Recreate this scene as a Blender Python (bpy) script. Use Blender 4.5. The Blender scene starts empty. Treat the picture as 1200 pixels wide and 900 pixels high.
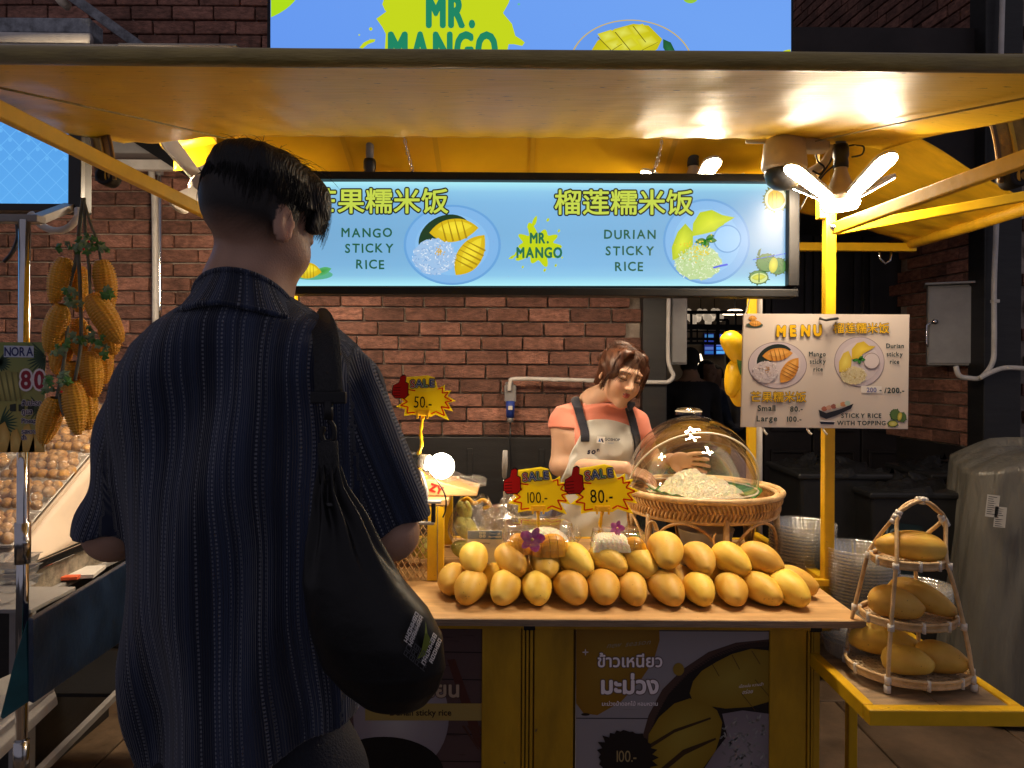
import bpy, bmesh, math, random
import numpy as np
from mathutils import Vector, Matrix, Euler
random.seed(7); RNG = np.random.RandomState(11)
SC = bpy.context.scene; COL = SC.collection
PI = math.pi
# ---------------------------------------------------------------- camera
FPX = 835.0; CAMZ = 1.5; HOR = 430.0; ROLL = math.radians(0.35)
cam_d = bpy.data.cameras.new('camera'); cam = bpy.data.objects.new('camera', cam_d); COL.objects.link(cam)
cam_d.sensor_width = 36; cam_d.lens = 36 * FPX / 1200; cam_d.shift_y = (HOR - 450) / 1200.0
cam_d.clip_start = 0.05; cam_d.clip_end = 200
cam.matrix_world = Matrix.Translation((0, 0, CAMZ)) @ Matrix.Rotation(PI / 2, 4, 'X') @ Matrix.Rotation(ROLL, 4, 'Z')
SC.camera = cam
# ---------------------------------------------------------------- night street: dim city glow from above
world = bpy.data.worlds.new('World'); SC.world = world; world.use_nodes = True
bgn = world.node_tree.nodes['Background']
bgn.inputs[0].default_value = (0.86, 0.80, 0.95, 1); bgn.inputs[1].default_value = 0.215
SC.view_settings.view_transform = 'Standard'; SC.view_settings.look = 'None'
SC.view_settings.exposure = 0.0; SC.view_settings.gamma = 1.0
cy = SC.cycles
cy.use_denoising = True; cy.max_bounces = 8; cy.diffuse_bounces = 3; cy.glossy_bounces = 3
cy.transmission_bounces = 6; cy.transparent_max_bounces = 24; cy.caustics_reflective = False; cy.caustics_refractive = False
cy.sample_clamp_indirect = 4.0
LAMP = 155.0        # radiance of the fan lamps' diffusers
BULB = 55.0        # radiance of the small clamp bulb

def P(px, py, d):
    """photo direction (px,py) taken out to depth d: a world point"""
    u = px - 600.0; v = py - HOR; c, s = math.cos(ROLL), math.sin(ROLL)
    u, v = u * c + v * s, -u * s + v * c
    return Vector((u * d / FPX, d, CAMZ - v * d / FPX))

def lin(r, g, b):
    def f(x):
        x /= 255.0
        return x / 12.92 if x <= 0.04045 else ((x + 0.055) / 1.055) ** 2.4
    return (f(r), f(g), f(b))

# ---------------------------------------------------------------- materials
def nt(name):
    m = bpy.data.materials.new(name); m.use_nodes = True
    t = m.node_tree; b = t.nodes['Principled BSDF']
    return m, t, b
def setp(b, **k):
    for a, v in k.items():
        b.inputs[a.replace('_', ' ')].default_value = v
def mat(name, col, rough=0.5, metal=0.0, var=0.0, vscale=8.0, bump=0.0, bscale=60.0, stretch=(1, 1, 1), col2=None,
        spec=0.5, coat=0.0, sss=0.0, rvar=0.0, objrand=0.0, sheen=0.0):
    m, t, b = nt(name); N = t.nodes; L = t.links
    setp(b, Base_Color=(*col, 1), Roughness=rough, Metallic=metal)
    b.inputs['Specular IOR Level'].default_value = spec
    if coat: b.inputs['Coat Weight'].default_value = coat; b.inputs['Coat Roughness'].default_value = 0.15
    if sss:
        b.inputs['Subsurface Weight'].default_value = sss
        b.inputs['Subsurface Radius'].default_value = (0.02, 0.008, 0.004); b.inputs['Subsurface Scale'].default_value = 0.5
    if sheen: b.inputs['Sheen Weight'].default_value = sheen
    tc = N.new('ShaderNodeTexCoord'); mp = N.new('ShaderNodeMapping'); L.new(tc.outputs['Object'], mp.inputs[0])
    mp.inputs['Scale'].default_value = stretch
    if var > 0 or col2:
        n = N.new('ShaderNodeTexNoise'); n.inputs['Scale'].default_value = vscale; n.inputs['Detail'].default_value = 6
        n.inputs['Roughness'].default_value = 0.62
        L.new(mp.outputs[0], n.inputs['Vector'])
        r = N.new('ShaderNodeValToRGB'); L.new(n.outputs[0], r.inputs[0])
        c2 = col2 or tuple(c * (1 - var) for c in col)
        r.color_ramp.elements[0].position = 0.32; r.color_ramp.elements[0].color = (*c2, 1)
        r.color_ramp.elements[1].position = 0.66; r.color_ramp.elements[1].color = (*[min(1, c * (1 + var * 0.35)) for c in col], 1)
        out = r.outputs[0]
        if objrand:
            oi = N.new('ShaderNodeObjectInfo'); h = N.new('ShaderNodeHueSaturation')
            mr = N.new('ShaderNodeMapRange'); mr.inputs[3].default_value = 1 - objrand; mr.inputs[4].default_value = 1 + objrand * 0.7
            L.new(oi.outputs['Random'], mr.inputs[0]); L.new(mr.outputs[0], h.inputs['Value']); L.new(out, h.inputs['Color'])
            ad = N.new('ShaderNodeVectorMath'); ad.operation = 'SCALE'; ad.inputs[0].default_value = (13, 29, 7)
            L.new(oi.outputs['Random'], ad.inputs['Scale']); L.new(ad.outputs[0], mp.inputs['Location'])
            out = h.outputs[0]
        L.new(out, b.inputs['Base Color'])
        if rvar:
            mr2 = N.new('ShaderNodeMapRange'); mr2.inputs[3].default_value = max(0, rough - rvar); mr2.inputs[4].default_value = rough + rvar
            L.new(n.outputs[0], mr2.inputs[0]); L.new(mr2.outputs[0], b.inputs['Roughness'])
    if bump > 0:
        n2 = N.new('ShaderNodeTexNoise'); n2.inputs['Scale'].default_value = bscale; n2.inputs['Detail'].default_value = 5
        L.new(mp.outputs[0], n2.inputs['Vector'])
        bp = N.new('ShaderNodeBump'); bp.inputs['Strength'].default_value = bump; bp.inputs['Distance'].default_value = 0.01
        L.new(n2.outputs[0], bp.inputs['Height']); L.new(bp.outputs[0], b.inputs['Normal'])
    return m
def emis(name, col, strength):
    m, t, b = nt(name); setp(b, Base_Color=(0.8, 0.8, 0.8, 1), Roughness=0.4)
    b.inputs['Emission Color'].default_value = (*col, 1); b.inputs['Emission Strength'].default_value = strength
    return m
def film(name, tint=(1, 1, 1), gloss=0.25, rough=0.08, bump=0.0, bscale=30.0, haze=0.0):
    """thin clear plastic: mostly see-through, with sharp reflections at the grazing angles"""
    m, t, b = nt(name); N = t.nodes; L = t.links; N.remove(b)
    o = [n for n in N if n.type == 'OUTPUT_MATERIAL'][0]
    tr = N.new('ShaderNodeBsdfTransparent'); tr.inputs[0].default_value = (*tint, 1)
    gl = N.new('ShaderNodeBsdfGlossy'); gl.inputs['Roughness'].default_value = rough; gl.inputs['Color'].default_value = (1, 1, 1, 1)
    lw = N.new('ShaderNodeLayerWeight'); lw.inputs[0].default_value = gloss
    mr = N.new('ShaderNodeMapRange'); mr.inputs[3].default_value = 0.05; mr.inputs[4].default_value = 0.75
    L.new(lw.outputs['Facing'], mr.inputs[0])
    mx = N.new('ShaderNodeMixShader'); L.new(mr.outputs[0], mx.inputs[0]); L.new(tr.outputs[0], mx.inputs[1]); L.new(gl.outputs[0], mx.inputs[2])
    out = mx
    if haze:
        df = N.new('ShaderNodeBsdfDiffuse'); df.inputs[0].default_value = (0.8, 0.8, 0.8, 1)
        m2 = N.new('ShaderNodeMixShader'); m2.inputs[0].default_value = haze
        L.new(mx.outputs[0], m2.inputs[1]); L.new(df.outputs[0], m2.inputs[2]); out = m2
    L.new(out.outputs[0], o.inputs[0])
    if bump:
        tc = N.new('ShaderNodeTexCoord'); n2 = N.new('ShaderNodeTexNoise'); n2.inputs['Scale'].default_value = bscale; n2.inputs['Detail'].default_value = 3
        L.new(tc.outputs['Object'], n2.inputs['Vector']); bp = N.new('ShaderNodeBump'); bp.inputs['Strength'].default_value = bump; bp.inputs['Distance'].default_value = 0.02
        L.new(n2.outputs[0], bp.inputs['Height']); L.new(bp.outputs[0], gl.inputs['Normal']); L.new(bp.outputs[0], lw.inputs['Normal'])
    return m
def attr_mat(name, emit=0.0, rough=0.5, sss=0.0, bump=0.0, bscale=200, spec=0.4, transl=0.0):
    m, t, b = nt(name); N = t.nodes; L = t.links
    a = N.new('ShaderNodeAttribute'); a.attribute_name = 'Col'
    if emit:
        L.new(a.outputs['Color'], b.inputs['Emission Color']); b.inputs['Emission Strength'].default_value = emit
        setp(b, Base_Color=(0.02, 0.02, 0.02, 1))
    else: L.new(a.outputs['Color'], b.inputs['Base Color'])
    setp(b, Roughness=rough); b.inputs['Specular IOR Level'].default_value = spec
    if transl:
        tl_ = N.new('ShaderNodeBsdfTranslucent'); L.new(a.outputs['Color'], tl_.inputs[0]); mx = N.new('ShaderNodeMixShader'); mx.inputs[0].default_value = transl
        o = [n for n in N if n.type == 'OUTPUT_MATERIAL'][0]; L.new(b.outputs[0], mx.inputs[1]); L.new(tl_.outputs[0], mx.inputs[2]); L.new(mx.outputs[0], o.inputs[0])
    if sss:
        b.inputs['Subsurface Weight'].default_value = sss; b.inputs['Subsurface Radius'].default_value = (0.012, 0.004, 0.002)
        b.inputs['Subsurface Scale'].default_value = 0.6
    if bump:
        tc = N.new('ShaderNodeTexCoord'); n2 = N.new('ShaderNodeTexNoise'); n2.inputs['Scale'].default_value = bscale
        L.new(tc.outputs['Object'], n2.inputs['Vector']); bp = N.new('ShaderNodeBump'); bp.inputs['Strength'].default_value = bump; bp.inputs['Distance'].default_value = 0.004
        L.new(n2.outputs[0], bp.inputs['Height']); L.new(bp.outputs[0], b.inputs['Normal'])
    return m

M = {}
def grime(m, scale, lo, col=(0.5, 0.45, 0.42)):
    """large stains laid over the wall by position"""
    t = m.node_tree; N = t.nodes; L = t.links; b = N['Principled BSDF']; src = b.inputs['Base Color'].links[0].from_socket
    g = N.new('ShaderNodeNewGeometry'); n = N.new('ShaderNodeTexNoise'); n.inputs['Scale'].default_value = scale; n.inputs['Detail'].default_value = 7; n.inputs['Roughness'].default_value = .7
    L.new(g.outputs['Position'], n.inputs['Vector']); r = N.new('ShaderNodeValToRGB'); r.color_ramp.elements[0].position = .36; r.color_ramp.elements[0].color = (lo, lo * .95, lo * .92, 1); r.color_ramp.elements[1].position = .62; r.color_ramp.elements[1].color = (1, 1, 1, 1)
    L.new(n.outputs[0], r.inputs[0]); mu = N.new('ShaderNodeMixRGB'); mu.blend_type = 'MULTIPLY'; mu.inputs[0].default_value = 1; L.new(src, mu.inputs[1]); L.new(r.outputs[0], mu.inputs[2]); L.new(mu.outputs[0], b.inputs['Base Color'])
M['brick'] = mat('brick', (0.39, 0.178, 0.125), 0.8, var=0.55, vscale=26, bump=0.9, bscale=70, stretch=(1, 1, 2.2), objrand=0.45)
M['mortar'] = mat('mortar', (0.46, 0.38, 0.32), 0.9, var=0.3, vscale=12, bump=0.4, bscale=150)
grime(M['brick'], 2.3, .45); grime(M['mortar'], 3, .5)
M['black_wood'] = mat('black_painted_wood', (0.018, 0.017, 0.018), 0.45, var=0.4, vscale=5, bump=0.15, bscale=40, stretch=(1, 1, 8))
M['black_metal'] = mat('black_metal', (0.014, 0.014, 0.016), 0.5, spec=0.25, var=0.3, vscale=6, bump=0.05)
M['black_plastic'] = mat('black_plastic', (0.015, 0.015, 0.016), 0.35, var=0.3, vscale=20)
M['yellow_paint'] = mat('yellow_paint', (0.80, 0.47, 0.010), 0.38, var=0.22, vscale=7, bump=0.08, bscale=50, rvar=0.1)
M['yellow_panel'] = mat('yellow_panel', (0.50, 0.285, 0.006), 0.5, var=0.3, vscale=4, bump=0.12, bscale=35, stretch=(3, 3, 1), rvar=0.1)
M['wood'] = mat('plywood', (0.62, 0.38, 0.16), 0.5, var=0.3, vscale=5, col2=(0.44, 0.25, 0.10), bump=0.15, bscale=50, stretch=(1, 9, 9), rvar=0.1)
def chips(m, col, scale=38, thr=.655):
    t = m.node_tree; N = t.nodes; L = t.links; b = N['Principled BSDF']; src = b.inputs['Base Color'].links[0].from_socket
    tc = N.new('ShaderNodeTexCoord'); n = N.new('ShaderNodeTexNoise'); n.inputs['Scale'].default_value = scale; n.inputs['Detail'].default_value = 8; n.inputs['Roughness'].default_value = .75; L.new(tc.outputs['Object'], n.inputs['Vector'])
    r = N.new('ShaderNodeValToRGB'); r.color_ramp.elements[0].position = thr; r.color_ramp.elements[1].position = thr + .02; L.new(n.outputs[0], r.inputs[0])
    mx = N.new('ShaderNodeMixRGB'); L.new(r.outputs[0], mx.inputs[0]); L.new(src, mx.inputs[1]); mx.inputs[2].default_value = (*col, 1); L.new(mx.outputs[0], b.inputs['Base Color'])
chips(M['yellow_paint'], (.16, .10, .05)); chips(M['yellow_panel'], (.14, .09, .04), 22, .66); chips(M['wood'], (.20, .12, .06), 16, .66)
M['wood_edge'] = mat('plywood_edge', (0.30, 0.22, 0.15), 0.7, var=0.4, vscale=14, bump=0.3, bscale=60, stretch=(1, 1, 20))
M['wood_old'] = mat('worn_plywood', (0.42, 0.28, 0.15), 0.6, var=0.4, vscale=6, col2=(0.18, 0.13, 0.085), bump=0.3, bscale=60, stretch=(1.5, 7, 7))
M['steel'] = mat('steel', (0.62, 0.62, 0.63), 0.22, metal=1, var=0.15, vscale=9, rvar=0.08)
M['chrome'] = mat('chrome', (0.75, 0.75, 0.76), 0.10, metal=1, var=0.1, vscale=20, rvar=0.05)
M['grey_metal'] = mat('grey_metal', (0.30, 0.29, 0.29), 0.5, var=0.2, vscale=7, bump=0.06, rvar=0.1)
M['pvc'] = mat('white_pvc', (0.62, 0.58, 0.54), 0.45, var=0.2, vscale=12)
M['pvc_grey'] = mat('grey_pvc', (0.24, 0.23, 0.23), 0.45, var=0.2, vscale=12)
M['white_plastic'] = mat('white_plastic', (0.72, 0.68, 0.60), 0.4, var=0.12, vscale=15)
M['cream_plastic'] = mat('cream_plastic', (0.66, 0.55, 0.42), 0.45, var=0.15, vscale=10)
M['blue_plastic'] = mat('blue_plastic', (0.02, 0.05, 0.30), 0.4, var=0.2, vscale=10)
M['bamboo'] = mat('bamboo', (0.74, 0.52, 0.27), 0.42, var=0.3, vscale=18, bump=0.15, bscale=120, col2=(0.42, 0.25, 0.10))
M['rattan'] = mat('rattan', (0.74, 0.48, 0.22), 0.45, var=0.35, vscale=30, bump=0.2, bscale=150, col2=(0.38, 0.20, 0.07))
M['binding'] = mat('white_binding', (0.75, 0.70, 0.64), 0.5, var=0.15, vscale=60, bump=0.4, bscale=250)
M['leaf'] = mat('green_leaf', (0.09, 0.26, 0.06), 0.45, var=0.5, vscale=25, bump=0.2, bscale=70)
M['banana_leaf'] = mat('banana_leaf', (0.045, 0.20, 0.03), 0.4, var=0.4, vscale=8, bump=0.4, bscale=40, stretch=(1, 10, 1))
M['pale_leaf'] = mat('variegated_leaf', (0.26, 0.38, 0.20), 0.5, var=0.6, vscale=35)
M['vine'] = mat('grey_green_vine', (0.16, 0.16, 0.12), 0.7, var=0.4, vscale=30)
M['navy_cloth'] = mat('navy_cloth', (0.010, 0.012, 0.03), 0.85, var=0.4, vscale=12, bump=0.3, bscale=300, sheen=0.2)
M['trousers'] = mat('dark_trousers', (0.012, 0.014, 0.026), 0.85, var=0.3, vscale=9, bump=0.3, bscale=250)
M['white_foam'] = mat('white_foam', (0.74, 0.70, 0.66), 0.6, var=0.12, vscale=20, bump=0.15, bscale=200)
M['beige_board'] = mat('beige_board', (0.62, 0.50, 0.39), 0.55, var=0.1, vscale=6, bump=0.1, bscale=30)
M['blue_board'] = mat('blue_board', (0.006, 0.020, 0.055), 0.4, var=0.45, vscale=9, bump=0.15, bscale=50, rvar=0.12)
M['teal'] = mat('teal_paint', (0.012, 0.11, 0.13), 0.45, var=0.3, vscale=14)
M['red_print'] = mat('red_print', (0.65, 0.02, 0.02), 0.4)
M['yellow_plastic'] = mat('yellow_plastic', (0.85, 0.48, 0.01), 0.32, var=0.1, vscale=20)
M['clear'] = film('clear_plastic', (0.97, 0.97, 0.97), 0.25, 0.06)
M['acrylic'] = film('acrylic_dome', (0.96, 0.94, 0.90), 0.22, 0.03)
M['bag_film'] = film('crinkled_clear_film', (0.95, 0.93, 0.90), 0.20, 0.2, bump=1.0, bscale=60, haze=0.04)
M['cup_film'] = film('ribbed_clear_plastic', (0.93, 0.93, 0.92), 0.5, 0.14, haze=0.13)
M['print'] = attr_mat('flat_print', 0, 0.45)
M['print_gloss'] = attr_mat('glossy_print', 0, 0.35, transl=0.6)
M['print_lit'] = attr_mat('backlit_print', 1.0, 0.42, spec=0.2)
M['lamp_white'] = emis('lamp_diffuser', (1.0, 0.80, 0.56), LAMP)
M['bulb_white'] = emis('bulb_glass', (1.0, 0.82, 0.58), BULB)
M['skin'] = attr_mat('skin', 0, 0.48, sss=0.12, bump=0.15, bscale=350)

# ---------------------------------------------------------------- object helpers
def origin_of(o):
    v = Vector((0, 0, 0))
    while o is not None: v = v + o.location; o = o.parent
    return v
def tag(o, label=None, cat=None, group=None, kind=None, category=None):
    cat = cat or category
    if label: o['label'] = label
    if cat: o['category'] = cat
    if group: o['group'] = group
    if kind: o['kind'] = kind
    return o
def thing(name, label, cat, loc=(0, 0, 0), group=None):
    o = bpy.data.objects.new(name, None); COL.objects.link(o); o.location = loc; o.empty_display_size = 0.05
    return tag(o, label, cat, group)

class MB:
    def __init__(s): s.v = []; s.f = []; s.c = None
    def add(s, v, f):
        n = len(s.v); s.v += [tuple(p) for p in v]; s.f += [tuple(i + n for i in q) for q in f]; return s
    def box(s, c, size, R=None):
        x, y, z = [q / 2 for q in size]; c = Vector(c)
        V = [Vector((i * x, j * y, k * z)) for k in (-1, 1) for j in (-1, 1) for i in (-1, 1)]
        if R is not None: V = [R @ p for p in V]
        return s.add([c + p for p in V], [(0, 2, 3, 1), (4, 5, 7, 6), (0, 1, 5, 4), (2, 6, 7, 3), (0, 4, 6, 2), (1, 3, 7, 5)])
    def bar(s, a, b, w, h=None, up=(0, 0, 1)):
        a = Vector(a); b = Vector(b); d = (b - a).normalized(); u = Vector(up)
        sx = d.cross(u)
        if sx.length < 1e-4: sx = d.cross(Vector((0, 1, 0)))
        sx.normalize(); su = sx.cross(d); h = h or w
        V = [p + sx * i * w / 2 + su * j * h / 2 for p in (a, b) for i, j in ((-1, -1), (1, -1), (1, 1), (-1, 1))]
        return s.add(V, [(0, 1, 2, 3), (7, 6, 5, 4), (0, 4, 5, 1), (1, 5, 6, 2), (2, 6, 7, 3), (3, 7, 4, 0)])
    def tube(s, pts, r, n=10, cap=True, closed=False, flat=1.0):
        pts = [Vector(p) for p in pts]; m = len(pts); rr = r if isinstance(r, (list, tuple)) else [r] * m
        V = []; prev = None
        for i, p in enumerate(pts):
            if closed: t = pts[(i + 1) % m] - pts[i - 1]
            else: t = pts[min(i + 1, m - 1)] - pts[max(i - 1, 0)]
            t.normalize()
            if prev is None:
                a = t.cross(Vector((0, 0, 1)))
                if a.length < 0.05: a = t.cross(Vector((1, 0, 0)))
                a.normalize()
            else:
                a = prev - t * prev.dot(t)
                if a.length < 1e-5: a = t.orthogonal()
                a.normalize()
            prev = a; b = t.cross(a)
            for k in range(n):
                an = 2 * PI * k / n; V.append(p + a * math.cos(an) * rr[i] + b * math.sin(an) * rr[i] * flat)
        F = []
        for i in range(m if closed else m - 1):
            for k in range(n):
                k2 = (k + 1) % n; i2 = (i + 1) % m
                F.append((i * n + k, i * n + k2, i2 * n + k2, i2 * n + k))
        if cap and not closed: F.append(tuple(range(n))[::-1]); F.append(tuple((m - 1) * n + k for k in range(n)))
        return s.add(V, F)
    def cyl(s, a, b, r, n=16, r2=None): return s.tube([a, b], [r, r if r2 is None else r2], n)
    def lathe(s, prof, n=24, o=(0, 0, 0), R=None, sx=1.0, sy=1.0, rib=0.0, ribn=0):
        o = Vector(o); V = []
        for r, z in prof:
            for k in range(n):
                a = 2 * PI * k / n; q = r * (1 + (rib * math.cos(ribn * a) if ribn else 0))
                p = Vector((q * math.cos(a) * sx, q * math.sin(a) * sy, z))
                V.append(o + (R @ p if R is not None else p))
        F = [(i * n + k, i * n + (k + 1) % n, (i + 1) * n + (k + 1) % n, (i + 1) * n + k) for i in range(len(prof) - 1) for k in range(n)]
        return s.add(V, F)
    def disc(s, c, r, n=24, R=None, sx=1.0, sy=1.0):
        c = Vector(c); V = [Vector((r * sx * math.cos(2 * PI * k / n), r * sy * math.sin(2 * PI * k / n), 0)) for k in range(n)]
        if R is not None: V = [R @ p for p in V]
        return s.add([c + p for p in V], [tuple(range(n))])
    def ball(s, c, r, n=16, m=10, R=None):
        r = (r, r, r) if not isinstance(r, (tuple, list)) else r; c = Vector(c); V = []
        for i in range(m + 1):
            t = PI * i / m
            for k in range(n):
                a = 2 * PI * k / n; p = Vector((r[0] * math.sin(t) * math.cos(a), r[1] * math.sin(t) * math.sin(a), r[2] * math.cos(t)))
                V.append(c + (R @ p if R is not None else p))
        return s.add(V, [(i * n + k, (i + 1) * n + k, (i + 1) * n + (k + 1) % n, i * n + (k + 1) % n) for i in range(m) for k in range(n)])
    def grid(s, fn, nu, nv):
        V = [fn(i / nu, j / nv) for j in range(nv + 1) for i in range(nu + 1)]
        return s.add(V, [(j * (nu + 1) + i, j * (nu + 1) + i + 1, (j + 1) * (nu + 1) + i + 1, (j + 1) * (nu + 1) + i) for j in range(nv) for i in range(nu)])
    def prism(s, poly, dvec):
        n = len(poly); d = Vector(dvec); V = [Vector(p) for p in poly] + [Vector(p) + d for p in poly]
        return s.add(V, [tuple(range(n)), tuple(range(n, 2 * n))[::-1]] + [(i, i + n, (i + 1) % n + n, (i + 1) % n) for i in range(n)])
    def mesh(s, name, m, off=Vector((0, 0, 0)), smooth=False):
        me = bpy.data.meshes.new(name)
        me.from_pydata([(p[0] - off[0], p[1] - off[1], p[2] - off[2]) for p in s.v], [], s.f)
        me.materials.append(m); me.validate()
        if smooth: me.shade_smooth()
        return me
    def build(s, name, m, parent=None, smooth=False, bevel=0.0, solid=0.0, auto=None, **tags):
        off = origin_of(parent) if parent is not None else Vector((0, 0, 0))
        me = s.mesh(name, m, off, smooth or auto is not None)
        if auto is not None:
            bm = bmesh.new(); bm.from_mesh(me); lim = math.radians(auto)
            bmesh.ops.remove_doubles(bm, verts=bm.verts, dist=1e-6)
            bmesh.ops.recalc_face_normals(bm, faces=bm.faces)
            for e in bm.edges:
                if len(e.link_faces) == 2 and e.calc_face_angle(0) > lim: e.smooth = False
            bm.to_mesh(me); bm.free()
        o = bpy.data.objects.new(name, me); COL.objects.link(o)
        if parent is not None: o.parent = parent
        if solid:
            md = o.modifiers.new('solid', 'SOLIDIFY'); md.thickness = solid; md.offset = 0
        if bevel:
            md = o.modifiers.new('bevel', 'BEVEL'); md.width = bevel; md.segments = 2; md.limit_method = 'ANGLE'; md.angle_limit = 0.6
        return tag(o, **tags) if tags else o
def inst(name, me, parent=None, loc=(0, 0, 0), rot=(0, 0, 0), scale=(1, 1, 1), **tags):
    o = bpy.data.objects.new(name, me); COL.objects.link(o)
    if parent is not None: o.parent = parent
    o.location = loc; o.rotation_euler = rot; o.scale = scale
    return tag(o, **tags) if tags else o
def copy_tree(o, parent=None):
    c = o.copy(); COL.objects.link(c)
    if parent is not None: c.parent = parent
    for ch in [x for x in bpy.data.objects if x.parent == o]: copy_tree(ch, c)
    return c
def arc(a, b, bulge, n=10):
    a = Vector(a); b = Vector(b); g = Vector(bulge)
    return [a.lerp(b, i / n) + g * (4 * (i / n) * (1 - i / n)) for i in range(n + 1)]
def spline(pts, k=6):
    pts = [Vector(p) for p in pts]; out = []
    for i in range(len(pts) - 1):
        p0 = pts[max(i - 1, 0)]; p1 = pts[i]; p2 = pts[i + 1]; p3 = pts[min(i + 2, len(pts) - 1)]
        for j in range(k):
            t = j / k
            out.append(0.5 * ((2 * p1) + (p2 - p0) * t + (2 * p0 - 5 * p1 + 4 * p2 - p3) * t * t + (3 * p1 - p0 - 3 * p2 + p3) * t ** 3))
    out.append(pts[-1]); return out

# ---------------------------------------------------------------- flat print (lettering and pictures on signs)
_tc = {}
def glyphs(body, bold=0.0, shear=0.0, res=3):
    key = (body, bold, shear)
    if key not in _tc:
        c = bpy.data.curves.new('lettering', 'FONT'); c.body = body; c.size = 1.0; c.offset = bold; c.shear = shear; c.resolution_u = res
        o = bpy.data.objects.new('lettering', c)
        me = bpy.data.meshes.new_from_object(o)
        _tc[key] = ([(v.co.x, v.co.y) for v in me.vertices], [tuple(p.vertices) for p in me.polygons])
        bpy.data.objects.remove(o); bpy.data.curves.remove(c); bpy.data.meshes.remove(me)
    return _tc[key]
class Print:
    def __init__(s): s.v = []; s.f = []; s.c = []
    def poly(s, pts, col, layer=1, cols=None):
        n = len(s.v); s.v += [(x, y, layer) for x, y in pts]; s.f.append(tuple(range(n, n + len(pts))))
        s.c.append(cols if cols else [col] * len(pts)); return s
    def fan(s, pts, ccol, ecol, layer=1, c=None):
        if c is None: c = (sum(p[0] for p in pts) / len(pts), sum(p[1] for p in pts) / len(pts))
        n = len(pts)
        for i in range(n): s.poly([c, pts[i], pts[(i + 1) % n]], None, layer, [ccol, ecol, ecol])
        return s
    def text(s, body, x, y, h, col, layer=2, bold=0.0, align='c', sx=1.0, rot=0.0, outline=None, oc=(0, 0, 0), shear=0.0, jit=0.0, gap=0.12, grad=None):
        """h = cap height in print units, (x,y) = centre (or left) of the baseline; y grows downwards"""
        items = []
        if jit or gap != 0.12 or grad:
            cur = 0.0
            for ch in body:
                if ch == ' ': cur += 0.34; continue
                V, F = glyphs(ch, bold, shear)
                if not V: continue
                x0 = min(v[0] for v in V); x1 = max(v[0] for v in V)
                items.append((ch, cur - x0, random.uniform(-jit, jit), random.uniform(-jit, jit) * 1.2)); cur += (x1 - x0) + gap
            W0, W1 = 0.0, cur - gap
        else:
            V, F = glyphs(body, bold, shear); W0 = min(v[0] for v in V); W1 = max(v[0] for v in V); items = [(body, 0, 0, 0)]
        k = h / 0.729; ca, sa = math.cos(rot), math.sin(rot)
        ofx = -(W0 + W1) / 2 if align == 'c' else (-W0 if align == 'l' else -W1)
        def put(rad, color, lay, nd=0):
            offs = [(0.0, 0.0)] + [(rad * math.cos(2 * PI * t / nd), rad * math.sin(2 * PI * t / nd)) for t in range(nd)]
            for idx, (ch, dx, jy, jr) in enumerate(items):
                V, F = glyphs(ch, 0.0, shear)
                mx = (min(v[0] for v in V) + max(v[0] for v in V)) / 2; cj, sj = math.cos(jr), math.sin(jr)
                cc = grad[idx % len(grad)] if (grad and color is col) else color
                for oi, (ox, oy) in enumerate(offs):
                    q = []
                    for vx, vy in V:
                        ux, uy = vx - mx + ox / sx * .9, vy - 0.36 + oy
                        ux, uy = ux * cj - uy * sj + mx, ux * sj + uy * cj + 0.36 + jy * 0.7
                        X = (ux + dx + ofx) * k * sx; Y = -uy * k
                        q.append((x + X * ca - Y * sa, y + X * sa + Y * ca))
                    n = len(s.v); s.v += [(a, b, lay + oi * .06 + (idx % 2) * .03) for a, b in q]
                    for f in F: s.f.append(tuple(i + n for i in f)); s.c.append([cc] * len(f))
        bold = max(0, bold)
        if outline: put(bold + outline, oc, layer, 14)
        put(bold, col, layer + (1 if outline else 0), 8 if bold > 0 else 0); return s
    def build(s, name, fn, m, parent, eps=0.00035, **tags):
        off = origin_of(parent)
        me = bpy.data.meshes.new(name); V = []
        for x, y, l in s.v:
            p = fn(x, y); p = Vector((p[0], p[1], p[2])) + fn.n * (eps * l) - off; V.append(tuple(p))
        me.from_pydata(V, [], s.f); me.materials.append(m)
        ca = me.color_attributes.new('Col', 'FLOAT_COLOR', 'CORNER')
        flat = [q for f in s.c for c in f for q in (c[0], c[1], c[2], 1.0)]
        if len(flat) == len(ca.data) * 4: ca.data.foreach_set('color', flat)
        o = bpy.data.objects.new(name, me); COL.objects.link(o); o.parent = parent
        return tag(o, **tags) if tags else o
class PxPlane:
    """maps photo pixels to a world plane facing the camera at depth d"""
    def __init__(s, d): s.d = d; s.n = Vector((0, -1, 0))
    def __call__(s, x, y): return P(x, y, s.d)
class Frame2:
    """maps 2-D print units to a placed plane: o + x*ax + y*ay (y downwards)"""
    def __init__(s, o, ax, ay, k=1.0):
        s.o = Vector(o); s.ax = Vector(ax) * k; s.ay = Vector(ay) * k; s.n = Vector(ay).cross(Vector(ax)).normalized() * 1.0
        s.n = (Vector(ay).cross(Vector(ax))).normalized()
    def __call__(s, x, y): return s.o + s.ax * x + s.ay * y
def clipx(pts, xc, keep_right=True):
    out = []; ins = lambda p: (p[0] >= xc) == keep_right
    for i in range(len(pts)):
        a, b = pts[i - 1], pts[i]
        if ins(a) != ins(b): t = (xc - a[0]) / (b[0] - a[0]); out.append((xc, a[1] + (b[1] - a[1]) * t))
        if ins(b): out.append(b)
    return out
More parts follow.
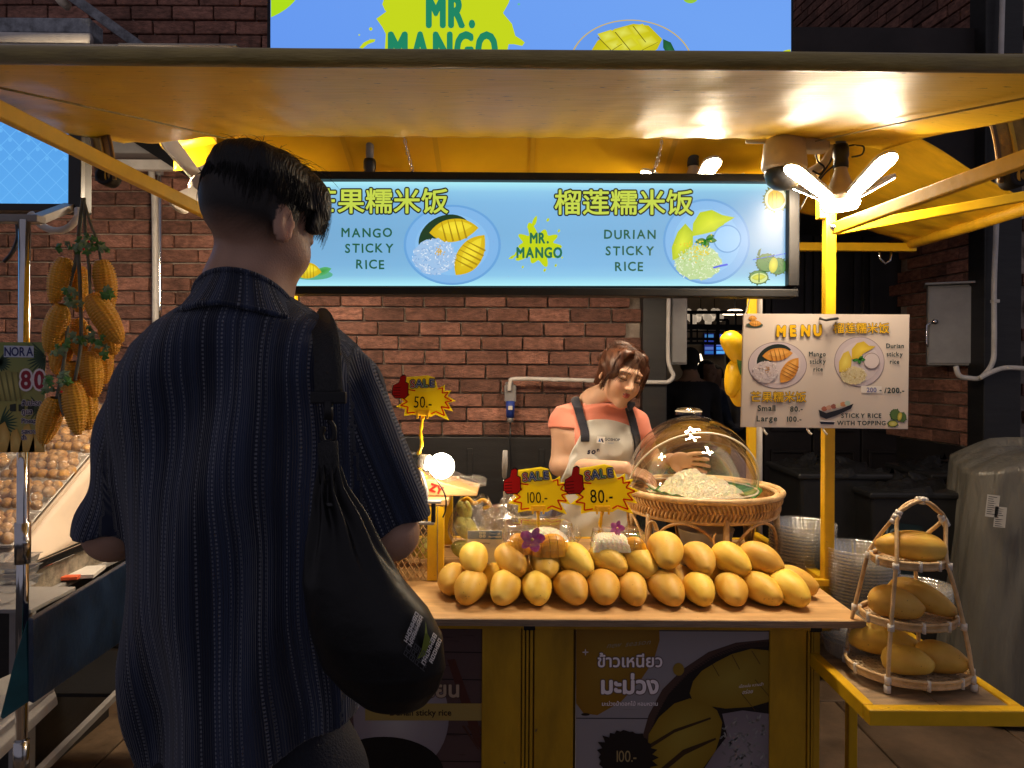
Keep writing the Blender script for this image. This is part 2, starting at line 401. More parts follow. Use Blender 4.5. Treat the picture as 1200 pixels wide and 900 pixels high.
def ell(cx, cy, rx, ry, rot=0, n=32, a0=0, a1=2 * PI):
    c, s = math.cos(rot), math.sin(rot); full = abs(a1 - a0 - 2 * PI) < 1e-6
    return [(cx + rx * math.cos(t) * c - ry * math.sin(t) * s, cy + rx * math.cos(t) * s + ry * math.sin(t) * c)
            for t in [a0 + (a1 - a0) * i / (n if full else n - 1) for i in range(n)]]
def blob(cx, cy, rx, ry, jag=0.2, n=40, seed=0, lobes=7):
    r = random.Random(seed); ph = [r.uniform(0, 6.28) for _ in range(4)]
    out = []
    for i in range(n):
        t = 2 * PI * i / n; k = 1 + jag * (0.6 * math.sin(lobes * t + ph[0]) + 0.4 * math.sin((lobes + 4) * t + ph[1]))
        out.append((cx + rx * k * math.cos(t), cy + ry * k * math.sin(t)))
    return out
def lens(cx, cy, L, W, rot, n=14):
    pts = []
    for i in range(n + 1): t = -1 + 2 * i / n; pts.append((t * L / 2, W / 2 * (1 - abs(t) ** 2.2) * (1 - 0.15 * t)))
    for i in range(n, -1, -1): t = -1 + 2 * i / n; pts.append((t * L / 2, -W / 2 * (1 - abs(t) ** 2.4)))
    c, s = math.cos(rot), math.sin(rot); return [(cx + x * c - y * s, cy + x * s + y * c) for x, y in pts]
def pic_mango(pr, cx, cy, L, W, rot, layer, c1, c2, line, cuts=3, lw=0.02):
    pr.fan(lens(cx, cy, L, W, rot), c1, c2, layer)
    pr.fan(lens(cx + W * 0.05, cy - W * 0.12, L * 0.7, W * 0.5, rot), tuple(min(1, q * 1.18) for q in c1), c1, layer + 1)
    c, s = math.cos(rot), math.sin(rot)
    for i in range(cuts):
        t = -0.55 + 1.1 * (i + 0.5) / cuts; h = W / 2 * (1 - abs(t) ** 2.2) * 0.96; x = t * L / 2; w = L * lw
        q = [(x - w + h * 0.15, h), (x + w + h * 0.15, h), (x + w * 0.4 - h * 0.15, -h), (x - w * 0.4 - h * 0.15, -h)]
        pr.poly([(cx + a * c - b * s, cy + a * s + b * c) for a, b in q], line, layer + 2)
def pic_rice(pr, cx, cy, rx, ry, layer, base, lo, hi, n=90, seed=1, gl=1.8, gw=0.55):
    r = random.Random(seed); pr.poly(blob(cx, cy, rx, ry, 0.07, 36, seed, 9), base, layer)
    for i in range(n):
        a = r.uniform(0, 6.283); q = math.sqrt(r.random()) * 1.02; x = cx + rx * q * math.cos(a); y = cy + ry * q * math.sin(a)
        t = r.random(); col = tuple(lo[j] * (1 - t) + hi[j] * t for j in range(3))
        pr.poly(ell(x, y, gl * r.uniform(0.7, 1.2), gw * r.uniform(0.8, 1.4), r.uniform(0, 3.14), 7), col, layer + 1 + (i % 3) * 0.3)
def burst(cx, cy, rx, ry, n, k, seed, rot=0.0):
    r = random.Random(seed); out = []
    for i in range(2 * n):
        t = rot + PI * i / n; q = (1.0 + r.uniform(-0.12, 0.16)) if i % 2 == 0 else k
        out.append((cx + rx * q * math.cos(t), cy + ry * q * math.sin(t)))
    return out
# ---------------------------------------------------------------- smooth solid modelling for bodies and cloth
import openvdb
class SDF:
    def __init__(s, lo, hi, h):
        s.lo = np.array(lo, float); s.h = h
        s.n = (np.ceil((np.array(hi) - s.lo) / h)).astype(int) + 1
        s.g = np.full(tuple(s.n), 0.2, np.float32); s.T = Matrix.Identity(4)
    def _sub(s, c, rad):
        a = np.maximum(np.floor((c - rad - s.lo) / s.h).astype(int), 0); b = np.minimum(np.ceil((c + rad - s.lo) / s.h).astype(int) + 1, s.n)
        if np.any(b <= a): return None
        sl = tuple(slice(a[i], b[i]) for i in range(3))
        ax = [(s.lo[i] + s.h * np.arange(a[i], b[i])).astype(np.float32) for i in range(3)]
        return sl, np.meshgrid(*ax, indexing='ij', sparse=True)
    def _mix(s, sl, d, k, op):
        g = s.g[sl]
        if op == 'sub':
            d = -d
            if k > 0: h = np.clip(0.5 - 0.5 * (g - d) / k, 0, 1); s.g[sl] = g * (1 - h) + d * h + k * h * (1 - h)
            else: s.g[sl] = np.maximum(g, d)
        else:
            if k > 0: h = np.clip(0.5 + 0.5 * (d - g) / k, 0, 1); s.g[sl] = d * (1 - h) + g * h - k * h * (1 - h)
            else: s.g[sl] = np.minimum(g, d)
    def cone(s, a, b, r1, r2=None, k=0.02, op='add'):
        r2 = r1 if r2 is None else r2; a = np.array(s.T @ Vector(a)); b = np.array(s.T @ Vector(b)); c = (a + b) / 2
        w = s._sub(c, np.abs(a - b) / 2 + max(r1, r2) + k + 3 * s.h + 0.01)
        if w is None: return s
        sl, (X, Y, Z) = w; ba = b - a; L2 = float(ba @ ba)
        t = np.clip(((X - a[0]) * ba[0] + (Y - a[1]) * ba[1] + (Z - a[2]) * ba[2]) / L2, 0, 1)
        d = np.sqrt((X - a[0] - ba[0] * t) ** 2 + (Y - a[1] - ba[1] * t) ** 2 + (Z - a[2] - ba[2] * t) ** 2) - (r1 + (r2 - r1) * t)
        s._mix(sl, d, k, op); return s
    def ell(s, c, r, k=0.02, op='add', R=None):
        c = np.array(s.T @ Vector(c)); r = np.array(r, float)
        w = s._sub(c, np.full(3, r.max()) + k + 3 * s.h + 0.01)
        if w is None: return s
        sl, (X, Y, Z) = w; Rm = s.T.to_3x3()
        if R is not None: Rm = Rm @ R
        Ri = np.array(Rm.inverted()); x, y, z = X - c[0], Y - c[1], Z - c[2]
        q = [Ri[i, 0] * x + Ri[i, 1] * y + Ri[i, 2] * z for i in range(3)]
        k0 = np.sqrt(sum((q[i] / r[i]) ** 2 for i in range(3))) + 1e-9; k1 = np.sqrt(sum((q[i] / r[i] ** 2) ** 2 for i in range(3))) + 1e-9
        s._mix(sl, k0 * (k0 - 1) / k1, k, op); return s
    def column(s, rows, p=2.4, k=0.02, fold=None):
        """rows: (z, cx, cy, a, b) bottom to top"""
        rows = sorted(rows); z = np.array([r[0] for r in rows]); c = np.array([[r[1], r[2]] for r in rows])
        w = s._sub(np.array([c[:, 0].mean(), c[:, 1].mean(), (z[0] + z[-1]) / 2]), np.array([0.5, 0.4, (z[-1] - z[0]) / 2 + k + 0.02]))
        sl, (X, Y, Z) = w; I = lambda j: np.interp(Z, z, [r[j] for r in rows]).astype(np.float32)
        A, B = I(3), I(4); x = X - I(1); y = Y - I(2)
        d = ((np.abs(x / A) ** p + np.abs(y / B) ** p) ** (1 / p) - 1) * np.minimum(A, B)
        d = np.maximum(d, np.maximum(z[0] - Z, Z - z[-1]))
        if fold is not None: d = d + fold(x, y, Z)
        s._mix(sl, d, k, 'add'); return s
    def cutplane(s, p, n):
        """removes the side the normal points to"""
        ax = [(s.lo[i] + s.h * np.arange(s.n[i])).astype(np.float32) for i in range(3)]; X, Y, Z = np.meshgrid(*ax, indexing='ij', sparse=True)
        n = np.array(n, float); n /= np.linalg.norm(n)
        s.g = np.maximum(s.g, ((X - p[0]) * n[0] + (Y - p[1]) * n[1] + (Z - p[2]) * n[2]).astype(np.float32)); return s
    def axes(s):
        ax = [(s.lo[i] + s.h * np.arange(s.n[i])).astype(np.float32) for i in range(3)]; return np.meshgrid(*ax, indexing='ij', sparse=True)
    def mesh(s, g=None):
        g = s.g if g is None else g; g = np.ascontiguousarray(g, dtype=np.float32).copy()
        for ax in range(3):
            i0 = [slice(None)] * 3; i0[ax] = 0; g[tuple(i0)] = np.maximum(g[tuple(i0)], s.h); i0[ax] = -1; g[tuple(i0)] = np.maximum(g[tuple(i0)], s.h)
        gr = openvdb.FloatGrid(0.2); gr.copyFromArray(g)
        pts, q = gr.convertToQuads(0.0)
        return pts * s.h + s.lo, q[:, ::-1]
def sdf_obj(name, V, Q, m, parent, colfn=None, smooth_it=0, uvfn=None, **tags):
    off = origin_of(parent) if parent is not None else Vector((0, 0, 0))
    me = bpy.data.meshes.new(name); nv, nq = len(V), len(Q)
    me.vertices.add(nv); me.vertices.foreach_set('co', (V - np.array(off)).astype(np.float32).ravel())
    me.loops.add(nq * 4); me.loops.foreach_set('vertex_index', Q.astype(np.int32).ravel())
    me.polygons.add(nq); me.polygons.foreach_set('loop_start', np.arange(0, nq * 4, 4, dtype=np.int32))
    me.update(calc_edges=True); me.validate(); me.shade_smooth(); me.materials.append(m)
    if colfn is not None:
        c = np.ones((nv, 4), np.float32); c[:, :3] = colfn(V); a = me.color_attributes.new('Col', 'FLOAT_COLOR', 'POINT'); a.data.foreach_set('color', c.ravel())
    if uvfn is not None:
        u = uvfn(V).astype(np.float32); a = me.attributes.new('cloth_uv', 'FLOAT_VECTOR', 'POINT'); a.data.foreach_set('vector', u.ravel())
    o = bpy.data.objects.new(name, me); COL.objects.link(o)
    if parent is not None: o.parent = parent
    if smooth_it:
        md = o.modifiers.new('smooth', 'SMOOTH'); md.iterations = smooth_it; md.factor = 0.5
    return tag(o, **tags) if tags else o
def head_solid(S, T, k=1.0, ear_detail=True):
    """head facing -Y in its own frame T (origin between the ears)"""
    old = S.T; S.T = T @ Matrix.Scale(1, 4)
    e = lambda c, r, kk=0.02, op='add', R=None: S.ell([q * k for q in c], [q * k for q in r], kk, op, R)
    n = lambda a, b, r1, r2, kk=0.02, op='add': S.cone([q * k for q in a], [q * k for q in b], r1 * k, r2 * k, kk, op)
    e((0, .018, .035), (.074, .093, .082)); e((0, -.028, -.028), (.056, .062, .080), .03); e((0, -.066, -.094), (.020, .017, .016), .03)
    for q in (-1, 1):
        e((q * .034, -.054, -.030), (.024, .026, .028), .03); n((q * .012, -.083, .030), (q * .046, -.070, .026), .010, .009, .015)
        e((q * .031, -.101, .008), (.017, .012, .010), .010, 'sub')
    n((0, -.086, .012), (0, -.106, -.026), .007, .010, .012)
    for q in (-1, 1):
        e((q * .031, -.0765, .007), (.0145, .0125, .0105), .004)
        e((q * .0115, -.098, -.029), (.007, .008, .006), .005)
    e((0, -.0875, -.0525), (.017, .010, .0048), .005); e((0, -.086, -.0605), (.0145, .010, .0055), .005)
    for q in (-1, 1):
        R = Matrix.Rotation(q * 0.35, 3, 'Z') @ Matrix.Rotation(-0.15, 3, 'X')
        e((q * .078, .012, -.002), (.007, .019, .031), .007, 'add', R)
        if ear_detail: e((q * .087, .008, .002), (.007, .010, .019), .004, 'sub', R); e((q * .081, .004, -.006), (.004, .005, .010), .003)
    S.T = old
def hand_solid(S, T, side=1, curl=0.5, k=1.0, spread=0.1):
    """hand frame: wrist at origin, fingers along +X, palm facing -Z, thumb towards side*Y"""
    old = S.T; S.T = T
    S.ell((.042 * k, 0, 0), (.046 * k, .038 * k, .014 * k), .012)
    fl = [.066, .076, .071, .056]
    for i in range(4):
        y = side * (.028 - .0185 * i) * k; a0 = side * (spread * (1.5 - i) / 1.5)
        p = Vector((.075 * k, y, .002)); ang = 0.0; r = (.0092 - .0006 * (i == 3)) * k
        for seg, ln in enumerate((.42, .32, .26)):
            ang += curl * (0.5 if seg == 0 else 0.8)
            d = Vector((math.cos(ang) * math.cos(a0), math.sin(a0), -math.sin(ang))) * fl[i] * ln * k * 1.05
            S.cone(p, p + d, r, r * 0.9, .004); p = p + d; r *= 0.9
    p = Vector((.018 * k, side * .026 * k, -.006)); q = p + Vector((.032, side * .026, -.012)) * k; w = q + Vector((.030, side * .008, -.008)) * k
    S.cone(p, q, .013 * k, .010 * k, .010); S.cone(q, w, .010 * k, .0085 * k, .004)
    S.T = old
# ================================================================= SETTING
# ---- floor: one dark sheet and large stone tiles near the right of the cart
WY = 3.8
fl = MB().box((0, 3.2, -0.03), (11, 12, 0.05)).build('floor', mat('floor_grout', (0.035, 0.026, 0.02), 0.8, var=0.3, vscale=20), kind='structure', label='dark paved floor of the market lane around the cart')
tile_m = mat('stone_tile', (0.20, 0.135, 0.085), 0.42, var=0.5, vscale=5, bump=0.25, bscale=25, objrand=0.15, rvar=0.12)
tm = MB().box((0, 0, 0), (0.592, 0.592, 0.012)).mesh('floor_tile', tile_m)
for i in range(-4, 6):
    for j in range(0, 7):
        if 0 <= j and (i > 0 or j < 5):
            o = inst('floor_tile', tm, fl, (0.32 + i * 0.6 + 0.06 * j, 0.5 + j * 0.6, 0.001 + random.uniform(0, 0.0015)), (0, 0, 0))
            md = o.modifiers.new('bevel', 'BEVEL'); md.width = 0.003; md.segments = 1

# ---- brick walls
def brick_mesh(seed, L=0.21, H=0.066, D=0.03):
    r = random.Random(seed); bm = bmesh.new(); bmesh.ops.create_cube(bm, size=1)
    for v in bm.verts: v.co = Vector((v.co.x * L + r.uniform(-.002, .002), v.co.y * D + r.uniform(-.0015, .0015), v.co.z * H + r.uniform(-.0012, .0012)))
    bmesh.ops.bevel(bm, geom=bm.edges[:], offset=0.003, segments=1, affect='EDGES')
    me = bpy.data.meshes.new('brick'); bm.to_mesh(me); bm.free(); me.materials.append(M['brick']); return me
BR = [brick_mesh(i) for i in range(5)]
def brick_wall(root, A, B, z0, z1, name_rest, visible, limit=300, open_fn=None):
    """bricks from A to B (xy), outward normal to the right-hand rule; biggest in view are parts, the rest one piece"""
    A = Vector(A); B = Vector(B); d = (B - A); L = d.length; d.normalize(); ang = math.atan2(d.y, d.x); n = Vector((d.y, -d.x))
    rest = MB(); cand = []; rows = int((z1 - z0) / 0.0758)
    for r in range(rows):
        z = z0 + 0.0379 + r * 0.0758; o = (0.11 if r % 2 else 0) + 0.02 * math.sin(r * 1.7)
        k = -1
        while True:
            x = o + k * 0.22 + 0.11; k += 1
            if x > L - 0.02: break
            if x < 0.02: continue
            hw = 0.105
            lo, hi = max(0, x - hw), min(L, x + hw)
            if hi - lo < 0.04: continue
            c = A + d * (lo + hi) / 2
            if open_fn and open_fn((lo + hi) / 2, z): continue
            px = 600 + c.x / c.y * FPX; py = HOR - (z - CAMZ) / c.y * FPX
            cand.append((0 if visible(px, py) else 1, c.y, len(cand), c, z, (hi - lo) / 0.21))
    cand.sort(key=lambda q: q[:3])
    for i, (vis, _, _, c, z, sx) in enumerate(cand):
        p = c + n * random.uniform(0.002, 0.006)
        if i < limit and vis == 0:
            inst('brick', BR[random.randrange(5)], root, (p.x, p.y, z + random.uniform(-.001, .001)), (0, 0, ang + random.uniform(-.006, .006)), (sx, 1, 1))
        else:
            R = Matrix.Rotation(ang, 3, 'Z'); rest.box((p.x, p.y, z), (0.21 * sx, 0.03, 0.066), R)
    if rest.f: rest.build(name_rest, M['brick'], root, kind='stuff')
bw = thing('brick_wall', 'red brick wall with black dado panel behind the mango cart', 'wall'); bw['kind'] = 'structure'
DZ = 1.127
MB().box((-1.95, WY + 0.10, 2.2), (5.28, 0.18, 4.4)).build('mortar_bed', M['mortar'], bw)
dd = MB().box((-1.95, WY - 0.012, DZ / 2), (5.28, 0.035, DZ)).build('dado_panel', M['black_wood'], bw, bevel=0.004)
for k in range(14): MB().box((-4.4 + k * 0.38, WY - 0.032, DZ / 2 - 0.02), (0.03, 0.008, DZ - 0.08)).build('dado_batten', M['black_wood'], bw, bevel=0.002)
brick_wall(bw, (-4.55, WY), (0.688, WY), DZ + 0.006, 4.3, 'brick_courses',
           lambda px, py: (-25 < px < 262 and 170 < py < 515) or (330 < px < 765 and 330 < py < 515) or (-25 < px < 330 and -8 < py < 60))
rw = thing('brick_wall', 'dark brick side wall with electric box at right edge', 'wall'); rw['kind'] = 'structure'
RA, RB = Vector((2.10, 8.0)), Vector((2.593, 3.9)); rd = (RB - RA); RL = rd.length; rdn = rd.normalized()
def rwp(t, out=0.0): c = RA + rdn * t; return Vector((c.x + rdn.y * out * 1, c.y - rdn.x * out, 0))
OPEN_T = RL - 0.72
def wall_slab(t0, t1, z0, z1, off=0.09, th=0.16):
    a = RA + rdn * t0; b = RA + rdn * t1; nn = Vector((rdn.y, -rdn.x))
    return MB().bar(Vector((*(a - nn * off), (z0 + z1) / 2)), Vector((*(b - nn * off), (z0 + z1) / 2)), th, z1 - z0)
wall_slab(OPEN_T, RL, 0, 6.4).build('mortar_bed', M['mortar'], rw)
wall_slab(0, OPEN_T, 2.62, 6.4).build('mortar_bed', M['mortar'], rw)
wall_slab(OPEN_T, RL, 0, 1.06, off=-0.002, th=0.03).build('dado_panel', M['black_wood'], rw)
brick_wall(rw, RA, RB, 1.066, 6.3, 'brick_courses', lambda px, py: (1040 < px < 1160 and 250 < py < 520) or (930 < px < 1185 and -10 < py < 70),
           open_fn=lambda t, z: t < OPEN_T and z < 2.66)
fw = thing('brick_wall', 'narrow strip of brick wall right of the black column', 'wall'); fw['kind'] = 'structure'
MB().box((3.3, 4.04, 2.2), (0.98, 0.18, 4.4)).build('mortar_bed', M['mortar'], fw)
brick_wall(fw, (2.81, 3.94), (3.79, 3.94), 0.9, 4.3, 'brick_courses', lambda px, py: px < 1225 and 240 < py < 560)
# ---- black steel columns
def column_(px0, px1, d, dep, label):
    a = P(px0, HOR, d).x; b = P(px1, HOR, d).x; r = thing('steel_column', label, 'column', ((a + b) / 2, d, 0))
    MB().box(((a + b) / 2, d + dep / 2, 2.2), (b - a, dep, 4.4)).build('shaft', M['black_wood'], r, bevel=0.006)
    MB().box(((a + b) / 2, d + dep / 2, 0.04), (b - a + 0.05, dep + 0.05, 0.08)).build('base_plate', M['black_metal'], r, bevel=0.004)
column_(753, 782, 3.72, 0.25, 'black column at the right end of the brick wall behind the vendor')
column_(1153, 1197, 3.82, 0.14, 'broad black column right of the electric box')
# ---- electric boxes
def elec_box(name, label, c, size, ang, handle):
    r = thing(name, label, 'electric box', c); R = Matrix.Rotation(ang, 3, 'Z'); x, y, z = size; c = Vector(c)
    MB().box(c, size, R).build('cabinet', M['grey_metal'], r, bevel=0.006)
    MB().box(c + R @ Vector((-0.01 * x, -y / 2 - 0.006, 0)), (x * 0.93, 0.012, z * 0.95), R).build('door', M['grey_metal'], r, bevel=0.004)
    MB().box(c + R @ Vector((0, -0.02, z / 2 + 0.008)), (x * 1.12, y * 1.3, 0.012), R).build('rain_lip', M['grey_metal'], r, bevel=0.003)
    if handle:
        h = MB(); h.cyl(c + R @ Vector((-x * 0.36, -y / 2 - 0.01, 0.02)), c + R @ Vector((-x * 0.36, -y / 2 - 0.035, 0.02)), 0.014, 14)
        h.tube([c + R @ Vector(q) for q in ((-x * 0.40, -y / 2 - 0.02, 0.02), (-x * 0.52, -y / 2 - 0.03, 0.0), (-x * 0.52, -y / 2 - 0.03, -0.10), (-x * 0.49, -y / 2 - 0.03, -0.12))], 0.005, 8)
        h.build('handle', M['chrome'], r, smooth=True)
cR = P(1122, 382, 4.05)
elec_box('electric_cabinet', 'grey metal electric cabinet with chrome handle on the right brick wall', (cR.x - 0.03, cR.y, cR.z), (0.25, 0.16, 0.45), math.radians(-28), True)
cL = P(791, 382, 3.86)
elec_box('electric_cabinet', 'grey electric cabinet beside the black column behind the vendor', (cL.x + 0.005, cL.y, cL.z), (0.085, 0.16, 0.42), 0, False)
# ---- conduits
def pipe(name, label, pts, r, m, d, k=5, clips=()):
    W = [P(x, y, d) for x, y in pts]; W = spline(W, k)
    root = thing(name, label, 'conduit', W[0])
    MB().tube(W, r, 12).build('pipe', m, root, smooth=True)
    for x, y in clips:
        c = P(x, y, d); MB().box(c, (0.035, 0.03, 0.018)).build('clip', m, root, bevel=0.003)
pipe('conduit', 'white plastic conduit running along the bricks behind the vendor', [(597, 458), (598, 448), (605, 444), (660, 445), (720, 447), (772, 448), (784, 447), (789, 440), (786, 433), (783, 420), (783, 380), (784, 340)], 0.011, M['pvc'], 3.70, 6, [(650, 445), (690, 446)])
pipe('conduit', 'grey white conduit rising past the black column at right', [(1120, 429), (1124, 440), (1135, 443), (1150, 442), (1163, 425), (1165, 400), (1165, 330), (1168, 250), (1172, 100), (1175, -10)], 0.013, M['pvc'], 3.78, 6, [(1166, 353)])
pipe('conduit', 'short grey conduit bending right from under the cabinet', [(1148, 443), (1162, 436), (1180, 431), (1215, 433)], 0.013, M['pvc'], 3.76, 6, [(1183, 431)])
pipe('conduit', 'white conduit standing on the left brick wall, left of its pair', [(182, 380), (182, 300), (181, 230), (178, 212), (178, 196), (184, 180), (160, 160), (120, 140)], 0.016, M['pvc'], 3.70, 6)
pipe('conduit', 'bright metal conduit beside the white one on the left wall', [(187, 380), (187, 300), (187, 215), (187, 180)], 0.013, M['chrome'], 3.72, 3)
MB().cyl(P(187, 205, 3.71), P(187, 172, 3.71), 0.02, 14).build('conduit_sleeve', M['pvc_grey'], None, smooth=True, label='grey sleeve on top of the bright metal conduit on the left wall', category='conduit')
# ---- blue wall plug
r = thing('wall_plug', 'grey socket with blue plug hanging on the bricks', 'plug', P(597, 470, 3.75))
MB().box(P(598, 461, 3.745), (0.062, 0.07, 0.09)).build('socket', M['pvc_grey'], r, bevel=0.008)
MB().box(P(597, 453, 3.745), (0.045, 0.06, 0.05)).build('socket_cap', M['pvc_grey'], r, bevel=0.008)
MB().cyl(P(598, 470, 3.72), P(598, 489, 3.72), 0.024, 16, 0.021).build('plug', M['blue_plastic'], r, smooth=True)
MB().cyl(P(598, 488, 3.72), P(598, 495, 3.72), 0.017, 16).build('plug_collar', M['pvc_grey'], r, smooth=True)
MB().box(P(598, 478, 3.69), (0.022, 0.004, 0.02)).build('plug_label', M['white_plastic'], r)
MB().tube([P(598, 494, 3.72), P(598, 520, 3.72), P(599, 560, 3.74), P(598, 640, 3.74)], 0.0045, 8).build('cable', M['black_plastic'], r, smooth=True)
# ---- grey soffit panel and white strip at the left, above the bricks
r = thing('wall_soffit', 'grey panel with a white trim strip above the left brick wall', 'panel', P(170, 170, 3.5))
a = P(95, 150, 3.55); b = P(262, 182, 3.55)
MB().box(((a.x + b.x) / 2, 3.6, (a.z + b.z) / 2), (b.x - a.x, 0.16, a.z - b.z)).build('panel', M['grey_metal'], r, bevel=0.004)
a = P(128, 181, 3.5); b = P(268, 203, 3.5)
MB().box(((a.x + b.x) / 2, 3.53, P(190, 192, 3.5).z), (b.x - a.x, 0.04, 0.05)).build('trim_strip', M['pvc'], r, bevel=0.004)
MB().bar(P(142, 148, 3.45), P(232, 206, 3.4), 0.045, 0.06).build('dark_brace', M['black_metal'], r)
# ---- top left: tube-light housing and peeling steel brace
r = thing('tube_light_housing', 'grey peeling tube light housing at the upper left', 'light fixture', P(50, 40, 2.6))
MB().box(P(36, 36, 2.6), (0.48, 0.09, 0.055)).build('housing', mat('peeling_grey_paint', (0.30, 0.32, 0.36), 0.6, var=0.6, vscale=28, bump=0.5, bscale=50), r, bevel=0.005)
MB().cyl(P(-60, 44, 2.53), P(106, 46, 2.53), 0.02, 14).build('tube', M['pvc'], r, smooth=True)
MB().bar(P(78, -8, 2.7), P(175, 62, 2.7), 0.035, 0.035).build('steel_brace', mat('peeling_steel', (0.24, 0.25, 0.28), 0.55, var=0.7, vscale=25, bump=0.5, bscale=60), None,
    label='diagonal steel brace with peeling grey paint at the upper left', category='brace')
MB().tube([P(66, -6, 2.72), P(72, 2, 2.72), P(80, 8, 2.72)], 0.016, 12).build('flexible_conduit', M['cream_plastic'], None, smooth=True, label='short cream flexible conduit end at the top left', category='conduit')

# ---- dim room seen through the doorway
ir = thing('restaurant_room', 'dim restaurant interior seen through the doorway behind the vendor', 'room', (1.9, 6.2, 0)); ir['kind'] = 'structure'
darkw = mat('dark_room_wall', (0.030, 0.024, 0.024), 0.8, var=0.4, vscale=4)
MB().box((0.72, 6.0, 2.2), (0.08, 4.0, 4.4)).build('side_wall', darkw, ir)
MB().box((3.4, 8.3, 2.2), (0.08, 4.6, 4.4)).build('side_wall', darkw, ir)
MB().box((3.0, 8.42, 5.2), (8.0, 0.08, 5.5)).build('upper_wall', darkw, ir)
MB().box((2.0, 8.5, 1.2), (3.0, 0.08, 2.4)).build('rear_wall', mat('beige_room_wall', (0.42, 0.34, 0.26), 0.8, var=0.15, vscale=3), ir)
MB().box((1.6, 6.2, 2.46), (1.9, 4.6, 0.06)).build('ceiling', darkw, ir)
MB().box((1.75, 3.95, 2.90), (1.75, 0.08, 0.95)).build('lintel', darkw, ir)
# dark panelled door leaves right of the opening
r = thing('panelled_door', 'dark panelled folding door behind the menu board', 'door', (2.1, 4.9, 0))
dm = mat('dark_door', (0.022, 0.017, 0.018), 0.5, var=0.4, vscale=4, bump=0.1)
for k in range(3):
    x = 1.93 + k * 0.34
    MB().box((x, 5.0, 1.22), (0.325, 0.05, 2.44)).build('door_leaf', dm, r, bevel=0.004)
    for z, h in ((0.55, 0.75), (1.35, 0.55), (2.02, 0.6)):
        f = MB()
        for sx in (-1, 1): f.box((x + sx * 0.115, 4.965, z), (0.02, 0.025, h))
        for sz in (-1, 1): f.box((x, 4.965, z + sz * h / 2), (0.25, 0.025, 0.02))
        f.build('panel_moulding', dm, r, bevel=0.003)
# shelving frame
r = thing('hanging_shelf', 'black hanging metal shelf frame inside the restaurant', 'shelf', P(840, 385, 6.6))
D6 = 6.6
for (x0, y0, x1, y1, w) in ((798, 383, 900, 384, .05), (798, 397, 880, 398, .025), (798, 402, 880, 403, .025), (798, 388.5, 850, 389, .012), (841, 366, 841, 403, .03), (852, 375, 852, 440, .035), (810, 366, 810, 403, .02),
                            (817, 383, 817, 402, .012), (829, 383, 829, 402, .012), (862, 366, 862, 403, .016), (838, 375, 853, 375, .02), (798, 366, 900, 366, .03)):
    MB().bar(P(x0, y0, D6), P(x1, y1, D6), w, w).build('bar', M['black_metal'], r)
for i, (x, y, sx, sy, l) in enumerate(((803, 373, .06, .07, 'left cluster of pale hanging glass shades in the restaurant'), (821, 373, .075, .065, 'middle cluster of pale hanging glass shades in the restaurant'), (837, 372, .06, .06, 'right cluster of pale hanging glass shades in the restaurant'))):
    r = thing('glass_shade', l, 'lamp shade', P(x, y, 6.9)); c = P(x, y, 6.9)
    pm = emis('pale_shade', (1, 0.78, 0.55), 0.32)
    for q in range(7):
        a = q * 0.9; MB().ball(c + Vector((math.cos(a) * sx, math.sin(a) * 0.03, math.sin(a * 1.7) * sy * 0.8)), (0.034, 0.03, 0.042), 10, 7).build('globe', pm, r, smooth=True)
    MB().cyl(c + Vector((0, 0, 0.02)), c + Vector((0, 0, 2.43 - c.z)), 0.004, 6).build('rod', M['black_metal'], r)
r = thing('ceiling_lamp', 'pale round ceiling lamp inside the restaurant', 'lamp', P(861, 363, 7.2))
MB().lathe([(0, .03), (.05, .028), (.12, 0.0), (.13, -.02), (0, -.02)], 24, P(861, 366, 7.2)).build('shade', emis('ceiling_lamp', (1, 0.75, 0.5), 6.0), r, smooth=True)
MB().cyl(P(861, 366, 7.2), (P(861, 366, 7.2).x, 7.2, 2.43), 0.008, 8).build('stem', M['black_metal'], r)
r = thing('table_lamp', 'white table lamp glowing inside the restaurant', 'lamp', P(816, 432, 7.3))
MB().lathe([(.045, .09), (.085, -.03)], 20, P(816, 425, 7.3)).build('shade', emis('lamp_shade', (1, 0.8, 0.55), 2.2), r, smooth=True, solid=0.003)
MB().cyl(P(816, 436, 7.3), P(816, 425, 7.3), 0.012, 8).build('stem', M['steel'], r)
MB().box((2.35, 7.4, 0.62), (1.5, 0.45, 1.24)).build('bar_counter', darkw, None, label='dark bar counter at the back of the restaurant', category='counter', bevel=0.01)
for i, (x0, x1, l) in enumerate(((825, 837, 'left blue menu screen on the restaurant wall'), (838.5, 850, 'right blue menu screen on the restaurant wall'))):
    d = 8.3; a = P(x0, 390, d); b = P(x1, 416, d); r = thing('menu_screen', l, 'screen', ((a.x + b.x) / 2, d, (a.z + b.z) / 2), 'blue menu screens in the restaurant')
    MB().box(((a.x + b.x) / 2, d + .03, (a.z + b.z) / 2), (b.x - a.x, 0.04, a.z - b.z)).build('casing', M['black_plastic'], r)
    pr = Print(); rr = random.Random(i + 3); pr.poly([(x0 + .5, 391), (x1 - .5, 391), (x1 - .5, 415.5), (x0 + .5, 415.5)], lin(30, 40, 110), 2)
    for q in range(5):
        y = 392 + q * 4.8; c = [lin(90, 170, 235), lin(60, 90, 220), lin(60, 60, 150), lin(120, 150, 240), lin(60, 140, 235)][(q + i) % 5]
        pr.poly([(x0 + 1, y), (x1 - 1, y), (x1 - 1, y + 3.4), (x0 + 1, y + 3.4)], tuple(v * (1.0 if i else 0.5) for v in c), 5)
    pr.build('display', PxPlane(d), M['print_lit'], r)
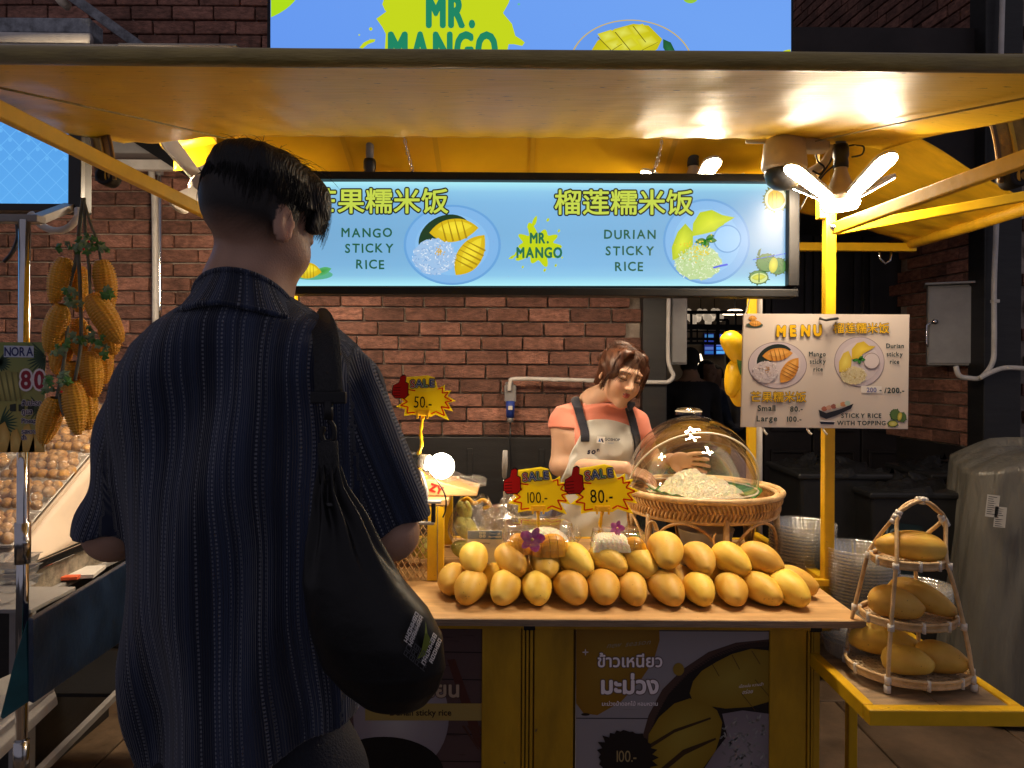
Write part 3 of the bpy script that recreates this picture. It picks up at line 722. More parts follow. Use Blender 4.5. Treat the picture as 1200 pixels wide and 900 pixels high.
def far_person(px, py, d, head, col, label, hair=(0.01, 0.008, 0.008), yaw=0.0, h=0.014):
    c = P(px, py, d); S = SDF((c.x - .34, d - .3, c.z - .75), (c.x + .34, d + .3, c.z + .2), h)
    T = Matrix.Translation(c) @ Matrix.Rotation(yaw, 4, 'Z'); head_solid(S, T, 1.0, False)
    Tt = lambda *q: T @ Vector(q)
    S.cone(Tt(0, .02, -.05), Tt(0, .03, -.17), .055, .06, .02); S.cone(Tt(-.14, .03, -.22), Tt(.14, .03, -.22), .065, .065, .05)
    S.cone(Tt(0, .03, -.28), Tt(0, .03, -.62), .15, .15, .06)
    for q in (-1, 1):
        S.cone(Tt(q * .18, .03, -.22), Tt(q * .23, -.02, -.48), .05, .042, .04); S.cone(Tt(q * .23, -.02, -.48), Tt(q * .12, -.24, -.52), .04, .03, .02)
        S.ell(Tt(q * .10, -.27, -.52), (.04, .05, .025), .02)
    V, Q = S.mesh(); iv = np.array(T.inverted())
    def cf(V):
        l = V @ iv[:3, :3].T + iv[:3, 3]; c_ = np.tile(np.array((0.30, 0.17, 0.11)), (len(V), 1))
        c_[l[:, 2] < -.15] = col; hm = (l[:, 2] > -.06) & ((l[:, 1] > -.02) | (l[:, 2] > .07)); c_[hm] = hair; return c_
    body = sdf_obj('person', V, Q, attr_mat('far_person', 0, 0.8), None, cf, 1, label=label, category='person')
    # legs and stool-height seat below
    return body
far_person(808, 424, 5.6, 1, (0.012, 0.012, 0.016), 'person in black with back turned, standing nearest inside the restaurant', yaw=PI)
far_person(829, 436, 6.6, 1, (0.02, 0.03, 0.06), 'person in dark blue sitting in the middle of the restaurant group', yaw=0.4)
far_person(838, 441, 7.0, 1, (0.16, 0.15, 0.15), 'person in grey top sitting right of the restaurant group', yaw=-0.4)
# ---- black waste bins and bundle right of the cart
def bin_(px, d, w, h, label, sign=False):
    x = P(px, HOR, d).x; r = thing('waste_bin', label, 'waste bin', (x, d, 0))
    bm = MB(); t = w / 2; b = w / 2 * 0.82
    V = [(x + i * b, d + j * b, 0.06) for i, j in ((-1, -1), (1, -1), (1, 1), (-1, 1))] + [(x + i * t, d + j * t, h) for i, j in ((-1, -1), (1, -1), (1, 1), (-1, 1))]
    bm.add(V, [(3, 2, 1, 0), (0, 1, 5, 4), (1, 2, 6, 5), (2, 3, 7, 6), (3, 0, 4, 7)]); bm.build('bin_body', M['black_plastic'], r, bevel=0.015)
    MB().box((x, d, h + 0.015), (w * 1.06, w * 1.06, 0.03)).build('rim', M['black_plastic'], r, bevel=0.01)
    for q in (-1, 1): MB().cyl((x + q * b * .8, d + b, 0.07), (x + q * b * .8 + 0.04 * q, d + b, 0.07), 0.07, 14).build('wheel', M['black_plastic'], r, smooth=True)
    def bagf(u, v):
        a = u * 2 * PI; rr = t * (1.0 - 0.75 * v) * (1 + .10 * math.sin(3 * a + px) + .05 * math.sin(8 * a + 6 * v))
        return Vector((x + rr * math.cos(a), d + rr * math.sin(a), h + 0.02 + 0.055 * v ** 0.5 + 0.016 * math.sin(4 * a + 2 + px) * v + .008 * math.sin(13 * a + 9 * v) + .010 * math.sin(6 * v * (2 + math.sin(2 * a)))))
    MB().grid(bagf, 40, 8).disc((x, d, h + .072), t * .27, 12).build('bin_bag', mat('black_bag_film', (0.010, 0.010, 0.011), 0.42, spec=0.25, bump=1.0, bscale=30), r, smooth=True)
    if sign:
        s = thing
        pr = Print(); pl = Frame2((x - w * .36, d - t - 0.005, h - 0.10), (1, 0, 0), (0, 0, -1), 0.01)
        pr.poly([(0, 0), (16, 2), (16, 26), (0, 24)], lin(22, 40, 44), 1); pr.text('JOOD', 8, 8.6, 5.2, lin(120, 135, 135), 2, bold=0.02, rot=0.12)
        for q in range(4): pr.poly([(2 + q * 3.4, 12), (4 + q * 3.4, 12.4), (4.6 + q * 3.0, 20), (2.8 + q * 3.2, 20)], lin(70, 85, 88), 2)
        pr.build('printed_sign', pl, M['print'], r)
bin_(968, 3.55, 0.42, 0.98, 'black waste bin standing left, just behind the yellow pole')
bin_(1050, 3.42, 0.46, 0.92, 'black waste bin with a JOOD sign behind the tiered stand', True)
bin_(1112, 3.75, 0.42, 0.95, 'black waste bin half hidden behind the grey bundle')
# wrapped bundle
r = thing('wrapped_bundle', 'tall bundle wrapped in wrinkled grey plastic sheet at right edge', 'bundle', (2.25, 3.15, 0))
def bund(u, v):
    a = u * 2 * PI; rx, ry = 0.37, 0.24; p = 3.0
    ca, sa = math.cos(a), math.sin(a); k = (abs(ca) ** p + abs(sa) ** p) ** (-1 / p)
    top = min(1.0, (1 - v) / 0.10) ** 0.5 if v > 0.90 else 1.0
    w = 0.010 * math.sin(5 * a + 4 * v) * (.4 + v) + 0.004 * math.sin(17 * a - 6 * v + 2 * math.sin(5 * v)) + 0.003 * abs(math.sin(29 * a + 13 * v + 2 * math.sin(7 * v)))
    lean = 0.10 * v
    return Vector((2.27 + lean + (rx * (1.0 - .06 * v) * ca * k + w * ca) * top, 3.17 + (ry * sa * k + w * sa) * top, 0.03 + 1.13 * min(1, v * 1.03) + 0.025 * math.sin(3 * a + 1) * v + 0.02 * (1 - top) * math.sin(11 * a)))
MB().grid(bund, 160, 60).build('plastic_sheet', mat('grey_plastic_sheet', (0.125, 0.118, 0.103), 0.34, var=0.25, vscale=5, bump=1.0, bscale=9, stretch=(3.5, 3.5, 0.6)), r, smooth=True)
for i, (x, y, w, h, a) in enumerate(((1163, 593, 15, 26, .12), (1172, 606, 14, 24, .1))):
    pr = Print(); rr = random.Random(i); c, s = math.cos(a), math.sin(a); R = lambda u, v: (x + u * c - v * s, y + u * s + v * c)
    pr.poly([R(-w / 2, -h / 2), R(w / 2, -h / 2), R(w / 2, h / 2), R(-w / 2, h / 2)], lin(200, 195, 185), 1)
    for q in range(9):
        yy = -h / 2 + 2 + q * 2.5; pr.poly([R(-w / 2 + 1.5, yy), R(-w / 2 + 1.5 + rr.uniform(3, w - 3), yy), R(-w / 2 + 1.5 + rr.uniform(3, w - 3), yy + .9), R(-w / 2 + 1.5, yy + .9)], lin(70, 70, 70), 2)
    pr.build('shipping_label', PxPlane(2.86), M['print'], r)
# ================================================================= ROOF, SIGNS, LAMPS
# vinyl: glossy, weathered; streaks run along the span
def vinyl(name, col, rough, metal=0.0):
    m, t, b = nt(name); N = t.nodes; L = t.links
    setp(b, Base_Color=(*col, 1), Roughness=rough); b.inputs['Specular IOR Level'].default_value = 0.20
    b.inputs['Coat Weight'].default_value = 0.0; b.inputs['Coat Roughness'].default_value = 0.22
    tc = N.new('ShaderNodeTexCoord'); mp = N.new('ShaderNodeMapping'); mp.inputs['Scale'].default_value = (2.5, 22, 22); L.new(tc.outputs['Object'], mp.inputs[0])
    n = N.new('ShaderNodeTexNoise'); n.inputs['Scale'].default_value = 4; n.inputs['Detail'].default_value = 8; L.new(mp.outputs[0], n.inputs['Vector'])
    n3 = N.new('ShaderNodeTexNoise'); n3.inputs['Scale'].default_value = 2.2; n3.inputs['Detail'].default_value = 3; L.new(tc.outputs['Object'], n3.inputs['Vector'])
    bp = N.new('ShaderNodeBump'); bp.inputs['Strength'].default_value = 0.22; bp.inputs['Distance'].default_value = 0.003; L.new(n.outputs[0], bp.inputs['Height'])
    b2 = N.new('ShaderNodeBump'); b2.inputs['Strength'].default_value = 0.5; b2.inputs['Distance'].default_value = 0.03; L.new(n3.outputs[0], b2.inputs['Height']); L.new(bp.outputs[0], b2.inputs['Normal'])
    L.new(b2.outputs[0], b.inputs['Normal']); L.new(b2.outputs[0], b.inputs['Coat Normal'])
    r = N.new('ShaderNodeValToRGB'); L.new(n.outputs[0], r.inputs[0]); r.color_ramp.elements[0].color = (*[c * 0.90 for c in col], 1); r.color_ramp.elements[1].color = (*col, 1)
    r.color_ramp.elements[0].position = 0.3; r.color_ramp.elements[1].position = 0.6
    # sparse dark specks of dirt
    v = N.new('ShaderNodeTexNoise'); v.inputs['Scale'].default_value = 70; mp2 = N.new('ShaderNodeMapping'); mp2.inputs['Scale'].default_value = (.5, 2, 2); L.new(tc.outputs['Object'], mp2.inputs[0]); L.new(mp2.outputs[0], v.inputs['Vector'])
    vr = N.new('ShaderNodeValToRGB'); vr.color_ramp.elements[0].position = 0.27; vr.color_ramp.elements[0].color = (0.25, 0.2, 0.12, 1); vr.color_ramp.elements[1].position = 0.31; vr.color_ramp.elements[1].color = (1, 1, 1, 1); L.new(v.outputs[0], vr.inputs[0])
    mu = N.new('ShaderNodeMixRGB'); mu.blend_type = 'MULTIPLY'; mu.inputs[0].default_value = 1; L.new(r.outputs[0], mu.inputs[1]); L.new(vr.outputs[0], mu.inputs[2]); L.new(mu.outputs[0], b.inputs['Base Color'])
    return m
M['awning'] = vinyl('awning_vinyl', (0.82, 0.50, 0.022), 0.42)
M['roof_vinyl'] = mat('roof_vinyl', (0.86, 0.50, 0.006), 0.5, var=0.12, vscale=3, bump=0.1, bscale=20)
aw = thing('front_awning', 'weathered yellow vinyl awning stretched over the front of the cart', 'awning', (0, 1.6, 2.1))
YF, YB, ZF, ZB = 1.05, 2.12, 1.965, 2.185
XL, XR = -1.16, 1.10
def awf(u, v):
    e = min(u, 1 - u); sag = -0.012 * math.sin(PI * v) * (1 - 0.7 * (1 - min(1, e * 4)))
    x = XL + (XR - XL) * u; y = YF + (YB - YF) * v
    # the cloth is folded down over a stay near each end
    fold = max(0, 1 - e / 0.15)
    z = ZF + (ZB - ZF) * v + sag - 0.030 * fold * v + 0.005 * math.sin(26 * x + 9 * y) * fold + 0.002 * math.sin(60 * x) * v
    return Vector((x, y, z))
MB().grid(awf, 160, 40).build('canopy_cloth', M['awning'], aw, smooth=True, solid=0.002)
lip = mat('awning_lip', (0.36, 0.27, 0.075), 0.5, var=0.35, vscale=9, bump=0.3, bscale=60, stretch=(1, 6, 6), coat=0.2)
a = P(-60, 63.5, YF); b = P(1290, 76, YF)
MB().tube([a, a.lerp(b, .3) + Vector((0, 0, -.001)), a.lerp(b, .7) + Vector((0, 0, .001)), b], 0.0135, 20).build('front_hem_roll', lip, aw, smooth=True)
st = MB()
for k in range(400):
    x = -0.95 + 0.0048 * k; st.box((x, YB - 0.003, ZB - 0.0035), (0.0032, 0.0012, 0.0012))
st.build('stitching', mat('stitch_thread', (0.7, 0.55, 0.3), 0.8), aw, kind='stuff')
for x in (-0.83, 0.86):
    MB().tube([(x, YB, ZB - .016), (x * 1.02, 1.6, 2.055), (x * 1.1, 1.2, 1.975)], 0.0022, 6).build('seam_cord', lip, aw, smooth=True)
# support arms
def arm(name, a, b, label, w=0.022, h=0.034):
    r = thing(name, label, 'awning arm', a); MB().bar(a, b, w, h).build('tube', M['yellow_paint'], r, bevel=0.003)
    for q in (0.02, 0.985):
        c = Vector(a).lerp(Vector(b), q); MB().cyl(c + Vector((-w * .9, 0, 0)), c + Vector((w * .9, 0, 0)), 0.008, 10).build('bolt', M['steel'], r, smooth=True)
arm('awning_support', P(247, 252, 2.10), P(-40, 110, 1.30), 'yellow steel awning arm crossing in front of the blue screen')
arm('awning_support', P(978, 268, 2.08), P(1250, 168, 1.35), 'yellow awning arm running up from the right pole, nearest of the pair')
arm('awning_support', P(980, 270, 2.14), P(1290, 214, 1.95), 'lower yellow awning arm running right under the side flap', .02, .028)
# striped sleeve straps hanging from the awning ends
def strap(cx, cy, d, lab, mir=1):
    r = thing('awning_strap', lab, 'strap', P(cx, cy, d))
    st_ = mat('striped_webbing', (0.45, 0.25, 0.04), 0.6, var=0.3, vscale=30, bump=0.4, bscale=200)
    w = 0.034 if mir > 0 else 0.04; c0 = P(cx, cy, d)
    def sf(u, v):
        return c0 + Vector(((u - .5) * w * 2 + mir * 0.025 * v * v + mir * 0.012 * math.sin(3 * v), 0.012 * math.cos(u * PI), -0.165 * v))
    MB().grid(sf, 12, 24).build('webbing', st_, r, smooth=True, solid=0.004)
    for q in (-0.5, 0, 0.5):
        MB().grid(lambda u, v: sf(.5 + q * .9 + (u - .5) * .12, v) + Vector((0, -0.0045 - .002, 0)), 2, 24).build('stripe', mat('brown_stripe', (0.16, 0.09, 0.035), 0.7) if q else mat('gold_stripe', (0.75, 0.42, 0.03), 0.6), r, smooth=True, solid=0.001)
    e = sf(.5, 1.0) + Vector((0, 0, .012))
    MB().lathe([(.026, -.03), (.026, .012), (.018, .014), (.014, .008), (.006, .006), (0, .006)], 20, e, Matrix.Rotation(PI / 2, 3, 'X')).build('roller_end', M['black_metal'], r, smooth=True)
strap(114, 142, 1.98, 'striped webbing strap with a roller end hanging left of the head', 1)
strap(1178, 130, 1.66, 'striped webbing strap curving down at the upper right corner', 1)
# main roof behind: slopes from the ridge down to the back rail
rf = thing('main_roof', 'bright yellow vinyl main roof of the cart above the light box', 'roof', (0, 2.5, 2.3))
def rff(u, v):
    x = -1.02 + 2.04 * u; y = 2.15 + 0.95 * v
    return Vector((x, y, 2.425 - 0.385 * v + 0.004 * math.sin(9 * x) * math.sin(PI * v) - 0.012 * math.sin(PI * v)))
MB().grid(rff, 60, 20).build('canopy_cloth', M['roof_vinyl'], rf, smooth=True, solid=0.002)
seam = mat('roof_seam', (0.70, 0.40, 0.01), 0.5)
for x in (-0.60, -0.28, 0.06, 0.55):
    MB().grid(lambda u, v: rff((x + .018 * u + 1.02) / 2.04, v) + Vector((0, 0, -0.004)), 2, 20).build('seam', seam, rf, smooth=True)
MB().bar((-1.02, 2.14, 2.405), (1.02, 2.14, 2.405), 0.03, 0.03).build('ridge_bar', M['yellow_paint'], rf, bevel=0.002)
MB().bar((-1.0, 3.1, 2.03), (1.75, 3.1, 2.03), 0.03, 0.035).build('back_bar', M['yellow_paint'], rf, bevel=0.002)
for x in (-1.0, 0.98): MB().bar((x, 2.15, 2.385), (x, 3.08, 2.01), 0.025, 0.03).build('side_bar', M['yellow_paint'], rf, bevel=0.002)
for x in (-.87, .93): MB().bar((x, 2.14, 1.95), (x, 2.14, 2.39), 0.03, 0.03).build('king_post', M['yellow_paint'], rf, bevel=0.002)
MB().tube([P(1030, 292, 3.1), P(1031, 303, 3.1), P(1037, 309, 3.1), P(1043, 305, 3.1), P(1045, 292, 3.1)], 0.005, 8).build('chain_loop', M['steel'], rf, smooth=True)
# side flap to the right
sf_ = thing('side_awning', 'yellow fabric side flap stretched out on the right of the cart', 'awning', (1.4, 2.6, 2.2))
def sff(u, v):
    a = Vector((0.96, 2.33, 2.46)).lerp(Vector((1.728, 2.37, 2.052)), u); b = Vector((0.96, 3.1, 2.27)).lerp(Vector((1.728, 3.1, 2.052)), u)
    p = a.lerp(b, v); p.z += -0.018 * math.sin(PI * u) * math.sin(PI * v) + 0.006 * math.sin(14 * u + 6 * v) * math.sin(PI * u) + 0.004 * math.sin(20 * v + 9 * u * v)
    return p
fab = mat('side_flap_fabric', (0.78, 0.44, 0.012), 0.55, var=0.22, vscale=5, bump=0.35, bscale=16, stretch=(1, 3, 1))
MB().grid(sff, 40, 40).build('canopy_cloth', fab, sf_, smooth=True, solid=0.002)
MB().tube([(1.728, 2.33, 2.045), (1.73, 2.7, 2.043), (1.728, 3.12, 2.045)], 0.022, 16).build('edge_roll', fab, sf_, smooth=True)
# rolled flap on the left with its open roll end
r = thing('rolled_flap', 'rolled yellow side flap with an open roll end, left of the head', 'awning', P(215, 172, 2.6))
c = P(196, 166, 2.45); e = P(300, 150, 2.95)
MB().tube([c, e], 0.032, 20, cap=False).build('roll_cloth', M['yellow_paint'], r, smooth=True, solid=0.004)
MB().tube([c + Vector((0, .03, 0)), e], 0.024, 16).build('roll_core', M['black_metal'], r, smooth=True)
MB().tube([c + Vector((-.004, -.005, 0)), c + Vector((0.02, .1, -.01))], 0.014, 14).build('roll_tube', M['yellow_paint'], r, smooth=True)
MB().grid(lambda u, v: P(204 + 60 * u, 160 + 8 * math.sin(3 * u) + (40 - 26 * u) * v, 2.47 + .35 * u), 14, 8).build('hanging_cloth', M['yellow_paint'], r, smooth=True, solid=0.003)

# ---------------------------------------------------------------- lit signs
GRN = lin(28, 90, 60); LIME = lin(196, 214, 20); DY = lin(225, 185, 30)
# lower light box
D = 2.25
lb = thing('light_box_sign', 'hanging light box reading MANGO STICKY RICE and DURIAN STICKY RICE', 'sign', P(631, 272, D))
def pxbox(x0, y0, x1, y1, d, dep):
    a = P(x0, y0, d); b = P(x1, y1, d); return (((a.x + b.x) / 2, d + dep / 2, (a.z + b.z) / 2), (abs(b.x - a.x), dep, abs(a.z - b.z)))
for (x0, y0, x1, y1, nm) in ((322, 200, 938, 213, 'frame_rail'), (322, 335, 936, 348, 'frame_rail'), (322, 213, 333, 335, 'frame_stile'), (925, 213, 937, 335, 'frame_stile')):
    MB().box(*pxbox(x0, y0, x1, y1, D, 0.075)).build(nm, M['black_metal'], lb, bevel=0.003)
MB().box(*pxbox(326, 206, 932, 342, D + 0.04, 0.03)).build('back_panel', M['black_metal'], lb)
pl = PxPlane(D + 0.03); pr = Print()
# face panel: glow along its top and bottom edges painted into the emissive colours
nx, ny = 24, 10
for i in range(nx):
    for j in range(ny):
        def cf(x, y):
            t = abs(y - 0.5) * 2; e = t ** 7; w = 0.5 + 0.5 * math.sin(x * 7.0 + 1.0)
            base = np.array(lin(132, 190, 234)) * (1 - .10 * w) * (0.9 + 0.1 * t); return tuple(base * (1 - e) + np.array(lin(175, 240, 250)) * e)
        q = [(i / nx, j / ny), ((i + 1) / nx, j / ny), ((i + 1) / nx, (j + 1) / ny), (i / nx, (j + 1) / ny)]
        pr.poly([(333 + 592 * u, 213 + 122 * v) for u, v in q], None, 0, [cf(u, v) for u, v in q])
CG = lin(198, 215, 78); BK = lin(28, 26, 30)
def cjk(s, cx, cy, h, col=CG, oc=BK, layer=12, bold=0.018, out=0.055, sx=1.06):
    pr.text(s, cx, cy, h, col, layer, bold=bold, outline=out, oc=oc, sx=sx)
cjk('芒果糯米饭', 445, 247.5, 22.5); cjk('榴莲糯米饭', 731, 249.0, 22.5)
for w, x, y in (('MANGO', 430, 278), ('STICKY', 433, 296), ('RICE', 434, 315), ('DURIAN', 738, 280), ('STICKY', 738, 299), ('RICE', 737, 317.5)):
    pr.text(w, x, y, 10.8, lin(32, 92, 66), 8, bold=0.022, gap=0.16, jit=0.035, sx=0.96)
# plates
def plate(cx, cy, rx, ry, c0, c1, c2, lay):
    pr.poly(ell(cx, cy, rx, ry, 0, 56), c0, lay); pr.poly(ell(cx, cy, rx * .95, ry * .95, 0, 56), c1, lay + .4); pr.poly(ell(cx, cy, rx * .76, ry * .76, 0, 56), c2, lay + .8)
YEL = lin(236, 214, 50); YE2 = lin(214, 178, 20); YLN = lin(172, 140, 20)
plate(530, 287, 57, 47, lin(104, 164, 220), lin(128, 182, 232), lin(138, 192, 238), 1)
pr.poly([(x, y) for x, y in ell(522, 279, 33, 26, -0.5, 20, PI * .85, PI * 1.95)], lin(28, 60, 36), 3)
pic_mango(pr, 532, 270, 58, 27, -0.10, 4, YEL, YE2, YLN, 4); pic_mango(pr, 551, 299, 58, 29, -0.95, 5, YEL, YE2, YLN, 5)
pic_rice(pr, 509, 301, 25, 21, 5, lin(160, 195, 232), lin(120, 165, 215), lin(230, 240, 250), 220, 4)
for i in range(26): pr.poly(ell(515 + random.gauss(0, 3.5), 295 + random.gauss(0, 3), 1.2, .6, random.random() * 3, 6), lin(214, 170, 40), 8)
plate(828, 283, 51, 50, lin(104, 164, 220), lin(132, 186, 234), lin(142, 196, 240), 1)
pr.fan([(811, 277), (812, 262), (820, 249), (834, 246), (846, 252), (861, 255), (849, 262), (842, 270), (826, 274)], lin(222, 232, 40), lin(186, 206, 20), 4)
pr.fan([(788, 305), (787, 290), (794, 272), (803, 262), (812, 272), (812, 287), (802, 297), (793, 303)], lin(226, 236, 60), lin(178, 198, 20), 4)
pic_rice(pr, 818, 308, 27, 20, 3.4, lin(186, 214, 150), lin(170, 200, 120), lin(236, 244, 220), 240, 9)
for i in range(60): pr.poly(ell(816 + random.gauss(0, 9), 293 + random.gauss(0, 6), 1.4, .8, random.random() * 3, 6), lin(226, 206, 40), 8)
pr.poly(ell(852, 280, 16.5, 16.5, 0, 32), lin(96, 158, 218), 5); pr.poly(ell(852, 280, 15, 15, 0, 32), lin(150, 202, 244), 6)
for a, l in ((0.1, 13), (-0.5, 11), (2.9, 13), (1.4, 10), (2.2, 9)): pr.fan(lens(827 + math.cos(a) * l * .5, 281 + math.sin(a) * l * .5, l, 6.2, a), lin(60, 150, 40), lin(28, 100, 30), 7)
# splash logos
def splash(pr, cx, cy, s, lay=2, drops=True):
    rr = random.Random(5); pts = []
    sp = [1, .72, .95, .66, 1.1, .70, .9, .62, 1.2, .66, .86, .7, 1.05, .68, 1.3, .64, .92, .7, 1.0, .66]
    n = len(sp)
    for i in range(n * 4):
        t = 2 * PI * i / (n * 4); f = (i % 4) / 4; a, b = sp[i // 4], sp[(i // 4 + 1) % n]; k = a + (b - a) * (0.5 - 0.5 * math.cos(PI * f))
        pts.append((cx + 30 * s * k * math.cos(t), cy + 25 * s * k * math.sin(t)))
    pr.poly(pts, LIME, lay)
    if drops:
        for x, y, r_ in ((-28, 9, 2.0), (-33, 14, 1.2), (-12, -26, 2.2), (12, -34, 1.6), (26, -20, 1.4), (8, 30, 1.5), (22, 24, 1.3), (-20, 26, 1.2), (30, 14, 1.0)):
            pr.poly(ell(cx + x * s, cy + y * s, r_ * s, r_ * s * 1.5, .5, 10), LIME, lay)
        pr.poly(lens(cx - 5 * s, cy - 32 * s, 16 * s, 5 * s, -1.2), LIME, lay); pr.poly(lens(cx - 33 * s, cy + 13 * s, 12 * s, 3 * s, -.5), LIME, lay)
splash(pr, 631, 289, 0.92)
pr.text('MR.', 632, 285, 12.4, lin(30, 110, 78), 8, bold=0.04, gap=0.10, sx=0.74); pr.text('MANGO', 632, 302, 12.4, lin(30, 110, 78), 8, bold=0.04, gap=0.10, sx=0.76)
# corner fruit pictures
pr.poly(ell(366, 322, 24, 6, 0, 24), lin(90, 176, 140), 1.5); pr.fan(lens(378, 318, 22, 9, -.3), lin(60, 150, 60), lin(90, 180, 110), 2)
pic_mango(pr, 360, 317, 34, 19, .12, 3, YEL, YE2, YLN, 5, .014); pic_mango(pr, 356, 303, 18, 13, -.4, 2.4, lin(190, 220, 120), YE2, YLN, 3)
pr.poly(burst(909, 233.5, 15.4, 16, 26, .88, 3), lin(96, 110, 30), 2); pr.poly(ell(909, 233.5, 12.8, 13.6), lin(236, 236, 200), 3); pr.fan(blob(909, 234, 10, 11, .08, 24, 4, 3), lin(250, 216, 40), lin(220, 170, 10), 4)
for a in (-3, 2): pr.poly([(907 + a, 226), (908.2 + a, 226), (909.6 + a, 243), (908.4 + a, 243)], lin(200, 150, 10), 7)
DG = lin(60, 130, 60); DG2 = lin(40, 96, 44)
for (cx, cy, rx, ry) in ((898, 308, 13, 12), (911, 312, 12, 11), (889, 325, 12.5, 9)):
    pr.poly(burst(cx, cy, rx, ry, 22, .9, 8), DG2, 3); pr.poly(ell(cx, cy, rx * .82, ry * .82), DG, 4)
    for q in range(22): pr.poly(ell(cx + random.uniform(-.7, .7) * rx, cy + random.uniform(-.6, .6) * ry, .9, .5, .5, 5), DG2, 5)
pr.fan(ell(906, 311, 5, 9, .15), lin(232, 226, 60), lin(190, 190, 40), 6); pr.poly(ell(889, 326, 10, 6, -.1), lin(200, 220, 140), 6); pr.fan(lens(889, 325, 17, 7, -.1), lin(226, 226, 60), lin(180, 190, 30), 7)
pr.poly([(888.6, 320), (889.6, 320), (889.8, 331), (888.4, 331)], DG2, 10)
pr.poly([(889, 293), (892, 291), (890, 301), (887, 299)], DG2, 3)
for q in range(5): pr.poly([(882 + q * 9, 304 - q * 1.7), (890 + q * 9, 302.4 - q * 1.7), (890 + q * 9, 303.2 - q * 1.7), (882 + q * 9, 305 - q * 1.7)], lin(40, 70, 225), 9)
pr.poly([(835, 313), (842, 311), (852, 309), (853, 311), (843, 313), (836, 315)], lin(50, 80, 225), 9.5)
pr.build('printed_face', pl, M['print_lit'], lb)
def chain(pts, d, label, r_=0.0065, n=9):
    W = [P(x, y, d) for x, y in pts]; root = thing('hanging_chain', label, 'chain', W[0]); W = spline(W, 8)
    L_ = sum((W[i + 1] - W[i]).length for i in range(len(W) - 1)); k = max(3, int(L_ / 0.0135)); me = None
    for i in range(k):
        t = (i + .5) / k * (len(W) - 1); j = int(t); p = W[j].lerp(W[min(j + 1, len(W) - 1)], t - j)
        if me is None:
            ring = MB().tube([Vector((r_ * .62 * math.cos(a), 0, r_ * 1.35 * math.sin(a))) for a in [2 * PI * q / 10 for q in range(10)]], 0.0014, 6, closed=True)
            me = ring.mesh('link', M['steel'], smooth=True)
        o = inst('link', me, root, p - root.location, (random.uniform(-.2, .2), random.uniform(-.35, .35), (PI / 2 if i % 2 else 0) + .5))
chain([(472, 150), (476, 172), (481, 190), (484, 202)], 2.27, 'rusty steel chain holding the light box, left of the two')
chain([(777, 150), (774, 175), (768, 195), (764, 205)], 2.27, 'steel chain holding the light box above the durian lettering')
# upper light box, standing on the roof ridge
D2 = 2.18
ub = thing('roof_sign', 'large backlit blue sign with MR. MANGO lettering on top of the cart', 'sign', P(622, 20, D2))
x0, x1, y0, y1 = 317, 927, -196, 74
MB().box(*pxbox(x0 - 3, y0 - 3, x1 + 3, y1 + 3, D2 + 0.012, 0.09)).build('cabinet', M['black_metal'], ub, bevel=0.004)
for x in (360, 884): MB().box(*pxbox(x - 4, y1, x + 4, y1 + 12, D2 + .03, .04)).build('bracket', M['black_metal'], ub)
pr = Print(); U = lin(106, 156, 240); pr.poly([(x0, y0), (x1, y0), (x1, y1), (x0, y1)], None, 0, [U, U, lin(112, 164, 243), lin(100, 152, 240)])
pl = PxPlane(D2 + 0.004)
pr.poly(blob(525, -18, 76, 70, .08, 60, 3, 9), LIME, 1)
pr.poly([(441, 22), (452, 14), (462, 2), (470, -12), (600, -30), (586, 0), (590, 16), (600, 28), (604, 42), (612, 47), (615, 50), (612, 54), (602, 52), (596, 52), (594, 64), (470, 74), (450, 74), (452, 40), (448, 32)], LIME, 1.4)
pr.poly([(421, 56), (426, 50), (434, 46), (440, 46), (439, 49), (431, 52), (425, 57)], LIME, 1); pr.poly(ell(434.5, 34, 2, 2), LIME, 1); pr.poly(ell(421, 41, 1, 1), LIME, 1); pr.poly(ell(608, 5, 1.5, 1.2), lin(100, 190, 160), 1)
TG = lin(24, 132, 96)
pr.text('MR.', 528, 31, 37, TG, 3, bold=0.045, gap=0.13, sx=0.60); pr.text('MANGO', 519, 74, 37, TG, 3, bold=0.045, gap=0.10, sx=0.60)
pr.poly(clipx(ell(306, -3, 48, 26, -.35, 40), x0 + .5), lin(172, 220, 16), 1)
pr.poly(ell(809, -3, 9, 7), lin(150, 200, 60), 1)
# plate with cut mango (continues behind the hem)
for k, col in ((1.0, lin(196, 176, 110)), (.975, lin(102, 154, 236))): pr.poly(ell(740, 78, 73 * k, 55 * k, .03, 60), col, 1 + (k < 1) * .5)
pr.fan([(684, 74), (700, 48), (720, 34), (742, 28), (760, 30), (776, 46), (770, 58), (756, 66), (730, 74)], lin(220, 218, 40), lin(196, 186, 10), 3)
for (a, b, c_, d_) in ((700, 40, 716, 35), (718, 36, 734, 31), (737, 32, 753, 28), (700, 60, 716, 55), (722, 52, 740, 44), (745, 46, 764, 42), (708, 50, 724, 46)):
    pr.fan([(a, b), (c_, d_), (c_ + 8, d_ + 9), (a + 7, b + 11)], lin(226, 226, 90), lin(208, 200, 30), 5)
for (a, b, c_, d_) in ((700, 44, 718, 62), (720, 38, 740, 62), (741, 31, 756, 50), (706, 66, 728, 52), (722, 74, 770, 50)):
    pr.poly([(a, b), (a + 1.4, b), (c_ + 1.2, d_), (c_, d_)], lin(110, 100, 10), 7)
pr.fan([(777, 46), (786, 50), (791, 60), (790, 70), (783, 66), (777, 56)], lin(40, 110, 60), lin(26, 84, 44), 4); pr.poly(clipx(ell(927, 65, 13, 7, 0, 20, PI, 2 * PI), x1 - .5, False), LIME, 1.2)
pr.build('printed_face', pl, M['print_lit'], ub)

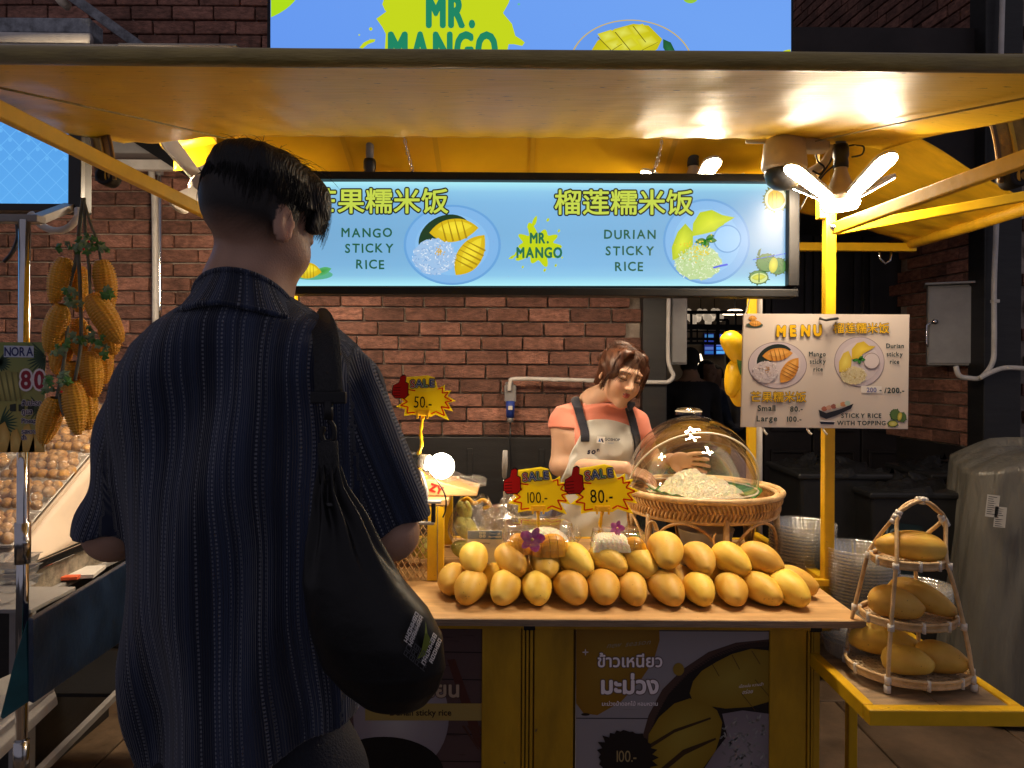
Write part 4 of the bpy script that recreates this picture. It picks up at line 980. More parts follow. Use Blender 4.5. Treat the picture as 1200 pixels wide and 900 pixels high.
# ---------------------------------------------------------------- fan lamps
def fan_lamp(px, py, d, label, az0=0.3, tilt=0.45, socket_up=0.16, blades=4, L=0.155, W=0.066, flip=None, down=0.0):
    c = P(px, py, d); r = thing('leaf_lamp', label, 'lamp', c, 'folding LED leaf lamps under the roof')
    R0 = (flip or Matrix.Identity(3))
    cone = MB().lathe([(.016, .10), (.018, .085), (.030, .05), (.048, .022), (.052, .010), (.052, -.004)], 28, c, R0); cone.build('housing', M['cream_plastic'], r, smooth=True)
    MB().lathe([(0, .16), (.019, .16), (.022, .15), (.022, .128), (.019, .12), (.021, .11), (.021, .095), (0, .095)], 20, c, R0).build('socket', M['black_plastic'], r, smooth=True)
    MB().cyl(c + R0 @ Vector((0, 0, .155)), c + R0 @ Vector((0, 0, .155 + socket_up)), 0.014, 12).build('hanging_stem', M['pvc_grey'], r, smooth=True)
    MB().lathe([(.050, -.003), (.0505, -.010), (.044, -.020), (.02, -.026), (0, -.027)], 28, c, R0).build('centre_diffuser', M['lamp_white'], r, smooth=True)
    for k in range(blades):
        az = az0 + 2 * PI * k / blades; Rz = Matrix.Rotation(az, 3, 'Z') @ Matrix.Rotation(-tilt, 3, 'Y'); RR = R0 @ Rz
        b0 = R0 @ (Matrix.Rotation(az, 3, 'Z') @ Vector((.052, 0, .006)))
        out = []; n = 14
        for i in range(n): t = PI / 2 - PI * i / (n - 1); out.append((L - W * .5 + W * .5 * math.cos(t), W * .5 * math.sin(t)))
        out = [(0.0, W * .36)] + out + [(0.0, -W * .36)]
        MB().prism([c + b0 + RR @ Vector((x, y, .006)) for x, y in out], RR @ Vector((0, 0, .009))).build('blade_back', M['white_plastic'], r)
        MB().prism([c + b0 + RR @ Vector((x * .965 + .002, y * .88, .0058)) for x, y in out], RR @ Vector((0, 0, -.0022))).build('blade_diffuser', M['lamp_white'], r)
    return r
fan_lamp(985, 236, 2.02, 'bright folding lamp beside the top of the right yellow pole', az0=math.radians(18), tilt=0.50, socket_up=0.10)
fan_lamp(812, 226, 2.55, 'bright folding lamp behind the light box, right of centre', az0=math.radians(8), tilt=0.38, socket_up=0.05)
fan_lamp(433, 240, 2.50, 'bright folding lamp hidden behind the light box at left', az0=math.radians(40), tilt=0.22, socket_up=0.07)
fan_lamp(240, 222, 2.40, 'white folding lamp seen from behind, left of the head', az0=math.radians(40), tilt=0.15, socket_up=0.05, L=.15, W=.07,
         flip=(-Vector((-.72, .55, -.42)).normalized()).to_track_quat('Z', 'Y').to_matrix())
# dome camera on its bracket
c = P(919, 184, 2.05); r = thing('dome_camera', 'cream dome security camera above the right end of light box', 'camera', c)
MB().lathe([(0, .052), (.046, .052), (.056, .045), (.063, -.030), (.060, -.036), (.052, -.040)], 32, c).build('shell', M['cream_plastic'], r, smooth=True)
MB().lathe([(.054, -.038), (.055, -.05), (.047, -.075), (.03, -.09), (0, -.096)], 28, c).build('dome', M['black_plastic'], r, smooth=True)
MB().cyl(c + Vector((.01, -.048, -.058)), c + Vector((.012, -.058, -.060)), .014, 16).build('lens', M['black_metal'], r, smooth=True)
MB().box(c + Vector((.085, .01, .035)), (.085, .05, .035)).build('bracket', M['cream_plastic'], r, bevel=.006)
MB().cyl(c + Vector((-.11, 0, .044)), c + Vector((-.04, 0, .044)), .006, 10).build('antenna', M['cream_plastic'], r, smooth=True)
r = thing('junction_pipe', 'cream junction pipe and black wires beside the dome camera', 'wiring', P(960, 185, 2.12))
MB().tube([P(945, 163, 2.12), P(968, 166, 2.12), P(975, 175, 2.12), P(966, 192, 2.12), P(944, 206, 2.12)], .014, 12).build('pipe', M['cream_plastic'], r, smooth=True)
for pts in (((955, 170), (958, 188), (966, 196), (961, 204), (952, 200)), ((978, 168), (975, 185), (966, 200), (950, 222), (938, 245)), ((985, 190), (970, 200), (958, 214)), ((1003, 170), (1012, 172), (1010, 181), (998, 184)), ((1040, 155), (1020, 165), (1000, 170), (985, 172))):
    MB().tube(spline([P(x, y, 2.09) for x, y in pts], 5), .0028, 6).build('wire', M['black_plastic'], r, smooth=True)
# ================================================================= CART
CT = 0.85
cart = thing('mango_cart', 'yellow mango cart with plywood counter and printed posters on its front', 'food cart', (0, 2.2, 0))
def bx(name, x0, x1, y0, y1, z0, z1, m, parent=cart, bevel=0.003, **t):
    return MB().box(((x0 + x1) / 2, (y0 + y1) / 2, (z0 + z1) / 2), (x1 - x0, y1 - y0, z1 - z0)).build(name, m, parent, bevel=bevel, **t)
ctp = bx('counter_board', -0.90, 0.918, 1.84, 2.17, CT - 0.018, CT, M['wood'])
bx('counter_edge', -0.90, 0.918, 1.8365, 1.8395, CT - 0.0185, CT - 0.0015, M['wood_edge'], bevel=0.0008)
bx('inner_shelf', -0.90, 0.95, 2.172, 2.74, CT - 0.03, CT - 0.008, M['wood'])
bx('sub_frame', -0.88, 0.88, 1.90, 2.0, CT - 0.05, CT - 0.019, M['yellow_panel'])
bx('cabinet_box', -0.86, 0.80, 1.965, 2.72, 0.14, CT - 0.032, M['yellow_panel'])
Xp = lambda px, d: (px - 600) / FPX * d
DF = 1.93
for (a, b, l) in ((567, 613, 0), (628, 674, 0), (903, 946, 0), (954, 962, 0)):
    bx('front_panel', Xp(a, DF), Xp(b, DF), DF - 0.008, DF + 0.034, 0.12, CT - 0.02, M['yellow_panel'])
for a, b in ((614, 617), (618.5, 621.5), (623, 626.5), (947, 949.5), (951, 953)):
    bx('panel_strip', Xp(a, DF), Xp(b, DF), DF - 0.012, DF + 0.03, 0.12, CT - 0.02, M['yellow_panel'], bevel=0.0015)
for px in (622, 953):
    h = thing
    MB().box((Xp(px, DF), DF - 0.022, CT - 0.036), (0.032, 0.018, 0.034)).build('hinge', M['black_metal'], cart, bevel=0.003)
    MB().cyl((Xp(px, DF), DF - 0.034, CT - 0.036), (Xp(px, DF), DF - 0.028, CT - 0.036), 0.004, 10).build('screw', M['steel'], cart)
for x in (-0.8, 0.74):
    for y in (2.05, 2.62): MB().cyl((x - .02, y, 0.07), (x + .02, y, 0.07), 0.068, 20).build('caster', M['black_plastic'], cart, smooth=True)
for x, y, z0, z1 in ((0.950, 2.14, CT - .03, 2.02), (-0.87, 2.14, CT - .03, 2.02), (0.925, 2.75, CT - .3, 2.10), (-0.86, 2.79, CT - .3, 2.10)):
    MB().box((x, y, (z0 + z1) / 2), (0.031, 0.031, z1 - z0)).build('pole', M['yellow_paint'], cart, bevel=0.003)
MB().bar((0.95, 2.158, CT + 0.005), (0.93, 2.73, CT + 0.005), 0.034, 0.036).build('side_rail', M['yellow_paint'], cart, bevel=0.003)
MB().bar((0.905, 2.13, CT + 0.012), (0.95, 2.124, CT + 0.012), 0.016, 0.022).build('rail_end', M['yellow_paint'], cart, bevel=0.003)
MB().bar((-0.9, 2.75, CT - 0.02), (0.93, 2.75, CT - 0.02), 0.02, 0.03).build('back_rail', M['yellow_paint'], cart, bevel=0.003)
MB().cyl(P(888.5, 420, 2.77), P(888.5, 660, 2.77), 0.016, 14).build('white_pipe', M['pvc'], cart, smooth=True)
MB().cyl(P(888.5, 346, 2.77), P(888.5, 420, 2.77), 0.016, 14).build('white_pipe', M['pvc'], cart, smooth=True)
for k in range(5): MB().cyl(P(1007 + k * 3 - 8, 733, 1.9), P(1011 + k * 3 - 8, 740, 1.88), .004, 8).build('hook', M['black_metal'], cart)
# side shelf
S0, S1, SY0, SY1, SZ = 0.808, 1.170, 1.600, 2.42, 0.73
ss = thing('side_shelf', 'low yellow framed side shelf with worn plywood top, right of cart', 'shelf', (1.0, 2.0, SZ))
bx('front_bar', S0, S1, SY0, SY0 + .03, SZ - .032, SZ + .004, M['yellow_paint'], ss); bx('back_bar', S0, S1, SY1 - .03, SY1, SZ - .032, SZ + .004, M['yellow_paint'], ss)
bx('side_bar', S0, S0 + .025, SY0 + .031, SY1 - .031, SZ - .032, SZ + .004, M['yellow_paint'], ss); bx('side_bar', S1 - .025, S1, SY0 + .031, SY1 - .031, SZ - .032, SZ + .004, M['yellow_paint'], ss)
bx('top_board', S0 + .026, (S0 + S1) / 2 - .0015, SY0 + .031, SY1 - .031, SZ - .012, SZ, M['wood_old'], ss, .001)
bx('top_board', (S0 + S1) / 2 + .0015, S1 - .026, SY0 + .031, SY1 - .031, SZ - .012, SZ, M['wood_old'], ss, .001)
MB().bar((0.825, 1.97, SZ - .03), (0.825, 1.985, SZ - .12), 0.03, 0.03).build('strut', M['yellow_paint'], ss, bevel=.003)
MB().bar((1.14, 2.38, SZ - .03), (1.14, 2.38, 0.0), 0.03, 0.03).build('leg', M['yellow_paint'], ss, bevel=.003)

# ---- posters on the cart front (flat print)
def lam(c, k=0.62): return tuple(v * k for v in c)
po = thing
pr = Print(); W_ = lin(226, 218, 226); y1 = 1010
pr.poly([(675, 729), (901, 732), (901, y1), (675, y1)], W_, 0)
for y in (738, 841, 930):
    pr.poly([(675, y), (901, y + 1), (901, y + 2.2), (675, y + 1.2)], lin(90, 80, 90), 1)
for i in range(30):
    x = random.uniform(675, 880); y = random.uniform(733, 995); pr.poly([(x, y), (x + random.uniform(8, 22), y + .1), (x + random.uniform(8, 22), y + .7), (x, y + .6)], lin(205, 196, 206), 1)
YM = lin(236, 186, 60); YM2 = lin(214, 156, 30); YL2 = lin(240, 205, 90)
pr.fan([(675, 728), (772, 730), (773, 750), (766, 774), (750, 798), (728, 822), (700, 838), (684, 836), (675, 824)], YM, YM2, 2, (715, 765))
pr.poly(ell(686, 837, 5, 1.6), lin(60, 40, 20), 3)
# bamboo basket on the right
pr.poly([(751, 900), (752, 866), (760, 838), (776, 808), (800, 784), (830, 764), (862, 753), (901, 749), (901, y1), (751, y1)], lin(110, 78, 70), 2)
pr.poly([(760, 900), (761, 868), (768, 842), (783, 814), (806, 790), (836, 771), (866, 760), (901, 757), (901, y1), (760, y1)], lin(34, 22, 24), 3)
rr = random.Random(3)
for i in range(70):
    t = i / 69; a = PI * (1.0 + 0.5 * t); x = 901 - 146 * math.cos(t * PI / 2) ** 1.0; y = 900 - 148 * math.sin(t * PI / 2)
    pr.poly([(x, y), (x + 2.4, y - .8), (x + 9, y + 4), (x + 7.6, y + 6)], lin(70, 46, 44), 2.6)
pr.fan([(808, 812), (812, 798), (822, 786), (840, 775), (858, 766), (880, 760), (901, 762), (901, 822), (880, 828), (850, 830), (824, 826), (812, 822)], lin(235, 205, 80), lin(210, 170, 40), 5, (855, 796))
for q in ((834, 778, 842, 792), (857, 767, 866, 784), (880, 762, 890, 778), (868, 812, 884, 832), (884, 796, 901, 816)): pr.poly([(q[0], q[1]), (q[0] + 1, q[1]), (q[2] + 1, q[3]), (q[2], q[3])], lin(130, 90, 20), 7)
pr.fan([(758, 886), (760, 860), (772, 840), (790, 824), (808, 818), (826, 822), (840, 832), (846, 846), (844, 862), (838, 880), (820, 905), (790, 925), (766, 915)], lin(238, 208, 80), lin(208, 168, 40), 6, (800, 860))
pr.poly([(760, 872), (790, 854), (832, 840), (833, 842), (790, 858), (762, 876)], lin(90, 60, 20), 8); pr.poly([(768, 905), (800, 878), (838, 864), (839, 866), (802, 884), (770, 910)], lin(90, 60, 20), 8)
pr.fan([(846, 836), (870, 832), (901, 836), (901, y1), (810, y1), (822, 905), (838, 880), (852, 862)], lin(226, 216, 226), lin(190, 176, 190), 7, (870, 900))
for i in range(160):
    x = rr.uniform(845, 900); y = rr.uniform(838, 960); pr.poly(ell(x, y, 3, 1.1, rr.uniform(0, 3), 7), lin(*[int(rr.uniform(170, 240))] * 3), 8)
WT = lin(250, 240, 246)
pr.text('new season', 737, 757, 6.5, lin(240, 225, 190), 5, bold=-0.012, shear=0.5, rot=-0.09, sx=1.15, gap=.03, jit=.05)
pr.text('ข้าวเหนียว', 738, 781, 14.0, WT, 6, bold=0.025, outline=0.05, oc=lin(150, 120, 120))
pr.text('มะม่วง', 738, 812, 19.5, WT, 6, bold=0.04, outline=0.04, oc=lin(150, 120, 120))
pr.text('มะม่วงน้ำดอกไม้ หอมหวาน', 738, 826.5, 4.6, WT, 6, bold=0.02)
pr.poly(lens(686, 764, 8, 1.6, 0), WT, 5); pr.poly(lens(686, 764, 8, 1.6, PI / 2), WT, 5); pr.poly(ell(795, 784, 6.5, 7.5), lin(220, 180, 60), 6)
pr.poly(burst(734, 887, 33, 34, 26, .92, 2), lin(30, 16, 18), 9); pr.text('100.-', 734, 892, 14, lin(245, 215, 150), 10, bold=-0.005, sx=.78, gap=.06)
pr.text('เนื้อแน่น หวานฉ่ำ', 880, 804, 3.2, WT, 9, rot=-.1, shear=.3); pr.text('อร่อย', 876, 812, 4.2, WT, 9, rot=-.1, shear=.3)
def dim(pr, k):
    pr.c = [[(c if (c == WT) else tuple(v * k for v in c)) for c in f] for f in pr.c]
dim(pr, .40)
pp = thing('printed_poster', 'mango sticky rice poster priced 100 on the front of the cart', 'poster', P(788, 820, DF))
MB().box(*pxbox(675, 729.5, 901, y1, DF, 0.006)).build('backing_board', M['white_plastic'], pp)
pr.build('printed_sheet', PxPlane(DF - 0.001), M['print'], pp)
for x in (678, 897): MB().cyl(P(x, 733, DF - .004), P(x, 733, DF - .008), 0.004, 10).build('screw', M['black_metal'], pp)
pr = Print(); x0 = 380
pr.poly([(x0, 729), (565, 729), (565, 1010), (x0, 1010)], lin(120, 92, 92), 0)
for i in range(9):
    y = 729 + i * 32; pr.poly([(x0, y), (565, y + 3), (565, y + 4.4), (x0, y + 1.2)], lin(40, 28, 30), 1)
    for q in range(16):
        a = rr.uniform(x0, 540); b = y + rr.uniform(3, 28); pr.poly([(a, b), (a + rr.uniform(10, 24), b + .6), (a + rr.uniform(6, 20), b + 1.5)], lin(92, 66, 66), 1)
pr.fan(ell(470, 840, 56, 66, 0, 40), lin(235, 226, 232), lin(190, 178, 190), 2); pr.fan(ell(465, 846, 32, 40, 0, 40), lin(246, 240, 244), lin(210, 200, 210), 3)
pr.poly(ell(450, 905, 70, 42, 0, 40), lin(22, 14, 16), 4)
pr.poly([(524, 773), (533, 772), (560, 846), (566, 880), (556, 870)], lin(110, 56, 46), 3)
for q in range(4): pr.poly([(541 + q * 6, 850), (544 + q * 6, 850), (562 + q * 5, 878), (560 + q * 5, 878)], lin(110, 66, 50), 4)
pr.poly([(428, 824), (565, 824), (565, 844), (428, 844)], lin(226, 196, 110), 5); pr.text('Durian sticky rice', 493, 838, 7.4, lin(60, 30, 30), 6, bold=0.02)
pr.text('บทุเรียน', 500, 816, 18, lin(250, 220, 190), 6, bold=.03, outline=.04, oc=lin(120, 90, 80))
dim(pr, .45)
pp = thing('printed_poster', 'dark durian sticky rice poster at the left of the cart front', 'poster', P(490, 820, DF))
MB().box(*pxbox(x0, 729, 565, 1010, DF, 0.006)).build('backing_board', M['white_plastic'], pp)
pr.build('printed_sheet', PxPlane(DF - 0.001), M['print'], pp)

# ---- menu board
DM = 2.08
mb = thing('menu_board', 'white MENU board with mango and durian dishes fixed to the yellow pole', 'sign', P(967, 435, DM))
a, b_, c_, d_ = P(871, 367.5, DM), P(1066, 368.5, DM), P(1064, 503, DM), P(868.5, 500.5, DM)
MB().prism([a, b_, c_, d_], (0, 0.006, 0)).build('board', mat('menu_board_plastic', (0.70, 0.62, 0.55), 0.4), mb)
pr = Print(); INK = lin(24, 52, 58)
pr.poly([(871.5, 368), (1065.5, 369), (1063.5, 502.5), (869, 500)], lin(222, 208, 198), 0)
MY = lin(244, 190, 20)
for i, ch in enumerate('MENU'): pr.text(ch, 915 + i * 14.3, 394 - i * .3, 12.6, MY, 6, bold=0.06, sx=.82, outline=0.03, oc=lin(60, 70, 40), rot=(.04, -.05, .03, -.02)[i])
pr.text('榴莲糯米饭', 1009, 389.5, 9.6, lin(240, 190, 40), 6, bold=.012, outline=.035, oc=lin(34, 30, 24), sx=1.0)
pr.text('芒果糯米饭', 912, 470, 9.6, lin(240, 190, 40), 6, bold=.012, outline=.035, oc=lin(34, 30, 24), sx=1.0)
for w, x, y, h in (('Mango', 957.5, 417.5, 5.4), ('sticky', 958, 426, 5.4), ('rice', 958.5, 435, 5.2), ('Durian', 1048.5, 408, 5.6), ('sticky', 1048, 417.5, 5.4), ('rice', 1048, 426, 5.2)): pr.text(w, x, y, h, INK, 5, bold=.028, gap=.09, jit=.04, sx=.9)
pr.text('Small', 898, 481.5, 6.8, INK, 5, bold=.028, gap=.09, jit=.03); pr.text('80.-', 933, 482, 6.2, INK, 5, bold=.028, gap=.09, jit=.03)
pr.text('Large', 898.5, 493.5, 6.8, INK, 5, bold=.028, gap=.09, jit=.03); pr.text('100.-', 930.5, 494, 6.2, INK, 5, bold=.028, gap=.09, jit=.03)
pr.text('STICKY RICE', 1009, 489.5, 5.2, INK, 5, bold=.028, gap=.12, jit=.03); pr.text('WITH TOPPING', 1009, 498.2, 5.2, INK, 5, bold=.028, gap=.12, jit=.03)
pr.poly([(1009, 452), (1033, 452.5), (1033, 461), (1009, 460.5)], lin(236, 228, 222), 2); pr.text('200', 1021, 459.5, 5.6, lin(90, 100, 170), 5, bold=.01, gap=.06); pr.text('-', 1031.5, 459.4, 6, INK, 5, bold=.03)
pr.text('/200.-', 1047.5, 460.5, 6.4, INK, 5, bold=.035, gap=.06)
def plate2(cx, cy, rx, ry):
    pr.poly(ell(cx, cy, rx, ry, 0, 48), lin(150, 132, 140), 1); pr.poly(ell(cx, cy, rx * .975, ry * .975, 0, 48), lin(206, 192, 200), 1.5); pr.poly(ell(cx, cy, rx * .78, ry * .78, 0, 48), lin(216, 203, 208), 2)
plate2(911, 428, 34.5, 27.5)
pr.poly(ell(908, 421, 22, 17, -.4, 18, PI * .95, PI * 1.95), lin(30, 44, 40), 3)
O1, O2, O3 = lin(238, 178, 90), lin(222, 150, 56), lin(176, 110, 40)
pic_mango(pr, 911, 415.5, 36, 15, -.1, 4, O1, O2, O3, 4); pic_mango(pr, 925, 434, 36, 17, -.95, 5, O1, O2, O3, 5)
pic_rice(pr, 897, 436, 15, 12.5, 5, lin(214, 200, 206), lin(186, 168, 174), lin(244, 238, 238), 150, 4, 1.2, .4)
for i in range(18): pr.poly(ell(899 + random.gauss(0, 2), 432 + random.gauss(0, 2), .8, .4, random.random() * 3, 6), lin(200, 140, 70), 8)
plate2(1007, 424, 29.5, 29.5)
pr.fan([(998, 421), (998, 409), (1004, 402), (1012, 400), (1018, 405), (1026, 406), (1018, 411), (1012, 414), (1006, 420)], lin(240, 214, 80), lin(216, 180, 50), 4)
pr.fan([(983, 436), (983, 424), (988, 414), (994, 411), (998, 420), (997, 430), (990, 436)], lin(240, 222, 110), lin(220, 190, 70), 4)
pic_rice(pr, 1000, 440, 15, 10.5, 3.4, lin(230, 216, 170), lin(206, 176, 100), lin(248, 240, 214), 140, 9, 1.2, .4)
pr.poly(ell(1021, 423, 9.6, 9.6, 0, 28), lin(150, 132, 130), 5); pr.poly(ell(1021, 423, 8.8, 8.8, 0, 28), lin(220, 206, 208), 6)
for a_, l in ((0.1, 8), (-0.6, 6), (2.9, 8), (1.4, 6)): pr.fan(lens(1006 + math.cos(a_) * l * .5, 421 + math.sin(a_) * l * .5, l, 3.8, a_), lin(70, 150, 60), lin(34, 100, 44), 7)
pr.poly(ell(884, 381, 10, 3.0), lin(60, 80, 70), 2); pic_mango(pr, 885, 379, 15, 7, .05, 3, O1, O2, O3, 3); pic_mango(pr, 882, 373, 10, 6, .1, 3, O1, O2, O3, 2)
pr.poly([(959, 480), (968, 484), (983, 480), (1000, 473), (997, 479), (980, 487), (968, 491), (961, 488)], lin(36, 36, 46), 3)
for i, cc in enumerate([lin(180, 110, 90), lin(206, 160, 140), lin(150, 90, 80), lin(220, 210, 190), lin(200, 140, 100), lin(180, 200, 190)]): pr.poly(blob(966 + i * 5.4, 479 - i * 1.3, 3.4, 2.9, .15, 12, i), cc, 4 + .2 * i)
pr.poly([(960, 494), (978, 494.5), (977, 497.5), (962, 497)], lin(30, 36, 60), 3); pr.poly([(961, 492.8), (979, 493.4), (978, 494.6), (961, 494)], lin(236, 230, 230), 4)
for (cx, cy_, rx, ry) in ((1049, 486, 6.8, 7.2), (1057, 489, 5.5, 6.5), (1046, 496.5, 6.8, 4.4)):
    pr.poly(burst(cx, cy_, rx, ry, 16, .9, 8), lin(64, 96, 50), 3); pr.poly(ell(cx, cy_, rx * .82, ry * .82), lin(90, 120, 66), 4)
pr.fan(ell(1054, 488, 2.6, 5, .15), lin(226, 214, 110), lin(190, 170, 60), 6); pr.fan(ell(1046, 496.5, 5, 3), lin(224, 220, 140), lin(190, 180, 70), 6)
pr.build('printed_face', PxPlane(DM - .001), M['print'], mb)
MB().tube([P(960, 373, DM - .006), P(968, 375, DM - .012), P(982, 373, DM - .006)], .004, 8).build('clip', M['black_plastic'], mb, smooth=True)
for x in (893, 945, 963): MB().tube(spline([P(x, 499, DM + .01), P(x + 3, 506, DM), P(x + 6, 509, DM)], 4), .0035, 6).build('cable_tie', M['white_plastic'], mb, smooth=True)

# ---- mangoes
def mango_mesh(seed, L=0.136, W=0.089, T=0.084):
    r = random.Random(seed); nu, nv = 30, 24; ph = r.uniform(0, 6)
    bend = r.uniform(.006, .014); beak = r.uniform(.6, 1.2)
    def f(u, v):
        t = u; a = v * 2 * PI; x = -math.cos(PI * t)            # -1 stem end .. 1 beak end
        rad = math.sin(PI * t) ** 0.78 * (1.0 - 0.20 * x - .04 * x * x)
        k = 1 + .018 * math.sin(2 * a + ph) + .012 * math.sin(3 * a + 2 * x + ph)
        y = rad * W / 2 * math.cos(a) * k; z = rad * T / 2 * math.sin(a) * k
        tip = max(0, (x - .80) / .20); z += tip * tip * .006 * beak - bend * x * x * 0.6; y += .004 * math.sin(2 * x + ph)
        return Vector((x * L / 2 * (1 + .02 * math.sin(a + ph)), y, z))
    m = MB(); V = [f(i / nu, j / nv) for i in range(nu + 1) for j in range(nv)]
    return m.add(V, [(i * nv + j, (i + 1) * nv + j, (i + 1) * nv + (j + 1) % nv, i * nv + (j + 1) % nv) for i in range(nu) for j in range(nv)])
def mango_material():
    m, t, b = nt('mango_skin'); N = t.nodes; L = t.links
    tc = N.new('ShaderNodeTexCoord'); oi = N.new('ShaderNodeObjectInfo'); sc = N.new('ShaderNodeVectorMath'); sc.operation = 'SCALE'; sc.inputs[0].default_value = (3, 5, 7); L.new(oi.outputs['Random'], sc.inputs['Scale'])
    ad = N.new('ShaderNodeVectorMath'); L.new(tc.outputs['Object'], ad.inputs[0]); L.new(sc.outputs[0], ad.inputs[1])
    n = N.new('ShaderNodeTexNoise'); n.inputs['Scale'].default_value = 14; n.inputs['Detail'].default_value = 4; L.new(ad.outputs[0], n.inputs['Vector'])
    r = N.new('ShaderNodeValToRGB'); e = r.color_ramp.elements; e[0].position = .3; e[0].color = (0.76, 0.42, 0.05, 1); e[1].position = .72; e[1].color = (0.90, 0.62, 0.13, 1); x = e.new(.52); x.color = (0.85, 0.54, 0.085, 1); L.new(n.outputs[0], r.inputs[0])
    # brown pin specks and blotches
    v = N.new('ShaderNodeTexVoronoi'); v.inputs['Scale'].default_value = 95; L.new(ad.outputs[0], v.inputs['Vector'])
    n2 = N.new('ShaderNodeTexNoise'); n2.inputs['Scale'].default_value = 30; L.new(ad.outputs[0], n2.inputs['Vector'])
    m1 = N.new('ShaderNodeMath'); m1.operation = 'LESS_THAN'; m1.inputs[1].default_value = 0.16; L.new(v.outputs['Distance'], m1.inputs[0])
    m2 = N.new('ShaderNodeMath'); m2.operation = 'GREATER_THAN'; m2.inputs[1].default_value = 0.60; L.new(n2.outputs[0], m2.inputs[0])
    m3 = N.new('ShaderNodeMath'); m3.operation = 'MULTIPLY'; L.new(m1.outputs[0], m3.inputs[0]); L.new(m2.outputs[0], m3.inputs[1])
    m4 = N.new('ShaderNodeMath'); m4.operation = 'MULTIPLY'; m4.inputs[1].default_value = .6; L.new(m3.outputs[0], m4.inputs[0])
    # stained stem scar at the beak end
    sx = N.new('ShaderNodeSeparateXYZ'); L.new(tc.outputs['Object'], sx.inputs[0]); mr = N.new('ShaderNodeMapRange'); mr.inputs[1].default_value = .064; mr.inputs[2].default_value = .078; mr.inputs[4].default_value = .45; L.new(sx.outputs[0], mr.inputs[0])
    mx0 = N.new('ShaderNodeMath'); mx0.operation = 'MAXIMUM'; L.new(m4.outputs[0], mx0.inputs[0]); L.new(mr.outputs[0], mx0.inputs[1])
    mx = N.new('ShaderNodeMixRGB'); L.new(mx0.outputs[0], mx.inputs[0]); L.new(r.outputs[0], mx.inputs[1]); mx.inputs[2].default_value = (0.30, 0.13, 0.03, 1)
    h = N.new('ShaderNodeHueSaturation'); hr = N.new('ShaderNodeMapRange'); hr.inputs[3].default_value = .82; hr.inputs[4].default_value = 1.1; L.new(oi.outputs['Random'], hr.inputs[0]); L.new(hr.outputs[0], h.inputs['Value'])
    hh = N.new('ShaderNodeMapRange'); hh.inputs[3].default_value = .488; hh.inputs[4].default_value = .512; L.new(oi.outputs['Random'], hh.inputs[0]); L.new(hh.outputs[0], h.inputs['Hue']); L.new(mx.outputs[0], h.inputs['Color'])
    L.new(h.outputs[0], b.inputs['Base Color']); setp(b, Roughness=.5); b.inputs['Specular IOR Level'].default_value = .4
    b.inputs['Subsurface Weight'].default_value = .15; b.inputs['Subsurface Radius'].default_value = (.02, .01, .002); b.inputs['Subsurface Scale'].default_value = .4
    n4 = N.new('ShaderNodeTexNoise'); n4.inputs['Scale'].default_value = 45; n4.inputs['Detail'].default_value = 5; L.new(ad.outputs[0], n4.inputs['Vector'])
    bp = N.new('ShaderNodeBump'); bp.inputs['Strength'].default_value = .35; bp.inputs['Distance'].default_value = .003; L.new(n4.outputs[0], bp.inputs['Height']); L.new(bp.outputs[0], b.inputs['Normal'])
    return m
M['mango'] = mango_material()
MG = [mango_mesh(s).mesh('mango', M['mango'], smooth=True) for s in range(5)]
MG.append(mango_mesh(9, 0.165, 0.080, 0.072).mesh('mango', M['mango'], smooth=True))
def mango(pos, yaw, pitch, label, group, k=None, s=1.0, roll=0.0):
    """yaw: where the beak points, measured from +X; pitch < 0 tips the beak down"""
    R = Euler((roll, -pitch, yaw), 'XYZ'); me = MG[random.randrange(5) if k is None else k]
    return inst('mango', me, None, pos, R, (s, s, s), label=label, category='mango', group=group)
GP = 'ripe yellow mangoes piled along the counter'
ordn = ['leftmost', 'second from left', 'third from left', 'fourth from left', 'fifth from left', 'middle', 'fifth from right', 'fourth from right', 'third from right', 'second from right', 'rightmost']
extra = ['beak turned down left', 'pale rounded', 'rounded, beak facing the viewer', 'beak turned right', 'plump tall', 'small darker', 'large, tip pointing down right', 'tall upright', 'round squat', 'speckled, beak pointing right', 'long, leaning left']
front = [(551, 691, -118, .98), (591, 692, -112, .96), (630, 690, -95, .95), (669, 691, -62, .97), (706, 689, -88, 1.0), (743, 692, -95, .92), (781, 689, -70, 1.0), (820, 690, -98, .96), (857, 692, -92, .93), (894, 690, -50, .96), (926, 689, -64, 1.03)]
for i, (x, y, yw, s) in enumerate(front):
    d = 1.965; p = P(x, y, d); p.z = CT + 0.043 * s
    mango(p, math.radians(-90 + (yw + 90) * .62), math.radians(-9), 'yellow mango, %s of the bottom front row, %s' % (ordn[i], extra[i]), GP, i % 5, s, random.uniform(-.4, .4))
upper = [(556, 655, -92, .93, 'topmost at the left end, pointed tip facing the viewer'), (600, 656, -60, .98, 'left of the clear fruit box, with small dark marks'), (638, 659, -85, .96, 'directly under the large clear fruit box'),
         (676, 656, -48, .98, 'between the two clear boxes, beak pointing right'), (713, 656, -32, .94, 'with black spots, under the left end of the small clear box'), (750, 658, -45, .95, 'under the right end of the small clear box'),
         (779, 645, -95, 1.08, 'tallest, standing beside the small clear box'), (819, 655, -80, .96, 'first of three in front of the rattan stand'), (858, 655, -50, .97, 'second of three in front of the rattan stand'), (892, 654, -22, .97, 'third of three in front of the rattan stand, beak right')]
for i, (x, y, yw, s, l) in enumerate(upper):
    d = 2.032; p = P(x, y, d)
    mango(p, math.radians(-90 + (yw + 90) * .68), math.radians(-14), 'yellow upper row mango, ' + l, GP, (i + 2) % 5, s, random.uniform(-.5, .5))
